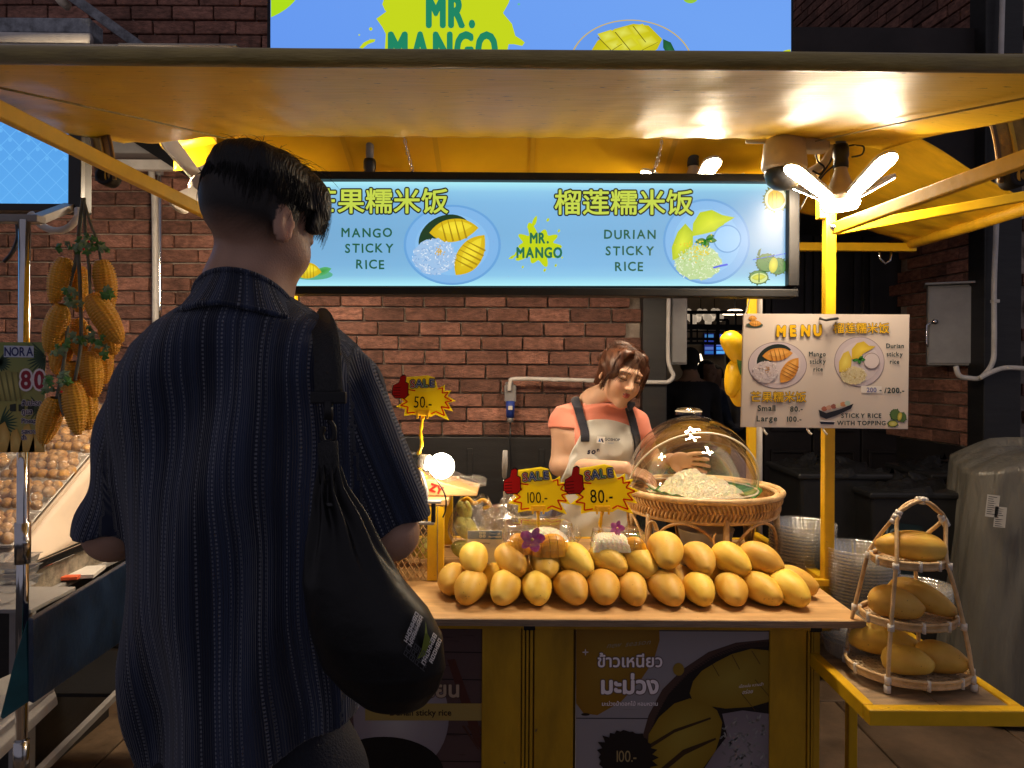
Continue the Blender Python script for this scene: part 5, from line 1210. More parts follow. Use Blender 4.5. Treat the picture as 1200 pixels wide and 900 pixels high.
for i, (x, y, d, yw, s, l) in enumerate(((531, 672, 2.04, -100, .97, 'leftmost mango of the pile, behind the lowest corner'), (576, 672, 2.05, -100, .92, 'mango filling the gap under the topmost left one'), (930, 664, 2.04, -35, 1.0, 'speckled mango lying behind the rightmost front one'),
                                        (797, 672, 2.05, -90, .92, 'mango mostly hidden in the gap right of centre'), (650, 668, 2.09, -90, .9, 'shaded one in the gap under the large clear box'), (695, 670, 2.09, -90, .9, 'shaded one in the gap between the clear boxes'),
                                        (735, 670, 2.09, -90, .9, 'shaded one in the gap under the small clear box'), (840, 670, 2.09, -80, .9, 'shaded one in the gap below the first of three'), (876, 670, 2.09, -80, .9, 'shaded one in the gap below the second of three'), (612, 670, 2.10, -90, .9, 'shaded one in the gap near the left end'), (912, 668, 2.09, -60, .9, 'shaded one in the gap near the right end'))):
    p = P(x, y, d); p.z = CT + .041
    mango(p, math.radians(yw), math.radians(-4), 'yellow ' + l.replace('shaded one', 'shaded mango'), GP, i % 5, s, random.uniform(-.5, .5))
# hanging decoration mangoes behind the menu board
r = thing('hanging_mango_bunch', 'bunch of glossy yellow toy mangoes with leaf hanging behind the menu board', 'decoration', P(866, 400, 2.62))
tm_ = mat('toy_mango', (0.86, 0.52, 0.01), 0.35, var=0.15, vscale=12)
for i, (x, y, rz, L_, k) in enumerate(((862, 408, -62, .135, 1), (862, 444, -100, .135, 1.05), (866, 458, -80, .12, 1))):
    me = mango_mesh(20 + i, L_ * 1.02, .085 * k, .08).mesh('toy_mango', tm_, smooth=True)
    inst('toy_mango', me, r, P(x, y, 2.60 + .02 * i) - r.location, Euler((0, math.radians(-rz), 0)))
MB().tube(spline([P(870, 395, 2.6), P(873, 372, 2.62), P(880, 345, 2.7)], 5), .003, 6).build('cord', M['vine'], r)
for q in range(3): MB().grid(lambda u, v: P(868 + 4 * q + (u - .5) * 9 * math.sin(PI * v), 400 + 40 * v, 2.575 + .01 * q), 4, 10).build('leaf', M['leaf'], r, smooth=True)
# ================================================================= GOODS ON THE CART
# ---- SALE price signs
def trans_mat(name, col):
    m, t, b = nt(name); N = t.nodes; L = t.links; setp(b, Base_Color=(*col, 1), Roughness=.4); tl_ = N.new('ShaderNodeBsdfTranslucent'); tl_.inputs[0].default_value = (*col, 1)
    mx = N.new('ShaderNodeMixShader'); mx.inputs[0].default_value = .6; L.new(b.outputs[0], mx.inputs[1]); L.new(tl_.outputs[0], mx.inputs[2]); L.new(mx.outputs[0], [n for n in N if n.type == 'OUTPUT_MATERIAL'][0].inputs[0]); return m
def sale_sign(cx, cy, s, rot, price, d, label, stem_pts, base):
    r = thing('price_sign', label, 'price sign', P(cx, cy + 20 * s, d), 'yellow SALE price signs')
    c, sn = math.cos(rot), math.sin(rot); R = lambda u, v: (cx + (u * c - v * sn) * s, cy + (u * sn + v * c) * s)
    bur = [(-37, 12), (-27, 5), (-36, -3), (-24, -6), (-31, -15), (-16, -13), (20, -15), (27, -19), (27, -11), (36, -12), (31, -4), (42, 2), (32, 5), (39, 16), (26, 13), (34, 28), (16, 21), (10, 24), (-14, 22), (-26, 24), (-25, 15)]
    top = [(-26, -14), (-24, -28), (-12, -29), (4, -31), (13, -28), (16, -20), (18, -12), (0, -8)]
    Yb = trans_mat('sign_yellow', (.97, .86, .02)) if 'sign_yellow' not in bpy.data.materials else bpy.data.materials['sign_yellow']
    b = MB(); b.prism([P(*R(*p), d) for p in bur], (0, .003, 0)); b.build('burst_board', Yb, r)
    MB().prism([P(*R(*p), d - .0006) for p in top], (0, .003, 0)).build('heading_board', Yb, r)
    pr = Print(); RD = lin(214, 40, 24)
    pr.poly([R(*p) for p in bur], (.97, .86, .02), 0); pr.poly([R(*p) for p in top], (.97, .88, .05), 3)
    def zig(pts, w=.8):
        for i in range(len(pts) - 1):
            (x0, y0), (x1, y1) = pts[i], pts[i + 1]; dx, dy = x1 - x0, y1 - y0; l = math.hypot(dx, dy); nx_, ny_ = -dy / l * w, dx / l * w
            pr.poly([R(x0 - nx_, y0 - ny_), R(x1 - nx_, y1 - ny_), R(x1 + nx_, y1 + ny_), R(x0 + nx_, y0 + ny_)], RD, 1.2)
    zig([(-12, -10), (-27, -12), (-20, -4), (-31, -2), (-22, 5), (-31, 10), (-21, 12), (-22, 20), (-12, 19)])
    zig([(14, -12), (24, -15), (24, -8), (32, -9), (27, -3), (37, 2), (28, 4), (34, 12), (23, 10), (28, 22), (16, 17), (10, 20)])
    cols = [lin(205, 50, 60), lin(60, 110, 190), lin(40, 150, 120), lin(60, 90, 180)]
    for i, ch in enumerate('SALE'):
        x, y = R(-15.5 + i * 8.6, -14.6 - i * .6)
        pr.text(ch, x, y, 9.6 * s, lin(240, 240, 240), 4, bold=.07, outline=.07, oc=lin(16, 14, 18), rot=rot - .05, sx=.98)
        pr.text(ch, x, y, 9.6 * s, cols[i], 6.5, bold=.015, rot=rot - .05, sx=.98)
    # thumb-up hand
    RH = lin(226, 34, 30); K = lin(24, 8, 8)
    hand = [(-42, -10), (-41, -16), (-37, -18), (-34, -20), (-32, -28), (-28, -30), (-25, -28), (-26, -21), (-22, -19), (-22, -4), (-26, 0), (-38, 0), (-42, -4)]
    hc = (-32, -12); pr.poly([R(hc[0] + (x - hc[0]) * 1.1, hc[1] + (y - hc[1]) * 1.08) for x, y in hand], K, 5); pr.poly([R(*p) for p in hand], RH, 6)
    MB().prism([P(*R(*p), d - .0014) for p in hand], (0, .003, 0)).build('thumb_cutout', bpy.data.materials.get('thumb_red') or trans_mat('thumb_red', (.80, .02, .015)), r)
    for q in range(4): pr.poly([R(-41, -13.6 + q * 3.6), R(-32, -13.9 + q * 3.6), R(-32, -13.3 + q * 3.6), R(-41, -13.0 + q * 3.6)], K, 7)
    hw = {'50.-': 13.5, '100.-': 12.0, '80.-': 13.5}[price]
    x, y = R(-1.5, 12.5); pr.text(price, x, y, hw * s * 1.18, lin(18, 40, 30), 2, bold=-.006 if price != '80.-' else .004, sx=.74, gap=.10, jit=.04, rot=rot)
    pr.build('printed_face', PxPlane(d - .0012), M['print_gloss'], r)
    # yellow clip and flexible stem
    cx2, cy2 = R(-1, 19); c0 = P(cx2, cy2, d - .004)
    MB().box(c0, (.046 * s, .012, .016)).build('clip_jaw', M['yellow_plastic'], r, bevel=.002)
    for q in (-1, 1): MB().box(c0 + Vector((q * .017 * s, -.008, -.008)), (.006, .006, .018)).build('clip_tab', M['yellow_plastic'], r, bevel=.001)
    W = spline([c0 + Vector((0, .004, -.01))] + [P(x, y, dd_) for x, y, dd_ in stem_pts], 5)
    rad = [.0052 + .0014 * math.sin(i * 2.1) for i in range(len(W))]
    MB().tube(W, rad, 10).build('stem', M['yellow_plastic'], r, smooth=True)
    if base: MB().lathe([(0, .006), (.016, .006), (.02, .0)], 16, W[-1]).build('foot', M['yellow_plastic'], r, smooth=True)
    return r
sale_sign(497, 467, .88, .03, '50.-', 2.12, 'yellow SALE sign priced 50 on a tall bent stem above the bulb', [(493, 505, 2.12), (494, 522, 2.12), (489, 538, 2.12), (493, 552, 2.13), (499, 560, 2.14)], False)
sale_sign(631, 577, .96, -.03, '100.-', 2.15, 'yellow SALE sign priced 100 above the large clear fruit box', [(631, 618, 2.16), (633, 645, 2.17), (633, 668, 2.18)], True)
sale_sign(706, 576, 1.03, -.06, '80.-', 2.15, 'yellow SALE sign priced 80 in front of the vendor', [(703, 618, 2.16), (703, 645, 2.17), (703, 668, 2.18)], True)
# ---- clamp bulb
r = thing('clamp_lamp', 'bare glowing globe bulb clamped to the yellow post', 'lamp', P(505, 580, 2.12)); b = P(517.5, 546, 2.10)
MB().ball(b, .0375, 28, 18).build('bulb', M['bulb_white'], r, smooth=True)
a = P(489, 539, 2.13)
MB().tube([b.lerp(a, .55), b.lerp(a, .8), a], [.024, .020, .019], 18).build('bulb_base', M['white_plastic'], r, smooth=True)
MB().tube([b.lerp(a, .85), b.lerp(a, 1.35)], [.023, .021], 18).build('socket', M['black_metal'], r, smooth=True)
MB().tube([a + Vector((0, 0, -.015)), P(496, 560, 2.12), P(500, 575, 2.12), P(500, 590, 2.12)], .005, 8).build('arm', M['grey_metal'], r, smooth=True)
MB().box(P(507, 588, 2.11), (.052, .02, .008)).build('clamp_jaw', M['grey_metal'], r, bevel=.002)
MB().box(P(500, 613, 2.11), (.046, .02, .008)).build('clamp_jaw', M['grey_metal'], r, bevel=.002)
MB().box(P(508, 600, 2.11), (.012, .018, .06)).build('clamp_spine', M['black_metal'], r, bevel=.002)
MB().cyl(P(500, 612, 2.11), P(500, 598, 2.11), .004, 8).build('clamp_screw', M['chrome'], r)
MB().tube(spline([P(505, 555, 2.12), P(514, 566, 2.10), P(522, 582, 2.09), P(522, 598, 2.09), P(519, 606, 2.1)], 5), .0024, 6).build('cord', M['black_plastic'], r, smooth=True)
# ---- yellow display crate with wire mesh
bc = thing('mesh_crate', 'yellow framed crate with diamond wire mesh beside the man\'s elbow', 'crate', (-.5, 2.3, CT))
for x, y in ((-.228, 2.165), (-.80, 2.165), (-.228, 2.60), (-.80, 2.60)): MB().box((x, y, CT + .115), (.05 if y < 2.3 else .03, .026, .226)).build('post', M['yellow_paint'], bc, bevel=.002)
MB().box((-.2215, 2.1505, CT + .115), (.002, .003, .226)).build('post_seam', M['wood_edge'], bc)
MB().box((-.51, 2.385, CT + .239), (.64, .47, .018)).build('top_board', M['wood'], bc, bevel=.002)
wm = MB(); x0, x1, z0, z1 = -.775, -.253, CT + .003, CT + .225; s_ = .0185
k = -40
for k in range(-30, 60):
    for sg in (-1, 1):
        xs = x0 + k * s_; pts = []
        n_ = 26
        for i in range(n_ + 1):
            z = z0 + (z1 - z0) * i / n_; x = xs + sg * (z - z0) * .62
            if x0 <= x <= x1: pts.append((x, 2.16 + .0025 * math.sin(i * 1.5 + k), z))
        if len(pts) > 2: wm.tube(pts[::max(1, len(pts) // 8)] + [pts[-1]], .0014, 4, cap=False)
wm.build('wire_mesh', M['bamboo'], bc)
# package lying on the crate
r = thing('film_wrapped_pack', 'wood coloured pack wrapped in clear film with red print on the crate', 'package', (-.24, 2.3, CT + .25))
MB().prism([(-.34, 2.2, CT + .250), (-.105, 2.2, CT + .250), (-.105, 2.2, CT + .262), (-.24, 2.2, CT + .300), (-.34, 2.2, CT + .305)], (0, .16, 0)).build('pack', M['wood'], r, bevel=.004)
pr = Print(); pf = Frame2((-.31, 2.197, CT + .30), (1, 0, 0), (0, 0, -1), .01); pr.text('ZY', 7.5, 3.8, 2.4, lin(200, 30, 20), 1, bold=.05, rot=.35); pr.build('red_mark', pf, M['print'], r)
MB().grid(lambda u, v: Vector((-.35 + .27 * u, 2.19 + .18 * v, CT + .3145 - .052 * max(0, u - .3) + .006 * math.sin(20 * u + 9 * v))), 40, 20).build('clear_film', M['bag_film'], r, smooth=True)
# clear bags with greens
def bag(name, label, c, rx, ry, h, seed, content=None, m=None):
    r = thing(name, label, 'bag', c); c = Vector(c); q = random.Random(seed); ph = q.uniform(0, 6)
    def f(u, v):
        a = u * 2 * PI; w = 1 + .10 * math.sin(5 * a + ph + 3 * v) + .06 * math.sin(11 * a - 4 * v) + .03 * math.sin(23 * a + 9 * v)
        k = math.sin(min(1, v * 1.35 + .12) * PI / 2) * (1 - .45 * max(0, v - .55) / .45) * w
        return c + Vector((rx * k * math.cos(a), ry * k * math.sin(a), h * v + .008 * math.sin(7 * a) * v))
    MB().grid(f, 72, 24).build('clear_film', m or M['bag_film'], r, smooth=True)
    return r
pom = mat('green_fruit_peel', (0.62, 0.62, 0.14), .5, var=.35, vscale=14, bump=.4, bscale=80)
c = P(556, 640, 2.36); c.z = CT
r = bag('produce_bag', 'clear crinkled bag of pale green fruit beside the yellow post', c, .088, .09, .215, 1)
for i, (dx, dz, s_) in enumerate(((-.035, .045, .040), (-.030, .115, .044), (-.035, .172, .034))):
    b = c + Vector((dx, .01 * i, dz)); MB().ball(b, (s_ * 1.1, s_ * .8, s_ * .75), 18, 12, Matrix.Rotation(.5 * i + .3, 3, 'Y')).build('green_fruit', pom, r, smooth=True)
c = Vector((-.38, 2.36, CT))
r = bag('produce_bag', 'clear bag of leafy greens inside the mesh crate', c, .13, .10, .20, 5)
for i in range(7):
    b = c + Vector((-.09 + .03 * i, .02 * math.sin(i), .05 + .05 * (i % 3))); MB().ball(b, (.045, .04, .035), 14, 10).build('green_fruit', pom, r, smooth=True)
c = P(590, 640, 2.40); c.z = CT
bag('produce_bag', 'empty crinkled clear bag in front of the steel bowl', c, .085, .06, .175, 8)
MB().tube(spline([P(540, 588, 2.38), P(548, 584, 2.36), P(556, 590, 2.36), P(566, 586, 2.36), P(574, 592, 2.37), P(566, 596, 2.36)], 5), .007, 8).build('peel_strip', M['yellow_plastic'], None, smooth=True, label='orange yellow twisted strip lying on the crinkled clear bags', category='tie')
# steel bowl with ladle
c = P(612, 600, 2.56); r = thing('steel_bowl', 'wide stainless bowl behind the clear bags', 'bowl', (c.x, c.y, CT))
MB().lathe([(.09, CT), (.13, CT + .04), (.145, CT + .13), (.148, c.z - .0), (.156, c.z + .003), (.156, c.z + .006), (.146, c.z + .004), (.140, CT + .12), (.12, CT + .03), (0, CT + .02)], 48, (c.x, c.y, 0)).build('bowl_wall', M['steel'], r, smooth=True)
r = thing('ladle', 'tall grey handled spoon standing in the steel bowl', 'spoon', P(592, 600, 2.56))
MB().tube([P(592, 528, 2.54), P(591.5, 545, 2.545), P(591, 560, 2.55)], [.009, .0105, .008], 12).build('grip', M['pvc_grey'], r, smooth=True)
MB().cyl(P(591, 560, 2.55), P(590, 604, 2.56), .004, 10).build('rod', M['steel'], r, smooth=True)
c = P(612, 592, 2.50); bag('produce_bag', 'clear film bag of cream rice bulging over the steel bowl rim', (c.x, c.y, CT + .10), .07, .06, .14, 12)
MB().ball((c.x, c.y, CT + .165), (.055, .045, .04), 16, 10).build('rice_lump', mat('cream_rice', (0.6, 0.48, 0.3), .7, var=.2, vscale=60, bump=.8, bscale=200), None, smooth=True, label='lump of cream sticky rice inside the film bag over the bowl', category='rice')
# QR payment card (its code is left out)
r = thing('payment_card', 'white payment card with blue heading behind the mangoes', 'card', P(568, 645, 2.2)); D_ = 2.16
MB().box(*pxbox(548, 622, 588, 684, D_, .003)).build('card', M['white_plastic'], r)
pr = Print(); pr.poly([(548, 622), (588, 622.5), (588, 632), (548, 631.5)], lin(70, 110, 160), 1); pr.poly([(548, 632), (588, 632.5), (588, 684), (548, 684)], lin(226, 216, 206), 0)
pr.text('THAI QR', 580, 626.4, 2.4, lin(240, 240, 240), 2, bold=.02); pr.text('PAYMENT', 580, 630.2, 2.4, lin(240, 240, 240), 2, bold=.02)
for (a_, b_) in ((562.5, 624.6), (562.5, 628.4), (566.6, 624.6), (566.6, 628.4)): pr.poly(ell(a_ + .8, b_, 1.7, 1.6, 0, 16), lin(240, 240, 240), 2); pr.poly(ell(a_ + .8, b_, .9, .9, 0, 12), lin(70, 110, 160), 3)
pr.text('PROMPTPAY', 568, 637.5, 1.7, lin(60, 60, 60), 2, bold=.02); pr.build('printed_face', PxPlane(D_ - .001), M['print'], r)
MB().box(*pxbox(546, 610, 590, 686, D_ - .012, .002)).build('stand', M['clear'], r)
# ---- clear clamshell boxes
def clam(px, py, d, w, dp, h, rot, label):
    c = P(px, py, d); R = Matrix.Rotation(rot, 3, 'Z'); r = thing('clear_box', label, 'food box', c, 'clear plastic boxes of cut mango')
    def ring(u, rr, z, rib): a = u * 2 * PI; p_ = 3.2; ca, sa = math.cos(a), math.sin(a); k = (abs(ca) ** p_ + abs(sa) ** p_) ** (-1 / p_) * (1 + rib * math.sin(46 * a)); return c + R @ Vector((w / 2 * ca * k * rr, dp / 2 * sa * k * rr, z))
    prof = [(.80, -h * .5), (.86, -h * .48), (.96, -.004), (1.0, 0), (1.03, .001)]
    MB().grid(lambda u, v: ring(u, np.interp(v, [0, .2, .8, .9, 1], [q[0] for q in prof]), np.interp(v, [0, .2, .8, .9, 1], [q[1] for q in prof]), .012 if .1 < v < .85 else 0), 180, 20).build('base', M['clear'], r, smooth=True)
    pt = [(1.03, .003), (.98, .005), (.93, h * .45), (.86, h * .5), (.0, h * .52)]
    MB().grid(lambda u, v: ring(u, np.interp(v, [0, .15, .75, .85, 1], [q[0] for q in pt]), np.interp(v, [0, .15, .75, .85, 1], [q[1] for q in pt]), .012 if .1 < v < .8 else 0), 180, 20).build('lid', M['clear'], r, smooth=True)
    return r, c, R
cutm = mat('cut_mango', (0.86, 0.40, 0.02), .35, var=.15, vscale=25, sss=.15); ricem = mat('sticky_rice', (0.95, 0.86, 0.66), .45, var=.05, vscale=80, bump=.25, bscale=220, sss=.6)
def cut_half(r, c, rz, L, W, H, n=5):
    """one mango cheek cut into slices"""
    R = Matrix.Rotation(rz, 3, 'Z')
    for i in range(n):
        x0 = -1 + 2 * i / n + .012; x1 = -1 + 2 * (i + 1) / n - .012; m = MB(); cols = []
        def f(u, v):
            x = x0 + (x1 - x0) * u; k = max(0.02, 1 - abs(x) ** 2.3) ** .6; a = PI * v
            return c + R @ Vector((x * L / 2, -math.cos(a) * W / 2 * k, math.sin(a) * H * k))
        m.grid(f, 5, 10)
        for u in (0, 1): m.add([f(u, j / 10) for j in range(11)], [tuple(range(11))])
        m.build('mango_slice', cutm, r, smooth=False)
def petals(name, label, c, s_, seed, parent=None):
    mg = mat('orchid_petal', (0.62, 0.03, 0.42), .5, var=.4, vscale=60, col2=(0.80, 0.35, 0.66)) if 'orchid_petal' not in bpy.data.materials else bpy.data.materials['orchid_petal']
    r = thing(name, label, 'flower', c); q = random.Random(seed)
    for i in range(6):
        a = i * 2 * PI / 5 + q.uniform(-.2, .2); L_ = s_ * (1 if i < 5 else .5); wd = s_ * (.30 if i % 2 else .42); t = q.uniform(.1, .6)
        ca, sa = math.cos(a), math.sin(a)
        def f(u, v):
            x = v * L_; y = (u - .5) * 2 * wd * math.sin(PI * min(1, v * .85 + .08)) ** .8; z = t * x * .5 - 2.2 * y * y / s_ * .3
            return Vector(c) + Vector((ca * x - sa * y, -.010 - z * .6, sa * x + ca * y))
        MB().grid(f, 6, 8).build('petal', mg, r, smooth=True)
    MB().ball(Vector(c) + Vector((0, -.014, 0)), s_ * .14, 10, 8).build('flower_centre', M['rattan'], r, smooth=True)
r, c, R = clam(631, 630, 2.06, .205, .15, .095, .05, 'large ribbed clear box of cut mango and rice topped with purple orchid')
cut_half(r, c + Vector((.035, -.035, -.040)), .25, .115, .062, .060); cut_half(r, c + Vector((-.055, -.02, -.038)), -.5, .085, .055, .055)
MB().grid(lambda u, v: c + Vector((.075 * (u * 2 - 1) + .02, .02 + .045 * (v * 2 - 1), -.035 + .06 * max(0, (1 - (u * 2 - 1) ** 2) * (1 - (v * 2 - 1) ** 2)) ** .5 + .003 * math.sin(50 * u) * math.sin(40 * v))), 40, 30).build('rice_portion', ricem, r, smooth=True)
petals('orchid', 'magenta orchid bloom lying in the large clear fruit box', c + Vector((-.020, -.060, .012)), .036, 2)
r, c, R = clam(724, 633, 2.07, .155, .12, .062, -.02, 'small clear box of rice and mango resting on the upper mangoes')
cut_half(r, c + Vector((.042, -.03, -.022)), -.12, .075, .05, .040, 4)
MB().grid(lambda u, v: c + Vector((.055 * (u * 2 - 1) - .022, -.01 + .045 * (v * 2 - 1), -.022 + .042 * max(0, (1 - (u * 2 - 1) ** 4) * (1 - (v * 2 - 1) ** 4)) ** .5 + .003 * math.sin(50 * u) * math.sin(40 * v))), 40, 30).build('rice_portion', ricem, r, smooth=True)
petals('orchid', 'small purple orchid on the rim of the small clear box', c + Vector((-.005, -.01, .040)), .022, 7)
# small white bag tie between the boxes
c = P(672, 628, 2.1); bag('produce_bag', 'little twisted clear bag standing right of the large clear box', (c.x, c.y, c.z - .03), .022, .02, .055, 15)
# wicker handle seen behind the small box
MB().tube(spline([P(755, 650, 2.2), P(756, 630, 2.2), P(759, 614, 2.21), P(766, 612, 2.22), P(770, 622, 2.23)], 6), .007, 8, flat=.4).build('wicker_handle', M['bamboo'], None, smooth=True, label='flat wicker basket handle curling up behind the small clear box', category='handle loop')
# ---- rattan stand, leaves, rice, dome
RC = P(822, 573, 2.45); ZR = RC.z; rcx, rcy = RC.x, RC.y; RR = .262
rs = thing('rattan_stand', 'round woven rattan tray on bent cane legs holding sticky rice', 'basket stand', (rcx, rcy, CT))
C3 = lambda rad, a, z: Vector((rcx + rad * math.cos(a), rcy + rad * math.sin(a), z))
MB().tube([C3(RR, 2 * PI * i / 72, ZR + .002) for i in range(72)], .0105, 10, closed=True).build('top_rim', M['bamboo'], rs, smooth=True)
MB().tube([C3(RR - .018, 2 * PI * i / 72, ZR - .002) for i in range(72)], .008, 8, closed=True).build('inner_rim', M['bamboo'], rs, smooth=True)
MB().tube([C3(RR - .018, 2 * PI * i / 72, ZR - .066) for i in range(72)], .008, 8, closed=True).build('lower_rim', M['bamboo'], rs, smooth=True)
band = MB()
band.lathe([(RR - .006, ZR - .004), (RR - .020, ZR - .064)], 72, (rcx, rcy, 0))
for i in range(112):
    a = 2 * PI * i / 112
    for lv in range(2):
        z1_ = ZR - .006 - lv * .029; off = .028 * (1 if lv == 0 else -1) * .5 / 1
        pts = []
        for q in range(7):
            t = q / 6; pts.append(C3(RR - .004 - .014 * (lv * .5 + t * .5) + .006 * math.sin(PI * t), a + (t - .5) * .055 * (1 if lv == 0 else -1) + lv * .028, z1_ - t * .031))
        band.tube(pts, .0042, 5, cap=False)
band.build('woven_band', M['rattan'], rs, smooth=True)
MB().disc((rcx, rcy, ZR - .050), RR - .02, 48).build('tray_base', M['rattan'], rs, solid=.004)
NL = 6
for i in range(NL):
    a = 2 * PI * (i + .5) / NL + .05
    MB().tube([C3(RR - .018, a, ZR - .055), C3(RR - .014, a, CT + .004)], .0105, 12).build('leg', M['bamboo'], rs, smooth=True)
    a2 = a + 2 * PI / NL; zt = ZR - .078; pts = []
    for q in range(25):
        t = q / 24; s_ = math.sin(PI * t); pts.append(C3(RR - .012, a + .045 + (a2 - a - .09) * t, CT + .006 + (zt - CT) * min(1, s_ * 1.0) ** .38))
    MB().tube(pts, .0048, 8).build('cane_arch', M['rattan'], rs, smooth=True)
for i, (a, rad, w, L_, lab) in enumerate(((.15, .13, .07, .24, 'green banana leaf under the rice at the right of the tray'), (PI * 1.12, .12, .06, .22, 'green banana leaf under the rice at the left of the tray'))):
    r = None; ca, sa = math.cos(a), math.sin(a)
    def f(u, v):
        x = (v - .5) * L_; y = (u - .5) * 2 * w * math.sin(PI * (v * .9 + .05)) ** .6
        return Vector((rcx + ca * rad - sa * x + ca * y, rcy + sa * rad + ca * x + sa * y, ZR - .022 + .035 * abs(u - .5) + .02 * (math.hypot(ca * rad + ca * y, sa * rad + sa * y) / RR) ** 2 + .003 * math.sin(30 * v)))
    MB().grid(f, 16, 24).build('banana_leaf', M['banana_leaf'], None, smooth=True, label=lab, category='leaf', solid=.001)
rice = thing('sticky_rice', 'mound of cream sticky rice heaped on banana leaves in the rattan tray', 'rice', (rcx, rcy, ZR))
def moundz(x, y):
    r1 = max(0, 1 - ((x + .01) / .15) ** 2 - ((y + .02) / .14) ** 2); r2 = max(0, 1 - ((x + .055) / .075) ** 2 - ((y - .01) / .07) ** 2)
    return -.020 + .062 * r1 ** .8 + .026 * r2 + .007 * math.sin(60 * x + 3) * math.sin(52 * y) * min(1, r1 * 3) + .005 * math.sin(130 * x) * math.sin(118 * y + 2) * min(1, r1 * 3)
MB().grid(lambda u, v: Vector((rcx + (u - .5) * .34, rcy + (v - .5) * .31, ZR + moundz((u - .5) * .34, (v - .5) * .31))), 110, 100).build('rice_mound', ricem, rice, smooth=True)
gr = MB(); q = random.Random(5)
for i in range(7500):
    a = q.uniform(0, 2 * PI); rd_ = math.sqrt(q.random()); x = .145 * rd_ * math.cos(a) - .01; y = .135 * rd_ * math.sin(a) - .02; z = ZR + moundz(x, y) + .001
    R = Euler((q.uniform(-.7, .7), q.uniform(-.7, .7), q.uniform(0, 6.28))).to_matrix(); c = Vector((rcx + x, rcy + y, z)); L_ = q.uniform(.0022, .0031)
    gr.add([c + R @ Vector(p) for p in ((-L_, 0, 0), (L_, 0, 0), (0, .0012, 0), (0, -.0012, 0), (0, 0, .0012), (0, 0, -.0012))], [(0, 4, 3), (0, 2, 4), (1, 3, 4), (1, 4, 2), (0, 3, 5), (0, 5, 2), (1, 5, 3), (1, 2, 5)])
gr.build('rice_grains', ricem, rice, smooth=True, kind='stuff')
# dome cover: two nested acrylic shells, the outer one half rolled back
dm = thing('dome_cover', 'clear acrylic roll top dome over the sticky rice', 'dome lid', (rcx, rcy, ZR)); dc = Vector((rcx - .030, rcy - .0, ZR + .004))
def shell(rad, hz, T0, T1, Rm, nu=48, nv=32):
    """slice of a dome between two angles about the horizontal axis, tilted by Rm"""
    def f(u, v):
        th = T0 + (T1 - T0) * v; ph = PI * u
        p = Vector((math.cos(ph) * rad, -math.sin(ph) * math.cos(th) * rad, math.sin(ph) * math.sin(th) * hz)); return dc + Rm @ p
    return MB().grid(f, nu, nv), f
Ri = Matrix.Rotation(.0, 3, 'Z')
sh, f1 = shell(.212, .222, .0, PI * .98, Ri); sh.build('inner_shell', M['acrylic'], dm, smooth=True)
sh, f2 = shell(.224, .248, PI * .30, PI * .99, Matrix.Rotation(-.04, 3, 'Y')); sh.build('outer_shell', M['acrylic'], dm, smooth=True)
edge = mat('acrylic_edge', (0.75, 0.68, 0.55), .15, spec=.9)
MB().tube([f2(i / 40, 0) for i in range(41)], .0032, 8).build('shell_rim', edge, dm, smooth=True)
MB().tube([f1(i / 40, 0) for i in range(41)], .0028, 8).build('shell_rim', edge, dm, smooth=True)
MB().tube([dc + Vector((.214 * math.cos(a), .214 * math.sin(a), 0)) for a in [2 * PI * i / 60 for i in range(60)]], .003, 8, closed=True).build('base_rim', edge, dm, smooth=True)
hc = f2(.5, .32) + Vector((.0, .01, .002))
MB().lathe([(.044, .0), (.044, .012), (.038, .022), (.010, .026), (0, .026)], 32, hc).build('handle', M['clear'], dm, smooth=True)
MB().tube([hc + Vector((.044 * math.cos(a), .044 * math.sin(a), .012)) for a in [2 * PI * i / 40 for i in range(40)]], .0022, 6, closed=True).build('handle_rim', edge, dm, smooth=True)
for x in (-.05, .05): MB().ball(f2(.5, .12) + Vector((x, 0, -.02)), .003, 8, 6).build('rivet', M['black_metal'], dm)
# things under and behind the stand
c = P(827, 628, 2.50); r = thing('white_bowl', 'white enamel bowl under the rattan tray', 'bowl', (c.x, c.y, CT))
MB().lathe([(.06, CT), (.078, CT + .012), (.095, CT + .085), (.098, CT + .09), (.092, CT + .088), (.07, CT + .012), (0, CT + .01)], 40, (c.x, c.y, 0)).build('bowl_wall', M['white_plastic'], r, smooth=True)
MB().tube([(c.x + .088 * math.cos(a), c.y + .088 * math.sin(a), CT + .022) for a in [2 * PI * i / 40 for i in range(40)]], .004, 6, closed=True).build('brown_band', M['rattan'], r, smooth=True)
c = P(752, 628, 2.45); r = thing('clear_jar', 'clear plastic jar with dark contents under the left of the tray', 'jar', (c.x, c.y, CT))
MB().lathe([(0, CT), (.055, CT), (.058, CT + .01), (.058, CT + .10), (.05, CT + .115)], 32, (c.x, c.y, 0)).build('jar_wall', M['clear'], r, smooth=True)
MB().ball((c.x, c.y, CT + .045), (.045, .045, .04), 16, 10).build('contents', M['leaf'], r, smooth=True)
r = thing('dark_tray', 'dark flat tray lying behind the three right mangoes', 'tray', (.50, 2.22, CT)); MB().box((.56, 2.23, CT + .012), (.40, .10, .02), Matrix.Rotation(.1, 3, 'Z')).build('tray_body', M['black_plastic'], r, bevel=.004)
MB().tube(spline([P(838, 645, 2.16), P(836, 632, 2.16), P(839, 625, 2.16)], 4), .0025, 6).build('wire_stub', M['rattan'], r)
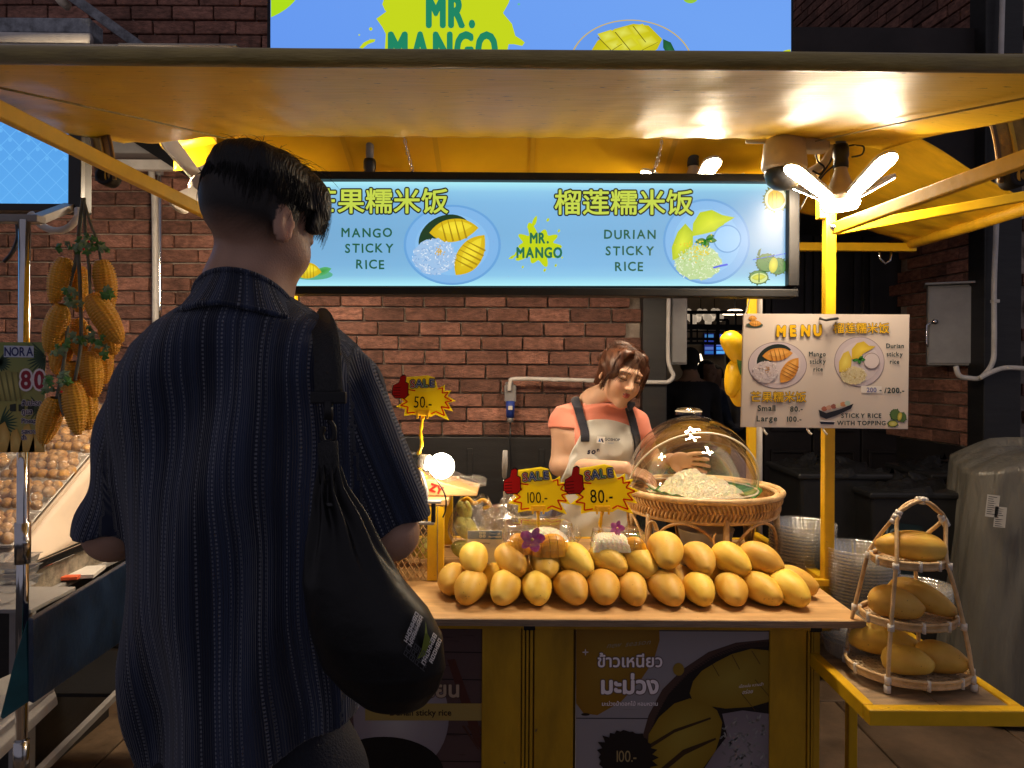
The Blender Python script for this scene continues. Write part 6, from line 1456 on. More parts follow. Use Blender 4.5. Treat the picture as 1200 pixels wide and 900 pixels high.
# ---- stacks of clear round containers
cup = MB().lathe([(0, .0), (.078, .0), (.086, .006), (.098, .052), (.104, .056), (.107, .060), (.103, .061)], 144, rib=.010, ribn=40).mesh('clear_tub', M['cup_film'], smooth=True)
ORD = ['topmost', 'second', 'third', 'fourth', 'fifth', 'sixth', 'seventh', 'eighth', 'ninth', 'tenth', 'eleventh', 'twelfth', 'thirteenth', 'fourteenth', 'fifteenth', 'sixteenth', 'seventeenth', 'eighteenth', 'nineteenth', 'twentieth']
def stack(px, py, d, n, pitch, label, s=1.0, base=SZ):
    c = P(px, py, d); ang = random.random()
    for i in range(n):
        inst('clear_tub', cup, None, (c.x + random.uniform(-.001, .001), c.y, base + .001 + i * pitch), (0, 0, ang + i * .02), (s, s, s), label='%s clear ribbed tub from the top of %s' % (ORD[n - 1 - i], label), category='food tub', group='nested clear plastic tubs on the side shelf')
stack(1008, 700, 2.14, 19, .0098, 'the stack right of the pole')
stack(940, 700, 2.34, 20, .0108, 'the stack behind the pole', .98, base=SZ + .001)
stack(1000, 720, 1.925, 5, .012, 'the short stack behind the counter corner', .80)
stack(1075, 700, 2.20, 6, .011, 'the low stack behind the tiered stand', .9)
# ---- three tier stand
sx0, sy0 = 0.995, 1.785
tsd = thing('tiered_stand', 'three tier bamboo stand with arched handle and round woven trays', 'fruit stand', (sx0, sy0, SZ))
rot0 = math.radians(-12); legr = [.152, .110, .088]; tz = [SZ + .028, SZ + .152, SZ + .292]; tr_ = [.136, .104, .080]
def tp(a, rad, z): return Vector((sx0 + rad * math.cos(a), sy0 + rad * .86 * math.sin(a), z))
LA = [rot0 + math.radians(q) for q in (-120, -30, 66, 154)]
apex = Vector((sx0 + .012, sy0, SZ + .445))
J = {1: P(1106, 610, sy0), -1: P(1050, 606, sy0)}; APX = P(1080, 586.5, sy0)
def leg_pts(a, ax):
    j = J[1 if math.cos(a) > 0 else -1]; off = Vector((0, .006 if math.sin(a) > 0 else -.006, 0))
    return spline([tp(a, .150, SZ + .004), tp(a, .138, SZ + .10), tp(a, .112, SZ + .22), tp(a, .088, SZ + .31), j + off, j.lerp(APX, .35) + off + Vector((0, 0, .011)), j.lerp(APX, .7) + off + Vector((0, 0, .009)), APX + off * .8], 6)
for i, a in enumerate(LA):
    MB().tube(leg_pts(a, Vector((0, .006 if i % 2 else -.006, .002 * i))), .0050, 10).build('leg', M['bamboo'], tsd, smooth=True)
    for z, rad in ((SZ + .012, .150), (tz[0] + .004, .147), (tz[1], .127), (tz[2], .094)):
        c = tp(a, rad, z); MB().tube([c + Vector((0, 0, -.008)), c + Vector((0, 0, .008))], .0078, 10).build('binding', M['binding'], tsd, smooth=True)
for c_, dr, l_ in ((J[-1], Vector((.5, 0, .85)), .018), (J[1], Vector((-.5, 0, .85)), .014), (APX, Vector((1, 0, -.1)), .010)):
    for t_ in (-1, 0, 1): MB().tube([c_ + dr * (t_ * l_ * .7 - .006), c_ + dr * (t_ * l_ * .7 + .006)], .0098 - .001 * abs(t_), 12).build('binding', M['binding'], tsd, smooth=True)
weave = mat('tray_weave', (0.60, 0.44, 0.26), .5, var=.3, vscale=40, bump=.2, bscale=150)
for k in range(3):
    z = tz[k]; rad = tr_[k] * 1.06
    t_ = MB().tube([tp(2 * PI * i / 56, rad, z + .010) for i in range(56)], .0042, 8, closed=True).tube([tp(2 * PI * i / 56, rad - .004, z - .004) for i in range(56)], .005, 8, closed=True)
    t_.lathe([(rad - .001, z - .008), (rad + .002, z + .012)], 56, (sx0, sy0, 0), sy=.86)
    o = t_.build('tray', M['bamboo'], tsd, smooth=True)
    w = MB(); n_ = int(rad * 2 / .011)
    for i in range(n_ + 1):
        x = -rad + 2 * rad * i / n_; h = math.sqrt(max(0, rad ** 2 - x * x))
        if h < .02: continue
        m_ = 14
        w.tube([(sx0 + x, sy0 + (-h + 2 * h * j / m_) * .86, z - .004 + .0016 * math.sin(j * 2.2 + i * PI)) for j in range(m_ + 1)], .0034, 5, flat=.35)
        w.tube([(sx0 - h + 2 * h * j / m_, sy0 + x * .86, z - .004 + .0016 * math.sin(j * 2.2 + i * PI + PI)) for j in range(m_ + 1)], .0034, 5, flat=.35)
    w.build('tray_weave', weave, o)
    for i in range(10):
        a = 2 * PI * (i + .3) / 10; c = tp(a, rad, z + .003); MB().tube([c + Vector((0, 0, -.012)), c + Vector((0, 0, .012))], .0062, 8, flat=.7).build('rim_binding', M['binding'], o, smooth=True)
GT = 'ripe mangoes on the three tier stand'
def mg2(dx, dy, z, yaw, pitch, s, lab, k): mango((sx0 + dx, sy0 + dy, z), math.radians(yaw), math.radians(pitch), lab, GT, k, s)
mg2(.0, -.01, tz[2] + .040, 172, 2, 1.0, 'long yellow mango with a small stem lying alone on the top tray', 5)
mg2(-.040, -.02, tz[1] + .040, 205 + 120, -6, .92, 'yellow mango lying left on the middle tray', 1)
mg2(.045, .015, tz[1] + .044, -35, -16, .96, 'shaded mango leaning right on the middle tray', 5)
mg2(-.030, -.055, tz[0] + .036, -30, 0, .84, 'small bright mango at the front of the bottom tray', 3)
mg2(.062, -.035, tz[0] + .036, -40, 0, .88, 'mango at the right of the bottom tray', 2)
mg2(-.03, .05, tz[0] + .044, -22, -5, 1.08, 'long mango lying across the back of the bottom tray', 5)
# ================================================================= PEOPLE
def smooth01(x): x = np.clip(x, 0, 1); return x * x * (3 - 2 * x)
def vnoise(V, f, seed=0):
    r = np.random.RandomState(seed); o = 0
    for i in range(5):
        k = r.normal(size=3) * f; o = o + np.sin(V @ k + r.uniform(0, 6.28))
    return o / 3.2
# ---------------- customer, seen from behind
DM_ = 1.12
Q = lambda x, y, dy=0.0: P(x, y, DM_) + Vector((0, dy, 0))
HT = Matrix.Translation(P(303, 268, DM_ - .005)) @ Matrix.Rotation(math.radians(148), 4, 'Z') @ Matrix.Rotation(math.radians(13), 4, 'X') @ Matrix.Rotation(math.radians(-3), 4, 'Y')
HK = .925
mc = P(285, 430, DM_)
S = SDF((mc.x - .34, DM_ - .24, 0.78), (mc.x + .34, DM_ + .44, 1.875), 0.0042)
head_solid(S, HT, HK)
S.cone(P(293, 285, DM_ + .01), P(288, 352, DM_ + .01), .050, .056, .02); S.cone(P(287, 345, DM_), P(285, 420, DM_), .066, .075, .03)
S.cone(Q(190, 452), Q(390, 448), .050, .050, .05); S.cone(Q(285, 460), Q(285, 640), .10, .10, .06); S.cone(Q(285, 640), Q(285, 880), .10, .10, .06)
elL, elR = Q(133, 624, .00), Q(458, 624, .00)
wrL, wrR = Q(200, 606, .27), Q(400, 600, .27)
S.cone(Q(172, 475), elL, .044, .040, .03); S.cone(elL, wrL, .041, .027, .02)
S.cone(Q(406, 468), elR, .044, .040, .03); S.cone(elR, wrR, .041, .027, .02)
for w, el, sd in ((wrL, elL, 1), (wrR, elR, -1)):
    X = (w - el).normalized(); Z = Vector((0, 0, 1)); Y = Z.cross(X).normalized(); Z = X.cross(Y); Rm = Matrix((X, Y, Z)).transposed().to_4x4()
    hand_solid(S, Matrix.Translation(w) @ Rm, sd if sd < 0 else 1, .7)
V, F = S.mesh(); hiv = np.array(HT.inverted())
def man_col(V):
    l = (V @ hiv[:3, :3].T + hiv[:3, 3]) / HK
    c = np.tile(np.array((0.46, 0.27, 0.19)), (len(V), 1)); c *= (1 + .06 * vnoise(V, 90, 2))[:, None]
    # clipped hair: dense high up, thinning to bare skin at the nape
    lim = -.046 + .030 * smooth01((-l[:, 1] + .02) / .06); t = smooth01((l[:, 2] - lim) / .052) * smooth01((l[:, 1] + .038 + .02 * (l[:, 2] > .04)) / .022) ** .7
    ear = np.abs(l[:, 0]) > .0755; t = np.where(ear & (l[:, 2] < .035), 0, t)
    t = np.clip(t * (1 + .35 * vnoise(V, 900, 4) * (1 - t)), 0, 1) ** .75
    c = c * (1 - t[:, None]) + np.array((.012, .009, .009)) * t[:, None]
    for q in (-1, 1):
        b = (np.abs(l[:, 0] - q * .032) < .02) & (np.abs(l[:, 2] - .031) < .0045) & (l[:, 1] < -.06); c[b] = (.03, .02, .015)
        e = (np.abs(l[:, 0] - q * .031) < .014) & (np.abs(l[:, 2] - .001) < .0022) & (l[:, 1] < -.07); c[e] = (.02, .015, .012)
    lp = (np.abs(l[:, 0]) < .02) & (np.abs(l[:, 2] + .057) < .010) & (l[:, 1] < -.082); c[lp] = (.42, .16, .12)
    rd = np.exp(-((l[:, 0] ** 2) ** .5 - .086) ** 2 / .00002) * (np.abs(l[:, 2]) < .035); c += rd[:, None] * np.array((.06, -.01, -.01)); return c
man = sdf_obj('person', V, F, M['skin'], None, man_col, 1, label='man seen from behind in dark striped shirt, undercut hair, standing at the counter', category='person')
# hair
S = SDF((HT.translation.x - .15, DM_ - .19, 1.60), (HT.translation.x + .16, DM_ + .16, 1.90), .003); S.T = HT
h = lambda c, r, k=.02, op='add', R=None: S.ell([q * HK for q in c], [q * HK for q in r], k, op, R)
h((0, .012, .060), (.079, .096, .070)); h((0, .025, .088), (.070, .080, .046), .02); h((0, -.040, .086), (.062, .056, .042), .03)
h((.050, -.062, .070), (.030, .030, .036), .02); h((-.050, -.058, .070), (.030, .030, .036), .02)
for q in (-1, 1):
    h((q * .066, -.056, .042), (.011, .024, .034), .014)
h((0, -.096, .060), (.045, .014, .026), .015)
X, Y, Z = S.axes(); yl = (X * hiv[1, 0] + Y * hiv[1, 1] + Z * hiv[1, 2] + hiv[1, 3]) / HK; zl = (X * hiv[2, 0] + Y * hiv[2, 1] + Z * hiv[2, 2] + hiv[2, 3]) / HK
S.g = np.maximum(S.g, np.minimum((.036 - .23 * yl) - zl, yl + .046).astype(np.float32) * .9); wob = .0014 * np.sin(95 * X + 40 * Y) * np.sin(30 * Z + 60 * Y) + .0008 * np.sin(260 * X + 90 * Z)
S.g = S.g + wob.astype(np.float32)
V, F = S.mesh()
hm, ht_, hb = nt('black_hair'); setp(hb, Base_Color=(.006, .005, .006, 1), Roughness=.5); hb.inputs['Specular IOR Level'].default_value = .3
hN, hL = ht_.nodes, ht_.links; tc = hN.new('ShaderNodeTexCoord'); mp = hN.new('ShaderNodeMapping'); mp.inputs['Scale'].default_value = (260, 40, 40); hL.new(tc.outputs['Object'], mp.inputs[0])
n = hN.new('ShaderNodeTexNoise'); n.inputs['Scale'].default_value = 1.5; hL.new(mp.outputs[0], n.inputs['Vector']); bp = hN.new('ShaderNodeBump'); bp.inputs['Strength'].default_value = .8; bp.inputs['Distance'].default_value = .004; hL.new(n.outputs[0], bp.inputs['Height']); hL.new(bp.outputs[0], hb.inputs['Normal'])
M['black_hair'] = hm
hair = sdf_obj('hair', V, F, hm, man, None, 1)
# loose strands: along the crown, down the sides over the fade, and the fringe at the right
st = MB(); q = random.Random(4); hp = lambda x, y, z: HT @ (Vector((x, y, z)) * HK)
def strand(a, b, lift, r=.00055, n_=6):
    pts = [a.lerp(b, i / n_) + lift * (4 * (i / n_) * (1 - i / n_)) for i in range(n_ + 1)]
    st.tube(pts, [r * (1 - .7 * i / n_) for i in range(n_ + 1)], 3, cap=False)
R3 = HT.to_3x3()
for i in range(520):      # crown
    a = q.uniform(0, 2 * PI); rr_ = math.sqrt(q.random()) * .9; x, y = .062 * rr_ * math.cos(a), .014 + .075 * rr_ * math.sin(a)
    z = .062 + .070 * math.sqrt(max(0, 1 - (x / .083) ** 2 - ((y - .012) / .098) ** 2)); dx, dy = q.gauss(0, .018), q.gauss(-.012, .02)
    big = q.random() < .12
    strand(hp(x, y, z), hp(x + dx * (1.6 if big else 1), y + dy * (1.6 if big else 1), z + q.uniform(-.012, .004 if not big else .012)), R3 @ Vector((0, 0, q.uniform(.002, .008 if not big else .014))))
for i in range(900):      # sides and back, hanging edge
    a = q.uniform(-.25 * PI, 1.25 * PI); x, y = .082 * math.cos(a), .012 + .097 * math.sin(a); z = q.uniform(.045, .085); k = math.sqrt(max(.2, 1 - ((z - .062) / .070) ** 2))
    strand(hp(x * k, .012 + (y - .012) * k, z), hp(x * .96 + q.gauss(0, .004), .012 + (y - .012) * .95, z - q.uniform(.02, .042)), R3 @ Vector((math.cos(a) * .003, math.sin(a) * .003, 0)))
for i in range(420):      # fringe
    x = q.uniform(-.075, .075); s_ = abs(x) / .075
    strand(hp(x * .8, -.085 + .02 * s_, .085), hp(x * 1.02 + q.gauss(0, .004), -.112 + .045 * s_ ** 2 + q.gauss(0, .004), q.uniform(.02, .05) - .045 * s_ ** 2 * q.random()), R3 @ Vector((0, -.012, .010)), .0007)
st.build('hair_strands', hm, hair, smooth=True)
# shirt
def cloth_stripes():
    m, t, b = nt('striped_knit'); N = t.nodes; L = t.links
    at = N.new('ShaderNodeAttribute'); at.attribute_name = 'cloth_uv'; sp = N.new('ShaderNodeSeparateXYZ'); L.new(at.outputs['Vector'], sp.inputs[0]); u, v = sp.outputs[0], sp.outputs[1]
    def mth(op, a, b_=None, c=None):
        n = N.new('ShaderNodeMath'); n.operation = op
        for i, x in enumerate((a, b_, c)):
            if x is None: continue
            if isinstance(x, (int, float)): n.inputs[i].default_value = x
            else: L.new(x, n.inputs[i])
        return n.outputs[0]
    def n1(w, s, d=0):
        n = N.new('ShaderNodeTexNoise'); n.noise_dimensions = '1D'; n.inputs['Scale'].default_value = s; n.inputs['Detail'].default_value = d; L.new(w, n.inputs['W']); return n.outputs[0]
    wide = n1(u, 38, 1); fine = n1(u, 210, 0)
    line = mth('GREATER_THAN', fine, .63)                                # thin raised stitch lines at uneven spacing
    dots = mth('GREATER_THAN', mth('SINE', mth('MULTIPLY', v, 1050)), -.1)    # each is a run of little stitches
    patch = mth('GREATER_THAN', n1(mth('ADD', v, mth('MULTIPLY', wide, 3)), 9, 2), .40)
    lt = mth('MULTIPLY', mth('MULTIPLY', mth('MULTIPLY', line, n1(u, 75)), dots), mth('ADD', mth('MULTIPLY', patch, .7), .3))
    r = N.new('ShaderNodeValToRGB'); L.new(wide, r.inputs[0]); e = r.color_ramp.elements; e[0].position = .42; e[0].color = (.009, .0135, .033, 1); e[1].position = .58; e[1].color = (.025, .036, .078, 1)
    mx = N.new('ShaderNodeMixRGB'); L.new(lt, mx.inputs[0]); L.new(r.outputs[0], mx.inputs[1]); mx.inputs[2].default_value = (.22, .235, .29, 1); L.new(mx.outputs[0], b.inputs['Base Color'])
    hgt = mth('ADD', mth('MULTIPLY', mth('SINE', mth('MULTIPLY', v, 1050)), mth('MULTIPLY', line, .3)), mth('ADD', mth('MULTIPLY', fine, 1.6), mth('MULTIPLY', mth('SINE', mth('MULTIPLY', u, 2100)), .3)))
    bp = N.new('ShaderNodeBump'); bp.inputs['Strength'].default_value = .9; bp.inputs['Distance'].default_value = .0022; L.new(hgt, bp.inputs['Height']); L.new(bp.outputs[0], b.inputs['Normal'])
    setp(b, Roughness=.85); b.inputs['Sheen Weight'].default_value = .25; b.inputs['Specular IOR Level'].default_value = .2; return m
M['shirt'] = cloth_stripes()
rows = [(y, l, r_, b) for y, l, r_, b in ((338, 250, 326, .052), (348, 234, 342, .068), (362, 206, 366, .086), (380, 176, 394, .104), (405, 148, 424, .118), (440, 134, 438, .130), (500, 134, 438, .138), (560, 134, 438, .142), (620, 138, 436, .142), (700, 143, 434, .145), (760, 150, 433, .143), (800, 158, 431, .142), (900, 170, 428, .142))]
crow = []
for y, l, r_, b in rows:
    a_, c_ = P(l, y, DM_), P(r_, y, DM_); crow.append(((a_.z + c_.z) / 2, (a_.x + c_.x) / 2 + .003, DM_ + .005, (c_.x - a_.x) / 2 * .945, b))
LO, HI = (mc.x - .36, DM_ - .22, 0.84), (mc.x + .36, DM_ + .22, 1.66); HH = .0042
def fold(x, y, z):
    back = np.clip(-y / .08, 0, 1)
    low = np.clip((1.50 - z) / .5, 0, 1)
    return 2.6 * (.12 + .88 * back) * (.0050 * np.sin(34 * x + 2.2 * np.sin(5 * z) + 1) * low + .0035 * np.sin(62 * x - 7 * z + 2) * low * .8
            + .0045 * np.sin(26 * z + 16 * np.abs(x - .02) + 1.5) * np.clip((z - 1.2) / .3, 0, 1) * back * .8 + .003 * np.sin(18 * z - 30 * x) * back)
S = SDF(LO, HI, HH); S.column(crow, 2.3, .0, fold)
shL, cuL = Q(176, 466, .0), Q(138, 622, .0); shR, cuR = Q(406, 462, .0), Q(466, 616, .0)
def sleeve(a, b, r1, r2, n_):
    s2 = SDF(LO, HI, HH); s2.cone(a, b + (b - a).normalized() * .12, r1, r2, 0); s2.cutplane(tuple(b), tuple(n_))
    X, Y, Z = s2.axes(); s2.g = s2.g + (.0035 * np.sin(40 * Z + 30 * X) + .003 * np.sin(70 * X + 25 * Z + 30 * Y)).astype(np.float32); return s2
for a_, b_, r1, r2, n_ in ((shL, cuL, .064, .055, (-.05, 0, -1)), (shR, cuR, .064, .052, (.35, 0, -1))):
    s2 = sleeve(a_, b_, r1, r2, n_); d = s2.g; k = .012; hh_ = np.clip(.5 + .5 * (d - S.g) / k, 0, 1); S.g = d * (1 - hh_) + S.g * hh_ - k * hh_ * (1 - hh_)
# hem: level at the left, rising to the right where the tail is cut away
X, Y, Z = S.axes(); hemz = P(160, 866, DM_).z + np.interp((X - P(150, 0, DM_).x), [0, .17, .19, .38], [0, -.028, -.020, .075]).astype(np.float32)
S.g = np.maximum(S.g, hemz - Z + 0 * Y)
V, F = S.mesh()
def shirt_uv(V):
    o = np.zeros((len(V), 3), np.float32)
    def seg(a, b): a = np.array(a); b = np.array(b); t = np.clip(((V - a) @ (b - a)) / ((b - a) @ (b - a)), 0, 1.3); return np.linalg.norm(V - a - t[:, None] * (b - a), axis=1), t
    dl, tl = seg(shL, cuL); dr, tr2 = seg(shR, cuR)
    cx = np.interp(V[:, 2], [r[0] for r in sorted(crow)], [r[1] for r in sorted(crow)]); A = np.interp(V[:, 2], [r[0] for r in sorted(crow)], [r[3] for r in sorted(crow)])
    x = V[:, 0] - cx; onback = np.abs(x) / A
    ul = np.where(onback < .93, x, np.sign(x) * (.93 * A + np.abs(V[:, 1] - DM_) * .8)); o[:, 0] = ul + np.where(V[:, 1] > DM_, .5, 0); o[:, 1] = V[:, 2]
    axl = (cuL - shL).normalized(); axr = (cuR - shR).normalized()
    isl = (V[:, 0] < np.interp(V[:, 2], [1.25, 1.5], [Q(141, 600).x, Q(158, 430).x])) & (V[:, 2] < 1.56)
    isr = (V[:, 0] > np.interp(V[:, 2], [1.25, 1.5], [Q(437, 600).x, Q(418, 430).x])) & (V[:, 2] < 1.56)
    for m_, a_, ax in ((isl, shL, axl), (isr, shR, axr)):
        side = Vector((ax.z, 0, -ax.x)); rel = V - np.array(a_); o[m_, 0] = 2.0 + (rel @ np.array(side))[m_]; o[m_, 1] = (rel @ np.array(ax))[m_]
    return o
shirt = sdf_obj('shirt', V, F, M['shirt'], man, None, 1, shirt_uv)
# collar: a folded band, high at the nape and flaring down over the shoulders
cc = P(289, 330, DM_)
def colf(u, v):
    a = -PI / 2 + (u - .5) * 2 * PI * .86; ca, sa = math.cos(a), math.sin(a); back = (1 - sa) / 2
    zt = 1.640 - .105 * (1 - back) ** 1.0; fl = .075 + .034 * v ** 1.3 + .004 * math.sin(6 * a) * v
    return Vector((cc.x - .002 + fl * ca * (1 + .12 * v), DM_ + .004 + fl * sa * .98, zt - (.046 + .016 * abs(ca)) * v - .004 * v * math.sin(3 * a)))
co = MB().grid(colf, 90, 14).tube([colf(i / 60, 0) + Vector((0, 0, .0005)) for i in range(61)], .0032, 8).tube([colf(i / 60, 1) for i in range(61)], .0026, 6).build('collar', M['shirt'], man, smooth=True, solid=.004)
at_ = co.data.attributes.new('cloth_uv', 'FLOAT_VECTOR', 'POINT')
for k_, v_ in enumerate(co.data.vertices): p_ = v_.co; at_.data[k_].vector = (4 + math.atan2(p_.x - cc.x, -(p_.y - DM_)) * .085, p_.z, 0)
# seams: yoke hem lines and sleeve cuffs
sm = MB()
def on_back(px, py, out=.002):
    z = P(px, py, DM_).z; r_ = sorted(crow); A = np.interp(z, [r[0] for r in r_], [r[3] for r in r_]); B = np.interp(z, [r[0] for r in r_], [r[4] for r in r_]); cx = np.interp(z, [r[0] for r in r_], [r[1] for r in r_]); d = DM_
    for _ in range(4):
        p = P(px, py, d); k = max(0, 1 - abs((p.x - cx) / A) ** 2.3) ** (1 / 2.3); d = DM_ + .005 - B * k - out
    return P(px, py, d)
# trousers and shoes
S = SDF((mc.x - .26, DM_ - .2, 0.03), (mc.x + .27, DM_ + .22, 1.0), .006); cxm = Q(290, 880).x
S.column([(.80, cxm, DM_ + .02, .158, .105), (.99, cxm, DM_ + .02, .145, .095)], 2.3, .0)
for q_ in (-1, 1):
    S.cone((cxm + q_ * .085, DM_ + .01, .84), (cxm + q_ * .10, DM_ + .0, .48), .098, .080, .03); S.cone((cxm + q_ * .10, DM_, .48), (cxm + q_ * .105, DM_ + .02, .08), .080, .068, .03)
X, Y, Z = S.axes(); S.g = S.g + (.004 * np.sin(30 * Z + 25 * X + 20 * Y)).astype(np.float32)
V, F = S.mesh(); sdf_obj('trousers', V, F, M['trousers'], man, None, 1)
for q_ in (-1, 1):
    S = SDF((cxm + q_ * .105 - .07, DM_ - .12, 0), (cxm + q_ * .105 + .07, DM_ + .24, .12), .005); x = cxm + q_ * .105
    S.ell((x, DM_ + .0, .045), (.042, .075, .05), .03); S.ell((x + q_ * .006, DM_ + .12, .035), (.047, .095, .038), .03); S.cutplane((0, 0, .004), (0, 0, -1)); V, F = S.mesh(); sdf_obj('shoe', V, F, M['black_plastic'], man, None, 1)

# ---------------- black drawstring bag on the man's shoulder
bagr = thing('shoulder_bag', 'black leather bucket bag with white block lettering hanging on the man\'s back', 'bag', P(440, 700, .96))
leather = mat('black_leather', (.006, .006, .007), .46, spec=.3, var=.3, vscale=18, bump=.15, bscale=40, rvar=.08)
stn = [(556, 386, 13, .012), (578, 387, 18, .018), (606, 396, 29, .030), (640, 402, 42, .040), (680, 414, 58, .050), (715, 432, 71, .056), (745, 444, 76, .058), (780, 452, 71, .054), (805, 459, 56, .046), (822, 463, 38, .036), (829, 467, 12, .014)]
BD = .925
sy_ = [s_[0] for s_ in stn]
def bagp(u, v, push=0.0):
    y = np.interp(v, [0, 1], [556, 828]); y = 556 + 272 * (1 - (1 - v) ** 1.5)
    cx, hw, dp = (float(np.interp(y, sy_, [s_[k] for s_ in stn])) for k in (1, 2, 3)); a = u * 2 * PI; g = max(0, 1 - (y - 556) / 130)
    w = 1 + (.16 * g * math.sin(9 * a + .02 * y) + .018 * math.sin(3 * a + .012 * y + 1) + .008 * math.sin(7 * a - .02 * y)) * min(1, (y - 550) / 20)
    c = P(cx, y, BD); sl = hw / FPX * BD
    return c + Vector((sl * math.cos(a) * w, (dp * w + push) * math.sin(a), .012 * g * math.sin(9 * a)))
MB().grid(bagp, 120, 70).build('bag_body', leather, bagr, smooth=True)
class BagMap:
    n = Vector((0, -1, 0))
    def __call__(s_, x, y):
        bst = None; d = BD - .06
        yy = y
        cx, hw, dp = (float(np.interp(yy, sy_, [q_[k] for q_ in stn])) for k in (1, 2, 3)); k = max(0, 1 - ((x - cx) / hw) ** 2) ** .5
        return P(x, y, BD - dp * k * 1.04 - .002)
pr = Print(); WH = lin(215, 210, 205); q = random.Random(2)
def blk(ox, oy, cols, rows_, col, s_=4.3, lay=1, seed=1):
    qq = random.Random(seed); an = math.radians(112); ex = (math.cos(an), math.sin(an)); ey = (math.cos(math.radians(40)), math.sin(math.radians(40)))
    T_ = lambda a, b: (ox + ex[0] * a + ey[0] * b, oy + ex[1] * a + ey[1] * b)
    th = 1.15
    for i in range(cols):
        for j in range(rows_):
            a0, b0 = i * (s_ + .9), j * (s_ * 1.25 + .9); L_ = s_; H_ = s_ * 1.2
            segs = [(0, 0, th, H_), (L_ - th, 0, L_, H_)] + [(0, yy, L_, yy + th) for yy in qq.choice([(0, H_ / 2), (0, H_ - th), (0, H_ / 2 - .3, H_ - th), (H_ / 2,)])]
            for (xa, ya, xb, yb) in segs: pr.poly([T_(a0 + xa, b0 + ya), T_(a0 + xb, b0 + ya), T_(a0 + xb, b0 + yb), T_(a0 + xa, b0 + yb)], col, lay)
blk(487, 716, 7, 2, WH, 4.5, 1, 1); blk(508, 741, 7, 1, WH, 4.7, 1, 5); blk(514, 747, 6, 1, WH, 4.2, 1, 8); blk(480, 748, 3, 4, lin(66, 66, 70), 6.0, 1, 9)
pr.poly([(499, 727), (501, 742), (506, 752), (502, 757), (498, 768), (489, 772), (494, 762), (496, 752), (498, 742)], lin(100, 112, 30), 2)
pr.build('block_lettering', BagMap(), M['print'], bagr)
def ribbon(pts, w, name, par, th=.002):
    W = spline([P(*p) for p in pts], 6); m = MB(); n_ = len(W)
    V_ = []
    for i, p in enumerate(W):
        t = (W[min(i + 1, n_ - 1)] - W[max(i - 1, 0)]).normalized(); sd = t.cross(Vector((0, -1, .2))).normalized(); V_ += [p + sd * w / 2, p - sd * w / 2]
    m.add(V_, [(2 * i, 2 * i + 1, 2 * i + 3, 2 * i + 2) for i in range(n_ - 1)]); return m.build(name, M['webbing'], par, smooth=True, solid=th)
M['webbing'] = mat('black_webbing', (.010, .010, .012), .7, var=.3, vscale=40, bump=.6, bscale=400, stretch=(1, 1, .3))
ribbon([(368, 378, 1.22), (371, 372, 1.15), (376, 376, 1.07), (381, 392, 1.0), (384, 422, .972), (385, 462, .96)], .037, 'strap', bagr, .003)
MB().box(P(385, 466, .955), (.048, .008, .016)).build('buckle', M['black_metal'], bagr, bevel=.002)
MB().cyl(P(385, 470, .952), P(385, 492, .95), .006, 10).build('swivel', M['black_metal'], bagr, smooth=True)
MB().tube(spline([P(385, 492, .95), P(391, 500, .95), P(391, 514, .95), P(382, 520, .95), P(377, 510, .95), P(379, 500, .95)], 5), .0035, 8).build('hook', M['black_metal'], bagr, smooth=True)
MB().tube([P(384 + 10 * math.cos(a), 527 + 10 * math.sin(a), .948) for a in [2 * PI * i / 20 for i in range(20)]], .003, 8, closed=True).build('ring', M['black_metal'], bagr, smooth=True)
ribbon([(384, 518, .945), (385, 535, .94), (387, 575, .935)], .026, 'tab', bagr, .004)
MB().tube(spline([P(374, 585, .93), P(386, 592, .905), P(400, 586, .93), P(392, 560, .94)], 5), .0035, 8).build('drawcord', M['black_plastic'], bagr, smooth=True)

# ---------------- vendor
DW = 2.86
wp = lambda x, y, dd=DW: P(x, y, dd)
hd = wp(727, 441, 2.78)
WT_ = Matrix.Translation(hd) @ Matrix.Rotation(math.radians(22), 4, 'Z') @ Matrix.Rotation(math.radians(13), 4, 'Y') @ Matrix.Rotation(math.radians(13), 4, 'X')
WK = 1.0
bc_ = wp(700, 500)
Lo, Hi = (bc_.x - .30, 2.44, 0.74), (bc_.x + .40, 3.06, 1.61); h_ = .0035
S = SDF(Lo, Hi, h_); head_solid(S, WT_, WK)
S.cone(WT_ @ Vector((0, .03, -.05)), wp(697, 474, 2.87), .047, .050, .025); S.cone(wp(697, 472, 2.88), wp(697, 492, 2.88), .058, .085, .04)
shl, shr = wp(663, 497, 2.88), wp(742, 498, 2.88)
S.cone(shl, shr, .046, .046, .05); S.cone(wp(697, 476, 2.89), shl, .046, .042, .04); S.cone(wp(700, 476, 2.89), shr, .046, .042, .04); S.column([(.74, wp(700, 0).x, 2.88, .155, .105), (.95, wp(700, 0).x, 2.88, .135, .095), (1.15, wp(700, 0).x, 2.875, .145, .105), (1.24, wp(700, 0).x, 2.87, .150, .105), (1.32, wp(700, 0).x, 2.88, .12, .07)], 2.2, .04)
S.ell(wp(683, 520, 2.80), (.055, .05, .055), .04); S.ell(wp(718, 522, 2.80), (.055, .05, .055), .04)
ell_, elr_ = wp(655, 546, 2.84), wp(770, 546, 2.90)
wrl = wp(733, 548, 2.58); wrr = wp(786, 538, 2.66)
S.cone(shl + Vector((-.008, 0, -.005)), ell_, .042, .035, .03); S.cone(ell_, wrl, .035, .023, .02)
S.cone(shr + Vector((.008, 0, -.005)), elr_, .041, .035, .03); S.cone(elr_, wrr, .034, .023, .02)
def hand_T(w, tipdir, palm):
    X = Vector(tipdir).normalized(); Z = -Vector(palm).normalized(); Y = Z.cross(X).normalized(); Z = X.cross(Y); return Matrix.Translation(w) @ Matrix((X, Y, Z)).transposed().to_4x4()
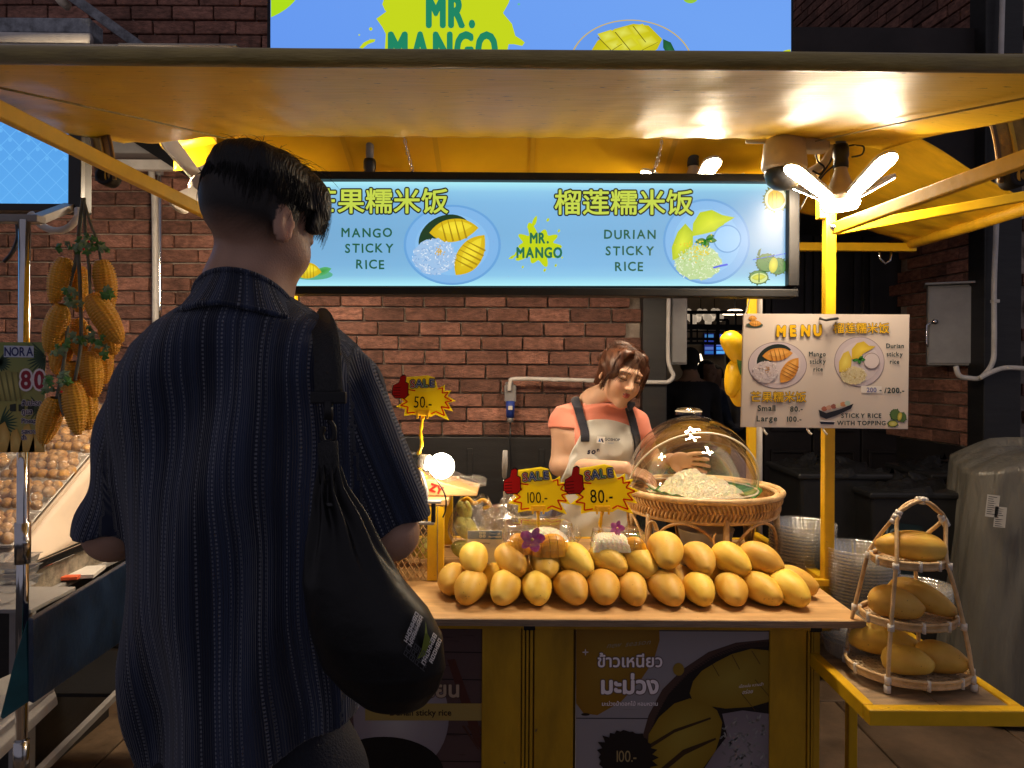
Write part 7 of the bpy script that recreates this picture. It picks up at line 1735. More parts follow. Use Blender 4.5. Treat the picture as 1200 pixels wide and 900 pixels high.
TL = hand_T(wrl, (.85, -.12, -.34), (.1, .35, -.9)); hand_solid(S, TL, 1, .40, .88, .05)
TR = hand_T(wrr + Vector((-.01, -.03, .0)), (.80, -.15, .0), (-.1, -.9, -.35)); hand_solid(S, TR, 1, .18, .92, .22)
V, F = S.mesh(); wiv = np.array(WT_.inverted())
def w_col(V):
    l = (V @ wiv[:3, :3].T + wiv[:3, 3]) / WK; x, y, z = l.T
    c = np.tile(np.array((0.60, 0.37, 0.25)), (len(V), 1)); c *= (1 + .04 * vnoise(V, 70, 2))[:, None]
    head = (z > -.13) & (np.linalg.norm(l - [0, 0, -.02], axis=1) < .16)
    front = head & (y < -.045)
    bl = np.exp(-((np.abs(x) - .040) ** 2 + (z + .028) ** 2) / .0004) * front; c += bl[:, None] * np.array((.05, -.03, -.02))
    for q in (-1, 1):
        xx = q * x; br = front & (xx > .012) & (xx < .050) & (np.abs(z - (.029 + .10 * (.030 - xx) * (xx > .03) - .05 * (.03 - xx) * (xx <= .03))) < .0034); c[br] = c[br] * .3 + np.array((.05, .025, .015)) * .7
        la = front & (xx > .0155) & (xx < .047) & (np.abs(z - (.0005 + 6.5 * (xx - .031) ** 2)) < .0021); c[la] = (.025, .014, .012)
        sh_ = front & (xx > .016) & (xx < .046) & (z > .0025 + 6.5 * (xx - .031) ** 2) & (z < .012); c[sh_] *= np.array((.80, .72, .72))
        ns = front & (np.hypot(xx - .008, z + .0355) < .0035); c[ns] *= .35
    up = front & (np.abs(x) < .0165) & (((np.abs(z + .0522) < .0048 * np.sqrt(np.clip(1 - (x / .017) ** 2, 0, 1)))) | (np.abs(z + .0608) < .0056 * np.sqrt(np.clip(1 - (x / .0145) ** 2, 0, 1)))); c[up] = (.50, .115, .10)
    ml = front & (np.abs(x) < .0165) & (np.abs(z + .0567 - 1.5 * x * x * 10) < .0014); c[ml] = (.16, .035, .035)
    sc = head & (z > .052 + .25 * (y + .06)) & (y > -.095); c[sc] = (.10, .05, .03); return np.clip(c, 0, 1)
lady = sdf_obj('person', V, F, M['skin'], None, w_col, 1, label='young woman vendor in coral shirt and pale apron looking down at the sticky rice', category='person')
G = S.g; X, Y, Z = S.axes()
fabw = (.0022 * np.sin(46 * X + 20 * Z) + .0018 * np.sin(60 * Z - 34 * X + 20 * Y)).astype(np.float32)
# t-shirt: body offset, kept between neck line, hem and sleeve ends
nb = wp(697, 478, 2.87)
neck = ((((X - nb.x) / .066) ** 2 + ((Y - 2.868) / .070) ** 2 + ((Z - nb.z - .012) / .050) ** 2) ** .5 - 1) * .055
T = np.maximum(G - .011 + fabw, -neck); T = np.maximum(T, Z - (nb.z + .022))
def armcut(a, b, t):
    a = np.array(a); b = np.array(b); d = (b - a) / np.linalg.norm(b - a); p = a + (b - a) * t; return ((X - p[0]) * d[0] + (Y - p[1]) * d[1] + (Z - p[2]) * d[2]).astype(np.float32)
al = armcut(shl, ell_, .16); ar = armcut(shr, elr_, .50)
left_reg = (wp(674, 0).x - X + 0 * Y + 0 * Z) ; right_reg = (X - wp(738, 0).x + 0 * Y + 0 * Z)
T = np.maximum(T, np.minimum(al, left_reg + .0).astype(np.float32)); T = np.maximum(T, np.minimum(ar, right_reg).astype(np.float32))
T = np.maximum(T, np.where(Y < 2.745, (2.745 - Y), -1).astype(np.float32))      # clear of the forearms in front
T = np.maximum(T, (.80 - Z).astype(np.float32))
V, F = S.mesh(T.astype(np.float32)); coral = mat('coral_cotton', (0.80, 0.27, 0.19), .85, var=.1, vscale=9, bump=.10, bscale=260, sheen=.2)
tee = sdf_obj('t_shirt', V, F, coral, lady, None, 1)
# apron
PX = lambda v: wp(v, 500).x; PZ = lambda v: wp(700, v).z
edge_l = np.interp(np.asarray(Z).ravel(), [PZ(640), PZ(560), PZ(525), PZ(492)], [PX(652), PX(657), PX(668), PX(684)]).reshape(Z.shape); edge_r = np.interp(np.asarray(Z).ravel(), [PZ(640), PZ(560), PZ(525), PZ(492)], [PX(752), PX(749), PX(742), PX(735)]).reshape(Z.shape)
A = np.maximum(G - .0165 + fabw * 1.3, np.maximum(edge_l - X, X - edge_r)); top = PZ(489) - .10 * (X - PX(700)) - 1.0 * (X - PX(708)) ** 2 * 2
A = np.maximum(A, Z - top + 0 * Y); A = np.maximum(A, Y - 2.86 + 0 * X + 0 * Z); A = np.maximum(A, np.where(Y < 2.735, (2.735 - Y), -1)); A = np.maximum(A, .78 - Z + 0 * X + 0 * Y)
V, F = S.mesh(A.astype(np.float32)); apm = mat('pale_apron', (0.60, 0.60, 0.57), .8, var=.08, vscale=12, bump=.10, bscale=220)
apron = sdf_obj('apron', V, F, apm, lady, None, 1)
def band_(pts, w, off, name, zlo, zhi):
    cxs = np.interp(np.asarray(Z).ravel(), [PZ(p[1]) for p in pts][::-1], [PX(p[0]) for p in pts][::-1]).reshape(Z.shape)
    B = np.maximum(G - off + fabw, np.abs(X - cxs) - w / 2 + 0 * Y); B = np.maximum(B, np.maximum(PZ(zhi) - Z, Z - PZ(zlo)) + 0 * X + 0 * Y); B = np.maximum(B, Y - 2.90 + 0 * X + 0 * Z); B = np.maximum(B, np.where(Y < 2.73, 2.73 - Y, -1))
    v_, f_ = S.mesh(B.astype(np.float32)); return sdf_obj(name, v_, f_, M['navy_cloth'], apron, None, 1)
band_([(672, 462), (677, 482), (682, 502), (682, 515)], .034, .0215, 'strap', 465, 514)
band_([(731, 462), (738, 490), (744, 515), (748, 540)], .032, .0215, 'strap', 469, 535)
# apron print
class Chest:
    n = Vector((0, -1, 0))
    def __call__(s_, x, y):
        p = P(x, y, 2.80); i = int(round((p.x - Lo[0]) / h_)); k = int(round((p.z - Lo[2]) / h_)); col = G[i, :, k]; j = np.where((col < .0175) & (np.arange(len(col)) * h_ + Lo[1] > 2.735))[0]
        d = Lo[1] + (j[0] - .5) * h_ if len(j) else 2.78; return P(x, y, min(d, 2.82) - .004)
ch = Chest()
class Flat:
    def __init__(s_, cx, cy): s_.c = ch(cx, cy); s_.cx, s_.cy = cx, cy; s_.n = Vector((0, -1, 0)); s_.d = min(ch(cx - 8, cy).y, ch(cx + 8, cy).y, s_.c.y) - .002
    def __call__(s_, x, y): return P(x, y, s_.d)
pr = Print(); pr.poly([(699.5, 511), (709, 512), (708.5, 520), (699, 519)], lin(245, 245, 245), 1)
pr.poly([(701, 517.5), (703, 513), (704, 518)], lin(40, 110, 200), 2); pr.poly([(704, 515), (705.5, 513), (707.6, 518.5), (706, 518.5)], lin(30, 40, 80), 2); pr.text('GOSHOP', 717.5, 516.6, 3.2, lin(60, 70, 90), 1, bold=.03, rot=.05); pr.text('MARKET', 716, 520, 1.4, lin(110, 150, 200), 1, rot=.05)
pr.build('chest_badge', Flat(708, 516), M['print'], apron)
pr = Print(); pr.text('so', 693, 532, 6.5, lin(20, 24, 60), 1, bold=.05, shear=.2, gap=.1, jit=.05); pr.text('n', 701, 529, 4.5, lin(20, 24, 60), 1, bold=.05); pr.build('apron_lettering', Flat(697, 529), M['print'], apron)
# trousers
S3 = SDF((bc_.x - .19, 2.72, .02), (bc_.x + .20, 3.06, .86), .007)
S3.column([(.70, bc_.x, 2.88, .165, .115), (.85, bc_.x, 2.88, .150, .105)], 2.2, 0)
for q in (-1, 1): S3.cone((bc_.x + q * .08, 2.88, .74), (bc_.x + q * .09, 2.87, .10), .088, .055, .03); S3.ell((bc_.x + q * .09, 2.83, .05), (.045, .11, .045), .02)
V, F = S3.mesh(); sdf_obj('trousers', V, F, M['trousers'], lady, None, 1)
# hair
S4 = SDF((hd.x - .15, 2.62, 1.28), (hd.x + .16, 2.96, 1.62), .003); S4.T = WT_
e = S4.ell
e((0, .022, .045), (.083, .100, .086)); e((-.058, -.016, .032), (.025, .060, .052), .035); e((.058, -.016, .030), (.025, .060, .055), .035)
S4.cone((.072, -.045, .05), (.079, -.040, -.055), .016, .009, .02); S4.cone((-.074, .01, .02), (-.070, .04, -.05), .018, .012, .02)
e((.0, .102, -.030), (.032, .026, .036), .02); S4.cone((.015, .10, -.01), (.072, .045, -.075), .024, .012, .02)
for q in (-1, 1): e((q * .032, -.050, .092), (.032, .028, .024), .02)
e((0, -.108, .028), (.062, .066, .094), .010, 'sub'); S4.cutplane(tuple(WT_ @ Vector((0, 0, -.13))), tuple(WT_.to_3x3() @ Vector((0, 0, -1))))
X4, Y4, Z4 = S4.axes(); S4.g = S4.g + (.0007 * np.sin(260 * X4 + 60 * Z4) + .0007 * np.sin(140 * X4 - 120 * Y4)).astype(np.float32)
V, F = S4.mesh()
m, t, b = nt('brown_hair'); N = t.nodes; L = t.links; tc = N.new('ShaderNodeTexCoord'); mp = N.new('ShaderNodeMapping'); mp.inputs['Scale'].default_value = (190, 60, 18); mp.inputs['Rotation'].default_value = (0, -.25, .3); L.new(tc.outputs['Object'], mp.inputs[0])
n = N.new('ShaderNodeTexNoise'); n.inputs['Scale'].default_value = 1.3; n.inputs['Detail'].default_value = 3; L.new(mp.outputs[0], n.inputs['Vector']); r = N.new('ShaderNodeValToRGB'); L.new(n.outputs[0], r.inputs[0]); r.color_ramp.elements[0].position = .35; r.color_ramp.elements[0].color = (.040, .015, .009, 1); r.color_ramp.elements[1].position = .7; r.color_ramp.elements[1].color = (.115, .040, .019, 1); L.new(r.outputs[0], b.inputs['Base Color'])
setp(b, Roughness=.42); bp = N.new('ShaderNodeBump'); bp.inputs['Strength'].default_value = .45; bp.inputs['Distance'].default_value = .003; L.new(n.outputs[0], bp.inputs['Height']); L.new(bp.outputs[0], b.inputs['Normal'])
wh = sdf_obj('hair', V, F, m, lady, None, 1)
st = MB(); q = random.Random(8); wl = lambda x, y, z: WT_ @ Vector((x, y, z)); R3 = WT_.to_3x3()
def strand2(pts, r=.0008): st.tube(spline([wl(*p) for p in pts], 4), r, 3, cap=False)
for i in range(22):
    s0 = q.uniform(-.012, .012); sd = q.choice((-1, 1)); k = q.uniform(.3, 1)
    strand2([(s0, -.066, .118), (s0 + sd * .018 * k, -.100, .085 + q.uniform(-.004, .004)), (s0 + sd * .040 * k, -.104 + .01 * k, .045), (s0 + sd * (.058 * k) + q.gauss(0, .003), -.094 + .022 * k, q.uniform(-.02, .018))], .00065)
for i in range(90):
    sd = q.choice((-1, 1)); strand2([(sd * q.uniform(.0, .03), -.045 + q.uniform(-.02, .03), .124), (sd * .066, -.058, .085), (sd * .078, -.052 + q.gauss(0, .006), .02), (sd * .080 + q.gauss(0, .004), -.030 + q.gauss(0, .008), q.uniform(-.07, -.02))], .0008)
for i in range(260):
    a = q.uniform(0, 2 * PI); x, y = .05 * math.cos(a) * q.random(), .0 + .05 * math.sin(a) * q.random(); z = .045 + .087 * math.sqrt(max(0, 1 - (x / .083) ** 2 - ((y - .022) / .1) ** 2)); sd = 1 if x > 0 else -1
    strand2([(x, y, z + .001), (x + sd * .03, y + .01, z - .006), (sd * .080, y + .02, .06), (sd * .081, y + .03, .03)], .0006)
st.build('hair_strands', m, wh, smooth=True)
# serving paddle in her hand
pa = thing('serving_paddle', 'white rice paddle held over the sticky rice', 'spoon', wp(765, 572, 2.5)); a_ = TL @ Vector((.06, .0, -.02)); b_ = P(786, 584, 2.46)
MB().tube([a_, a_.lerp(b_, .5), b_], [.006, .007, .009], 10, flat=.5).build('grip', M['white_plastic'], pa, smooth=True)
MB().tube([b_, b_.lerp(P(800, 591, 2.44), .5), P(800, 591, 2.44)], [.009, .021, .012], 14, flat=.22).build('blade', M['white_plastic'], pa, smooth=True)
# ================================================================= LEFT FRUIT STALL
DT = 2.0
tv = thing('wall_screen', 'large blue lit display screen in a black frame at the upper left', 'screen', P(30, 190, DT))
TX0, TX1 = -2.10, P(97, 248, DT).x; TZ0, TZ1 = P(97, 248, DT).z, 2.385
MB().box(((TX0 + TX1) / 2, DT + .03, (TZ0 + TZ1) / 2), (TX1 - TX0 - .01, .05, TZ1 - TZ0)).build('casing', M['black_metal'], tv, bevel=.006)
for x0, x1, z0, z1 in ((TX1 - .036, TX1, TZ0, TZ1), (TX0, TX0 + .036, TZ0, TZ1), (TX0 + .0362, TX1 - .0362, TZ0, TZ0 + .020), (TX0 + .0362, TX1 - .0362, TZ1 - .012, TZ1)):
    MB().box(((x0 + x1) / 2, DT, (z0 + z1) / 2), (x1 - x0, .02, z1 - z0)).build('bezel', M['black_plastic'], tv, bevel=.002)
pr = Print(); fr = Frame2((TX0 + .036, DT + .002, TZ1 - .012), (1, 0, 0), (0, 0, -1)); w_, h__ = TX1 - TX0 - .072, TZ1 - TZ0 - .024
B1, B2 = lin(80, 150, 226), lin(92, 170, 238)
for i in range(12):
    for j in range(8):
        cq = lambda a, b: tuple(np.array(B1) * (1 - b) + np.array(B2) * b)
        pr.poly([(w_ * i / 12, h__ * j / 8), (w_ * (i + 1) / 12, h__ * j / 8), (w_ * (i + 1) / 12, h__ * (j + 1) / 8), (w_ * i / 12, h__ * (j + 1) / 8)], None, 0, [cq(0, j / 8), cq(0, j / 8), cq(0, (j + 1) / 8), cq(0, (j + 1) / 8)])
LB = lin(104, 180, 244); s_ = .052
for k in range(-12, 30):
    for sg in (-1, 1):
        x0 = k * s_; pts = []
        for j in range(0, 25):
            y = h__ * j / 24; x = x0 + sg * y
            if .002 < x < w_ - .002: pts.append((x, y))
        if len(pts) > 1:
            (xa, ya), (xb, yb) = pts[0], pts[-1]; pr.poly([(xa - .0018, ya), (xa + .0018, ya), (xb + .0018, yb), (xb - .0018, yb)], LB, 1)
for i in range(26):
    for j in range(12):
        x, y = i * s_ + (s_ / 2 if j % 2 else 0), j * s_ / 2 + .01
        if .012 < x < w_ - .012 and .012 < y < h__ - .012: pr.poly(ell(x, y, .0055, .0055, 0, 10), LB, 1)
pr.build('display', fr, M['print_lit'], tv)
# stall pole
sp = thing('stall_pole', 'shiny round steel pole at the left edge holding the screen', 'pole', (P(27, 400, 1.75).x, 1.75, 0)); px_ = P(27.5, 500, 1.75).x
MB().cyl((px_, 1.75, 0), (px_, 1.75, P(27, 258, 1.75).z), .0135, 24).build('tube', M['chrome'], sp, smooth=True)
for y0, y1 in ((612, 660), (868, 905)):
    MB().cyl((px_, 1.75, P(27, y1, 1.75).z), (px_, 1.75, P(27, y0, 1.75).z), .0175, 24).build('coupling', M['steel'], sp, smooth=True)
MB().ball(P(30, 636, 1.73), (.007, .006, .007), 10, 8).build('grub_screw', M['steel'], sp, smooth=True)
MB().box((px_ - .06, 1.76, P(27, 256, 1.75).z), (.19, .035, .018)).build('cross_bar', M['grey_metal'], sp, bevel=.002)
MB().bar((px_, 1.78, P(27, 256, 1.75).z), (px_ - .05, 2.02, TZ0 + .02), .03, .02).build('bracket', M['grey_metal'], sp)
MB().tube(spline([P(36, 250, 1.95), P(46, 262, 1.95), P(62, 270, 1.95), P(78, 268, 1.95), P(90, 256, 1.95), P(91, 246, 1.98)], 6), .0095, 12).build('corrugated_conduit', M['pvc'], None, smooth=True, label='white corrugated conduit looping under the blue screen', category='conduit')
MB().tube(spline([P(20, 262, 1.85), P(21, 278, 1.84), P(15, 295, 1.83), P(5, 307, 1.83)], 6), .0052, 8).build('black_cable', M['black_plastic'], None, smooth=True, label='short black cable hanging beside the steel pole', category='cable')
# price board
nb_ = thing('price_board', 'yellow green NORA pineapple price board marked 80 on the steel pole', 'price sign', P(10, 465, 1.71)); DN = 1.712
MB().box(*pxbox(-62, 401, 52, 530, DN, .004)).build('board', M['white_plastic'], nb_)
pr = Print(); pr.poly([(-62, 401), (52, 401), (52, 530), (-62, 530)], None, 0, [lin(150, 160, 80), lin(120, 140, 84), lin(176, 160, 88), lin(200, 180, 96)])
q = random.Random(3)
def palm(cx, cy, L_, n_, a0, a1, col):
    for i in range(n_):
        a = a0 + (a1 - a0) * i / (n_ - 1); pr.poly(lens(cx + math.cos(a) * L_ * .5, cy + math.sin(a) * L_ * .5, L_ * q.uniform(.8, 1.1), 2.2, a), col, 1.2)
palm(54, 418, 26, 12, PI * .55, PI * 1.25, lin(44, 70, 46)); palm(-2, 424, 16, 10, -.9, 1.2, lin(44, 70, 46)); palm(0, 496, 22, 12, -1.2, 1.3, lin(50, 80, 50)); palm(46, 478, 18, 8, PI * .6, PI * 1.3, lin(70, 84, 50))
pr.fan(blob(10, 452, 22, 18, .06, 24, 4), lin(196, 186, 110), lin(146, 140, 74), 2)
for i in range(5): pr.poly([(-8 + i * 7, 436), (-6 + i * 7, 436), (2 + i * 6, 470), (0 + i * 6, 470)], lin(120, 116, 60), 3.4)
for x in (12, 22, 33): pr.poly([(x, 474), (x + 7, 473), (x + 7, 482), (x, 482)], lin(40, 44, 30), 3)
for (x, y) in ((-10, 522), (4, 512), (18, 520), (32, 514), (44, 524)): pr.fan([(x - 10, 530), (x - 4, y - 14), (x + 2, y - 18), (x + 8, y - 4), (x + 9, 530)], lin(240, 206, 120), lin(206, 160, 70), 3)
pr.poly([(5, 405), (40, 405.5), (40, 419), (5, 418.5)], lin(196, 206, 226), 4)
for i, chh in enumerate('NORA'): pr.text(chh, 9.6 + i * 8.6, 417, 10.6, lin(30, 44, 110), 5, bold=.02, sx=.78)
pr.text('80', 39, 455, 21, lin(150, 20, 44), 6, bold=.035, outline=.085, oc=lin(236, 226, 230), sx=.84, gap=.14)
for tx, y, hh_ in (('สับปะรด', 475, 6), ('ภูแล', 485, 6), ('Pineapple', 495.5, 5.4), ('รสหวาน', 508, 5), ('ฉ่ำ', 515, 5)): pr.text(tx, 26, y, hh_, lin(30, 22, 60), 6, bold=.03, outline=.06, oc=lin(226, 216, 220), align='l', sx=.9)
pr.build('printed_face', PxPlane(DN - .001), M['print'], nb_)
# corn garland
cg = thing('corn_garland', 'hanging garland of yellow toy corn cobs with ivy leaves', 'garland', P(97, 235, 1.66))
def cob_mesh(seed, L_=.132, W=.056):
    nr, nl = 14, 20; cu, cv = nr * 5, nl * 4; m = MB(); r = random.Random(seed); tw = r.uniform(-.4, .4)
    def f(u, v):
        a = v * 2 * PI + tw * u; t = u; rad = W / 2 * (math.sin(min(1, (t * 1.02 + .03)) * PI) ** .42) * (1.06 - .30 * t)
        k = abs(math.cos(a * nr / 2 - tw * u * nr / 2)) ** .55 * abs(math.sin(PI * u * nl)) ** .45; rad += .0042 * k - .0022
        return Vector((rad * math.cos(a), rad * math.sin(a), -L_ * t))
    V_ = [f(i / cv, j / cu) for i in range(cv + 1) for j in range(cu)]
    m.add(V_, [(i * cu + j, (i + 1) * cu + j, (i + 1) * cu + (j + 1) % cu, i * cu + (j + 1) % cu) for i in range(cv) for j in range(cu)])
    return m.mesh('corn_cob', M['corn'], smooth=True)
M['corn'] = mat('toy_corn', (0.78, 0.40, 0.035), .30, var=.25, vscale=16, bump=.2, bscale=200, col2=(.62, .26, .015), sss=.1)
CB = [cob_mesh(i) for i in range(3)]
# (top px, top py, tip px, tip py, depth)
for i, (x0, y0, x1, y1, d) in enumerate(((77, 302, 62, 358, 1.66), (119, 304, 129, 366, 1.66), (107, 346, 143, 404, 1.63), (73, 357, 56, 415, 1.64), (92, 312, 93, 368, 1.71), (90, 372, 95, 420, 1.72), (124, 362, 134, 418, 1.71),
                                        (64, 466, 50, 522, 1.63), (85, 448, 92, 512, 1.635), (84, 424, 80, 476, 1.70), (104, 412, 112, 468, 1.70), (118, 400, 122, 452, 1.73), (99, 450, 104, 506, 1.72), (76, 392, 66, 440, 1.72))):
    a, b = P(x0, y0, d), P(x1, y1, d + (.02 if i % 2 else -.01)); dv = (b - a); Rq = dv.normalized().to_track_quat('-Z', 'Y').to_euler(); k = dv.length / .132
    o = inst('corn_cob', CB[i % 3], cg, a - cg.location, Rq, (max(.94, k) * 1.0, max(.94, k), k * 1.02))
for pts, r_ in (([(98, 232, 1.66), (94, 262, 1.66), (90, 300, 1.655), (80, 345, 1.66), (78, 400, 1.65), (72, 440, 1.645), (66, 468, 1.64)], .004), ([(99, 232, 1.66), (100, 270, 1.65), (104, 310, 1.645), (106, 346, 1.64)], .0035), ([(97, 232, 1.66), (92, 280, 1.65), (94, 340, 1.645), (95, 400, 1.64), (88, 446, 1.64)], .004),
                ([(99, 236, 1.66), (106, 262, 1.65), (114, 282, 1.65), (118, 304, 1.65)], .003), ([(70, 462, 1.63), (72, 475, 1.62), (76, 488, 1.62)], .0045)):
    MB().tube(spline([P(*p) for p in pts], 6), r_, 7).build('vine', M['vine'], cg, smooth=True)
def ivy(name, x, y, d, s_, a, tilt, par, m):
    c = P(x, y, d); R = Euler((tilt, q.uniform(-.6, .6), a)).to_matrix(); Rx = Matrix.Rotation(a, 3, 'Y')
    out = [(0, 0), (.35, -.5), (.9, -.35), (.75, .05), (1.0, .55), (.45, .62), (0, 1.25), (-.45, .62), (-1.0, .55), (-.75, .05), (-.9, -.35), (-.35, -.5)]
    ctr = c; V_ = [c + Rx @ Vector((0, -.006 * s_ * 100 * .3, .3 * s_))] + [c + Rx @ Vector((px * s_ * .55, tilt * py * s_ * .5 + .12 * s_ * abs(px), py * s_ * .6)) for px, py in out]
    return MB().add(V_, [(0, i + 1, (i + 1) % len(out) + 1) for i in range(len(out))]).build(name, m, par, smooth=False)
q = random.Random(12)
for cx, cy_, n_, sp_ in ((100, 288, 20, 24), (80, 343, 5, 8), (88, 350, 5, 10), (122, 346, 6, 8), (86, 398, 10, 18), (112, 396, 6, 12), (62, 450, 8, 12), (72, 448, 5, 8), (66, 412, 5, 9), (118, 410, 4, 8)):
    for i in range(n_):
        ivy('ivy_leaf', cx + q.gauss(0, sp_ * .5), cy_ + q.gauss(0, 5.5), 1.615 + q.uniform(-.012, .03), q.uniform(.012, .024), q.uniform(-2.6, 2.6), q.uniform(-.6, .6), cg, M['leaf'] if q.random() < .45 else M['pale_leaf'])
for x, y in ((104, 283), (98, 292), (72, 459)): MB().ball(P(x, y, 1.60), .003, 8, 6).build('red_berry', M['red_print'], cg, smooth=True)
# sloping fruit display
ls = thing('fruit_stall', 'steel fruit stall with sloping display board at the left edge', 'market stall', (-2.1, 2.6, 0))
pz = lambda y: .905 + .58 * (y - 2.30)
MB().prism([(-2.9, 2.26, pz(2.26) - .03), (-1.60, 2.26, pz(2.26) - .03), (-1.60, 3.05, pz(3.05) - .03), (-2.9, 3.05, pz(3.05) - .03)], (0, 0, -.012)).build('display_board', M['beige_board'], ls)
MB().prism([(-1.598, 2.24, .875), (-1.598, 3.05, .875), (-1.602, 3.05, pz(3.05) + .004), (-1.602, 2.24, pz(2.24) + .004)], (.008, 0, 0)).build('side_panel', M['beige_board'], ls)
MB().grid(lambda u, v: Vector((-1.590 + .075 * (1 - v) * (1 - u * .3), 2.22 + .8 * u, .872 + (pz(2.22 + .8 * u) - .875) * v)), 10, 6).build('front_apron_panel', M['beige_board'], ls, smooth=True, solid=.003)
MB().box((-2.2, 2.62, .855), (1.38, .86, .028)).build('table_top', M['steel'], ls, bevel=.003)
MB().box((-2.2, 2.62, .800), (1.35, .84, .080)).build('table_frame', mat('rough_stone_edge', (.28, .24, .19), .85, var=.6, vscale=30, bump=.8, bscale=50), ls)
MB().box((-2.2, 2.62, .750), (1.38, .86, .018)).build('lower_ledge', M['grey_metal'], ls, bevel=.002)
MB().box((-2.3, 2.75, .36), (1.2, .55, .72)).build('cabinet', M['black_wood'], ls, bevel=.005)
for x, y in ((-1.55, 2.24), (-1.55, 3.0)): MB().box((x, y, .37), (.03, .03, .74)).build('leg', M['grey_metal'], ls)
# trays, longans, film
tray_m = M['white_foam']; lg = mat('longan_skin', (0.50, 0.26, 0.07), .55, var=.35, vscale=22, bump=.35, bscale=140, objrand=.18)
lgm = MB().ball((0, 0, 0), (.0205, .0205, .0195), 16, 10).mesh('round_fruit', lg, smooth=True)
slope = math.atan(.58); Rs = Matrix.Rotation(slope, 3, 'X'); nn = Rs @ Vector((0, 0, 1)); dn = Rs @ Vector((0, 1, 0))
tl = 0; rws = ['nearest', 'second', 'third', 'fourth', 'farthest']; q = random.Random(21)
for i in range(5):
    for j in range(2):
        y0 = 2.315 + i * .140; xc = -1.735 - j * .262; cy0 = Vector((xc, y0 + .06, pz(y0 + .06) - .018)); hw, hd_ = .125, .074
        side = 'right' if j == 0 else 'left'
        r = thing('foam_tray', 'white foam tray under the fruit, %s in the %s row of the slope' % (side, rws[i]), 'tray', cy0, 'white foam trays on the sloping stall')
        prof = [(-1, 0, .026), (-.86, 0, 0), (.86, 0, 0), (1, 0, .026)]
        m_ = MB(); F4 = lambda a, b, z: cy0 + Vector((a, 0, 0)) + dn * b + nn * z
        ring0 = [F4(a * hw, b * hd_, .026) for a, b in ((-1, -1), (1, -1), (1, 1), (-1, 1))]; ring1 = [F4(a * hw * .88, b * hd_ * .84, .002) for a, b in ((-1, -1), (1, -1), (1, 1), (-1, 1))]; ring2 = [F4(a * hw * 1.05, b * hd_ * 1.06, .028) for a, b in ((-1, -1), (1, -1), (1, 1), (-1, 1))]
        m_.add(ring2 + ring0 + ring1, [(k, (k + 1) % 4, (k + 1) % 4 + 4, k + 4) for k in range(4)] + [(k + 4, (k + 1) % 4 + 4, (k + 1) % 4 + 8, k + 8) for k in range(4)] + [(8, 9, 10, 11)]); m_.build('tray_shell', tray_m, r, solid=.003, bevel=.003)
        for a in range(7):
            for b in range(4):
                x = (a - 3) * .034 + q.uniform(-.006, .006) + (.012 if b % 2 else 0); yb = (b - 1.5) * .034 + q.uniform(-.005, .005); hgt = .026 + .028 * max(0, 1 - (x / .12) ** 2) * max(0, 1 - (yb / .075) ** 2) + q.uniform(-.004, .006)
                if abs(x) > hw - .012: continue
                p = cy0 + Vector((x, 0, 0)) + dn * yb + nn * hgt; s_ = q.uniform(.88, 1.12)
                inst('round_fruit', lgm, None, p, (q.uniform(0, 3), q.uniform(0, 3), 0), (s_, s_, s_ * q.uniform(.92, 1.05)), label='round tan fruit packed under film in the %s row %s foam tray' % (rws[i], side), category='fruit', group='round tan fruits in film wrapped trays')
        ph = q.uniform(0, 6)
        def ff(u, v):
            x, yb = (u * 2 - 1) * hw * 1.04, (v * 2 - 1) * hd_ * 1.04; b_ = max(0, 1 - (u * 2 - 1) ** 4) * max(0, 1 - (v * 2 - 1) ** 4)
            return cy0 + Vector((x, 0, 0)) + dn * yb + nn * (.030 + .046 * b_ ** .6 + .0045 * math.sin(28 * u + ph + 5 * v) * b_ + .003 * math.sin(40 * v + 17 * u + ph) * b_)
        MB().grid(ff, 44, 30).build('cling_film', M['bag_film'], r, smooth=True)
rf2 = thing('added_shade_roof', 'added grey sheet roof that shades the left fruit stall', 'roof', (-2.4, 2.3, 2.62))  # roof added to keep the sky's light off the fruit stall
for k in range(6): MB().box((-3.5 + k * .42 + .21, 2.99, 2.63 + .004 * (k % 2)), (.418, .94, .006)).build('shade_roof_sheet', M['grey_metal'], rf2)
MB().bar((-3.5, 3.3, 2.60), (-1.0, 3.3, 2.60), .03, .04).build('shade_roof_purlin', M['pvc'], rf2)
for x in (-3.3,): MB().bar((x, 3.3, 0), (x, 3.3, 2.6), .025, .025).build('post', M['grey_metal'], rf2)
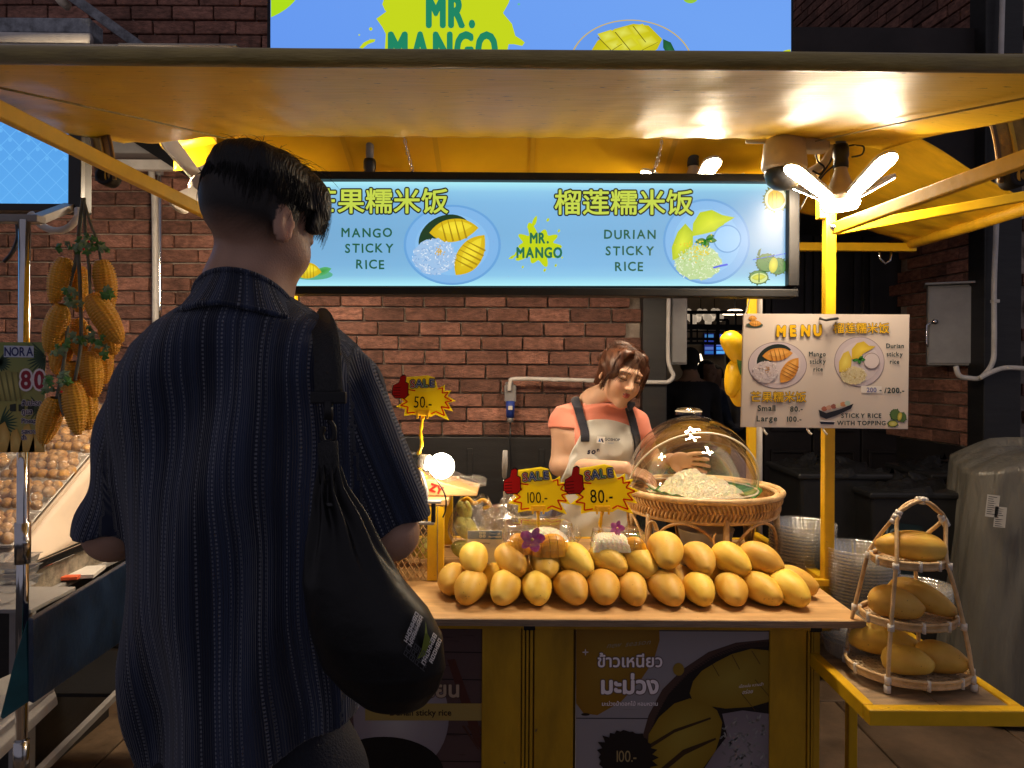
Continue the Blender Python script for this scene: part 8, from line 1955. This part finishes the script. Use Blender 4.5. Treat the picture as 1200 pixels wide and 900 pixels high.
# boxes and boards under the stall
for k in range(3):
    c = P(14, 684 - k * 13, 2.02); r = thing('clear_punnet', 'clear plastic punnet, %s of the stack beside the pole' % ['bottom', 'middle', 'top'][k], 'food box', c, 'clear punnets beside the steel pole')
    MB().lathe([(.062, -.012), (.07, .010), (.078, .012)], 4, c, Matrix.Rotation(PI / 4 + .1, 3, 'Z')).build('punnet_wall', M['cup_film'], r, solid=.001)
MB().box(P(10, 699, 2.02) + Vector((0, 0, -.008)), (.26, .2, .012)).build('stall_ledge', M['grey_metal'], None, label='grey metal ledge carrying the clear punnets at the left edge', category='shelf', bevel=.002)
MB().bar(P(10, 704, 2.02) + Vector((0, .08, -.01)), (P(10, 704, 2.02).x, 2.10, .0), .03, .03).build('ledge_post', M['grey_metal'], None, label='grey post under the metal ledge at the left edge', category='post')
a, b = P(33, 724, 1.66), P(150, 655, 2.36); c, d = P(150, 742, 2.34), P(33, 822, 1.645)
MB().prism([a, b, c, d], Vector((.02, -.012, 0))).build('blue_board', M['blue_board'], None, bevel=.003, label='scratched dark blue board leaning from the pole back to the stall', category='board')
MB().prism([P(31, 728, 1.68), P(34, 822, 1.68), P(3, 843, 1.66), P(0, 840, 1.66), P(17, 772, 1.67)], (0, .02, 0)).build('teal_board', M['teal'], None, bevel=.002, label='teal painted board end left of the steel pole', category='board')
r = thing('foam_box_lid', 'dirty white foam lid tilted under the blue board', 'lid', P(28, 850, 1.85))
e1, e2, e3, e4 = P(-40, 812, 1.80), P(50, 772, 2.05), P(66, 815, 2.0), P(-30, 905, 1.74)
MB().prism([e1, e2, e3, e4], (0, .01, -.03)).build('lid_plate', M['white_foam'], r, bevel=.004)
for t in (.62, .82): MB().bar(e1.lerp(e4, t) + Vector((0, -.004, .008)), e2.lerp(e3, t) + Vector((0, -.004, .008)), .012, .016).build('ridge', M['white_foam'], r, bevel=.003)
MB().bar(P(42, 908, 1.75), P(152, 798, 2.3), .018, .018).build('floor_rail', M['grey_metal'], None, label='thin grey metal rail slanting up under the stall at lower left', category='rail')
MB().box(P(86, 671, 2.5), (.17, .12, .012), Matrix.Rotation(.2, 3, 'Z')).build('white_carton', M['white_foam'], None, label='flat white carton lying under the stall table edge', category='box')
MB().box(P(76, 677, 2.43), (.09, .03, .012), Matrix.Rotation(.2, 3, 'Z')).build('orange_packet', mat('orange_print', (.75, .13, .05), .5), None, label='small orange packet in front of the white carton', category='packet', bevel=.002)
MB().box((P(110, 700, 2.5).x, 2.5, .42), (.5, .35, .012)).build('low_shelf', M['black_metal'], None, label='dark low shelf half hidden under the blue board', category='shelf')
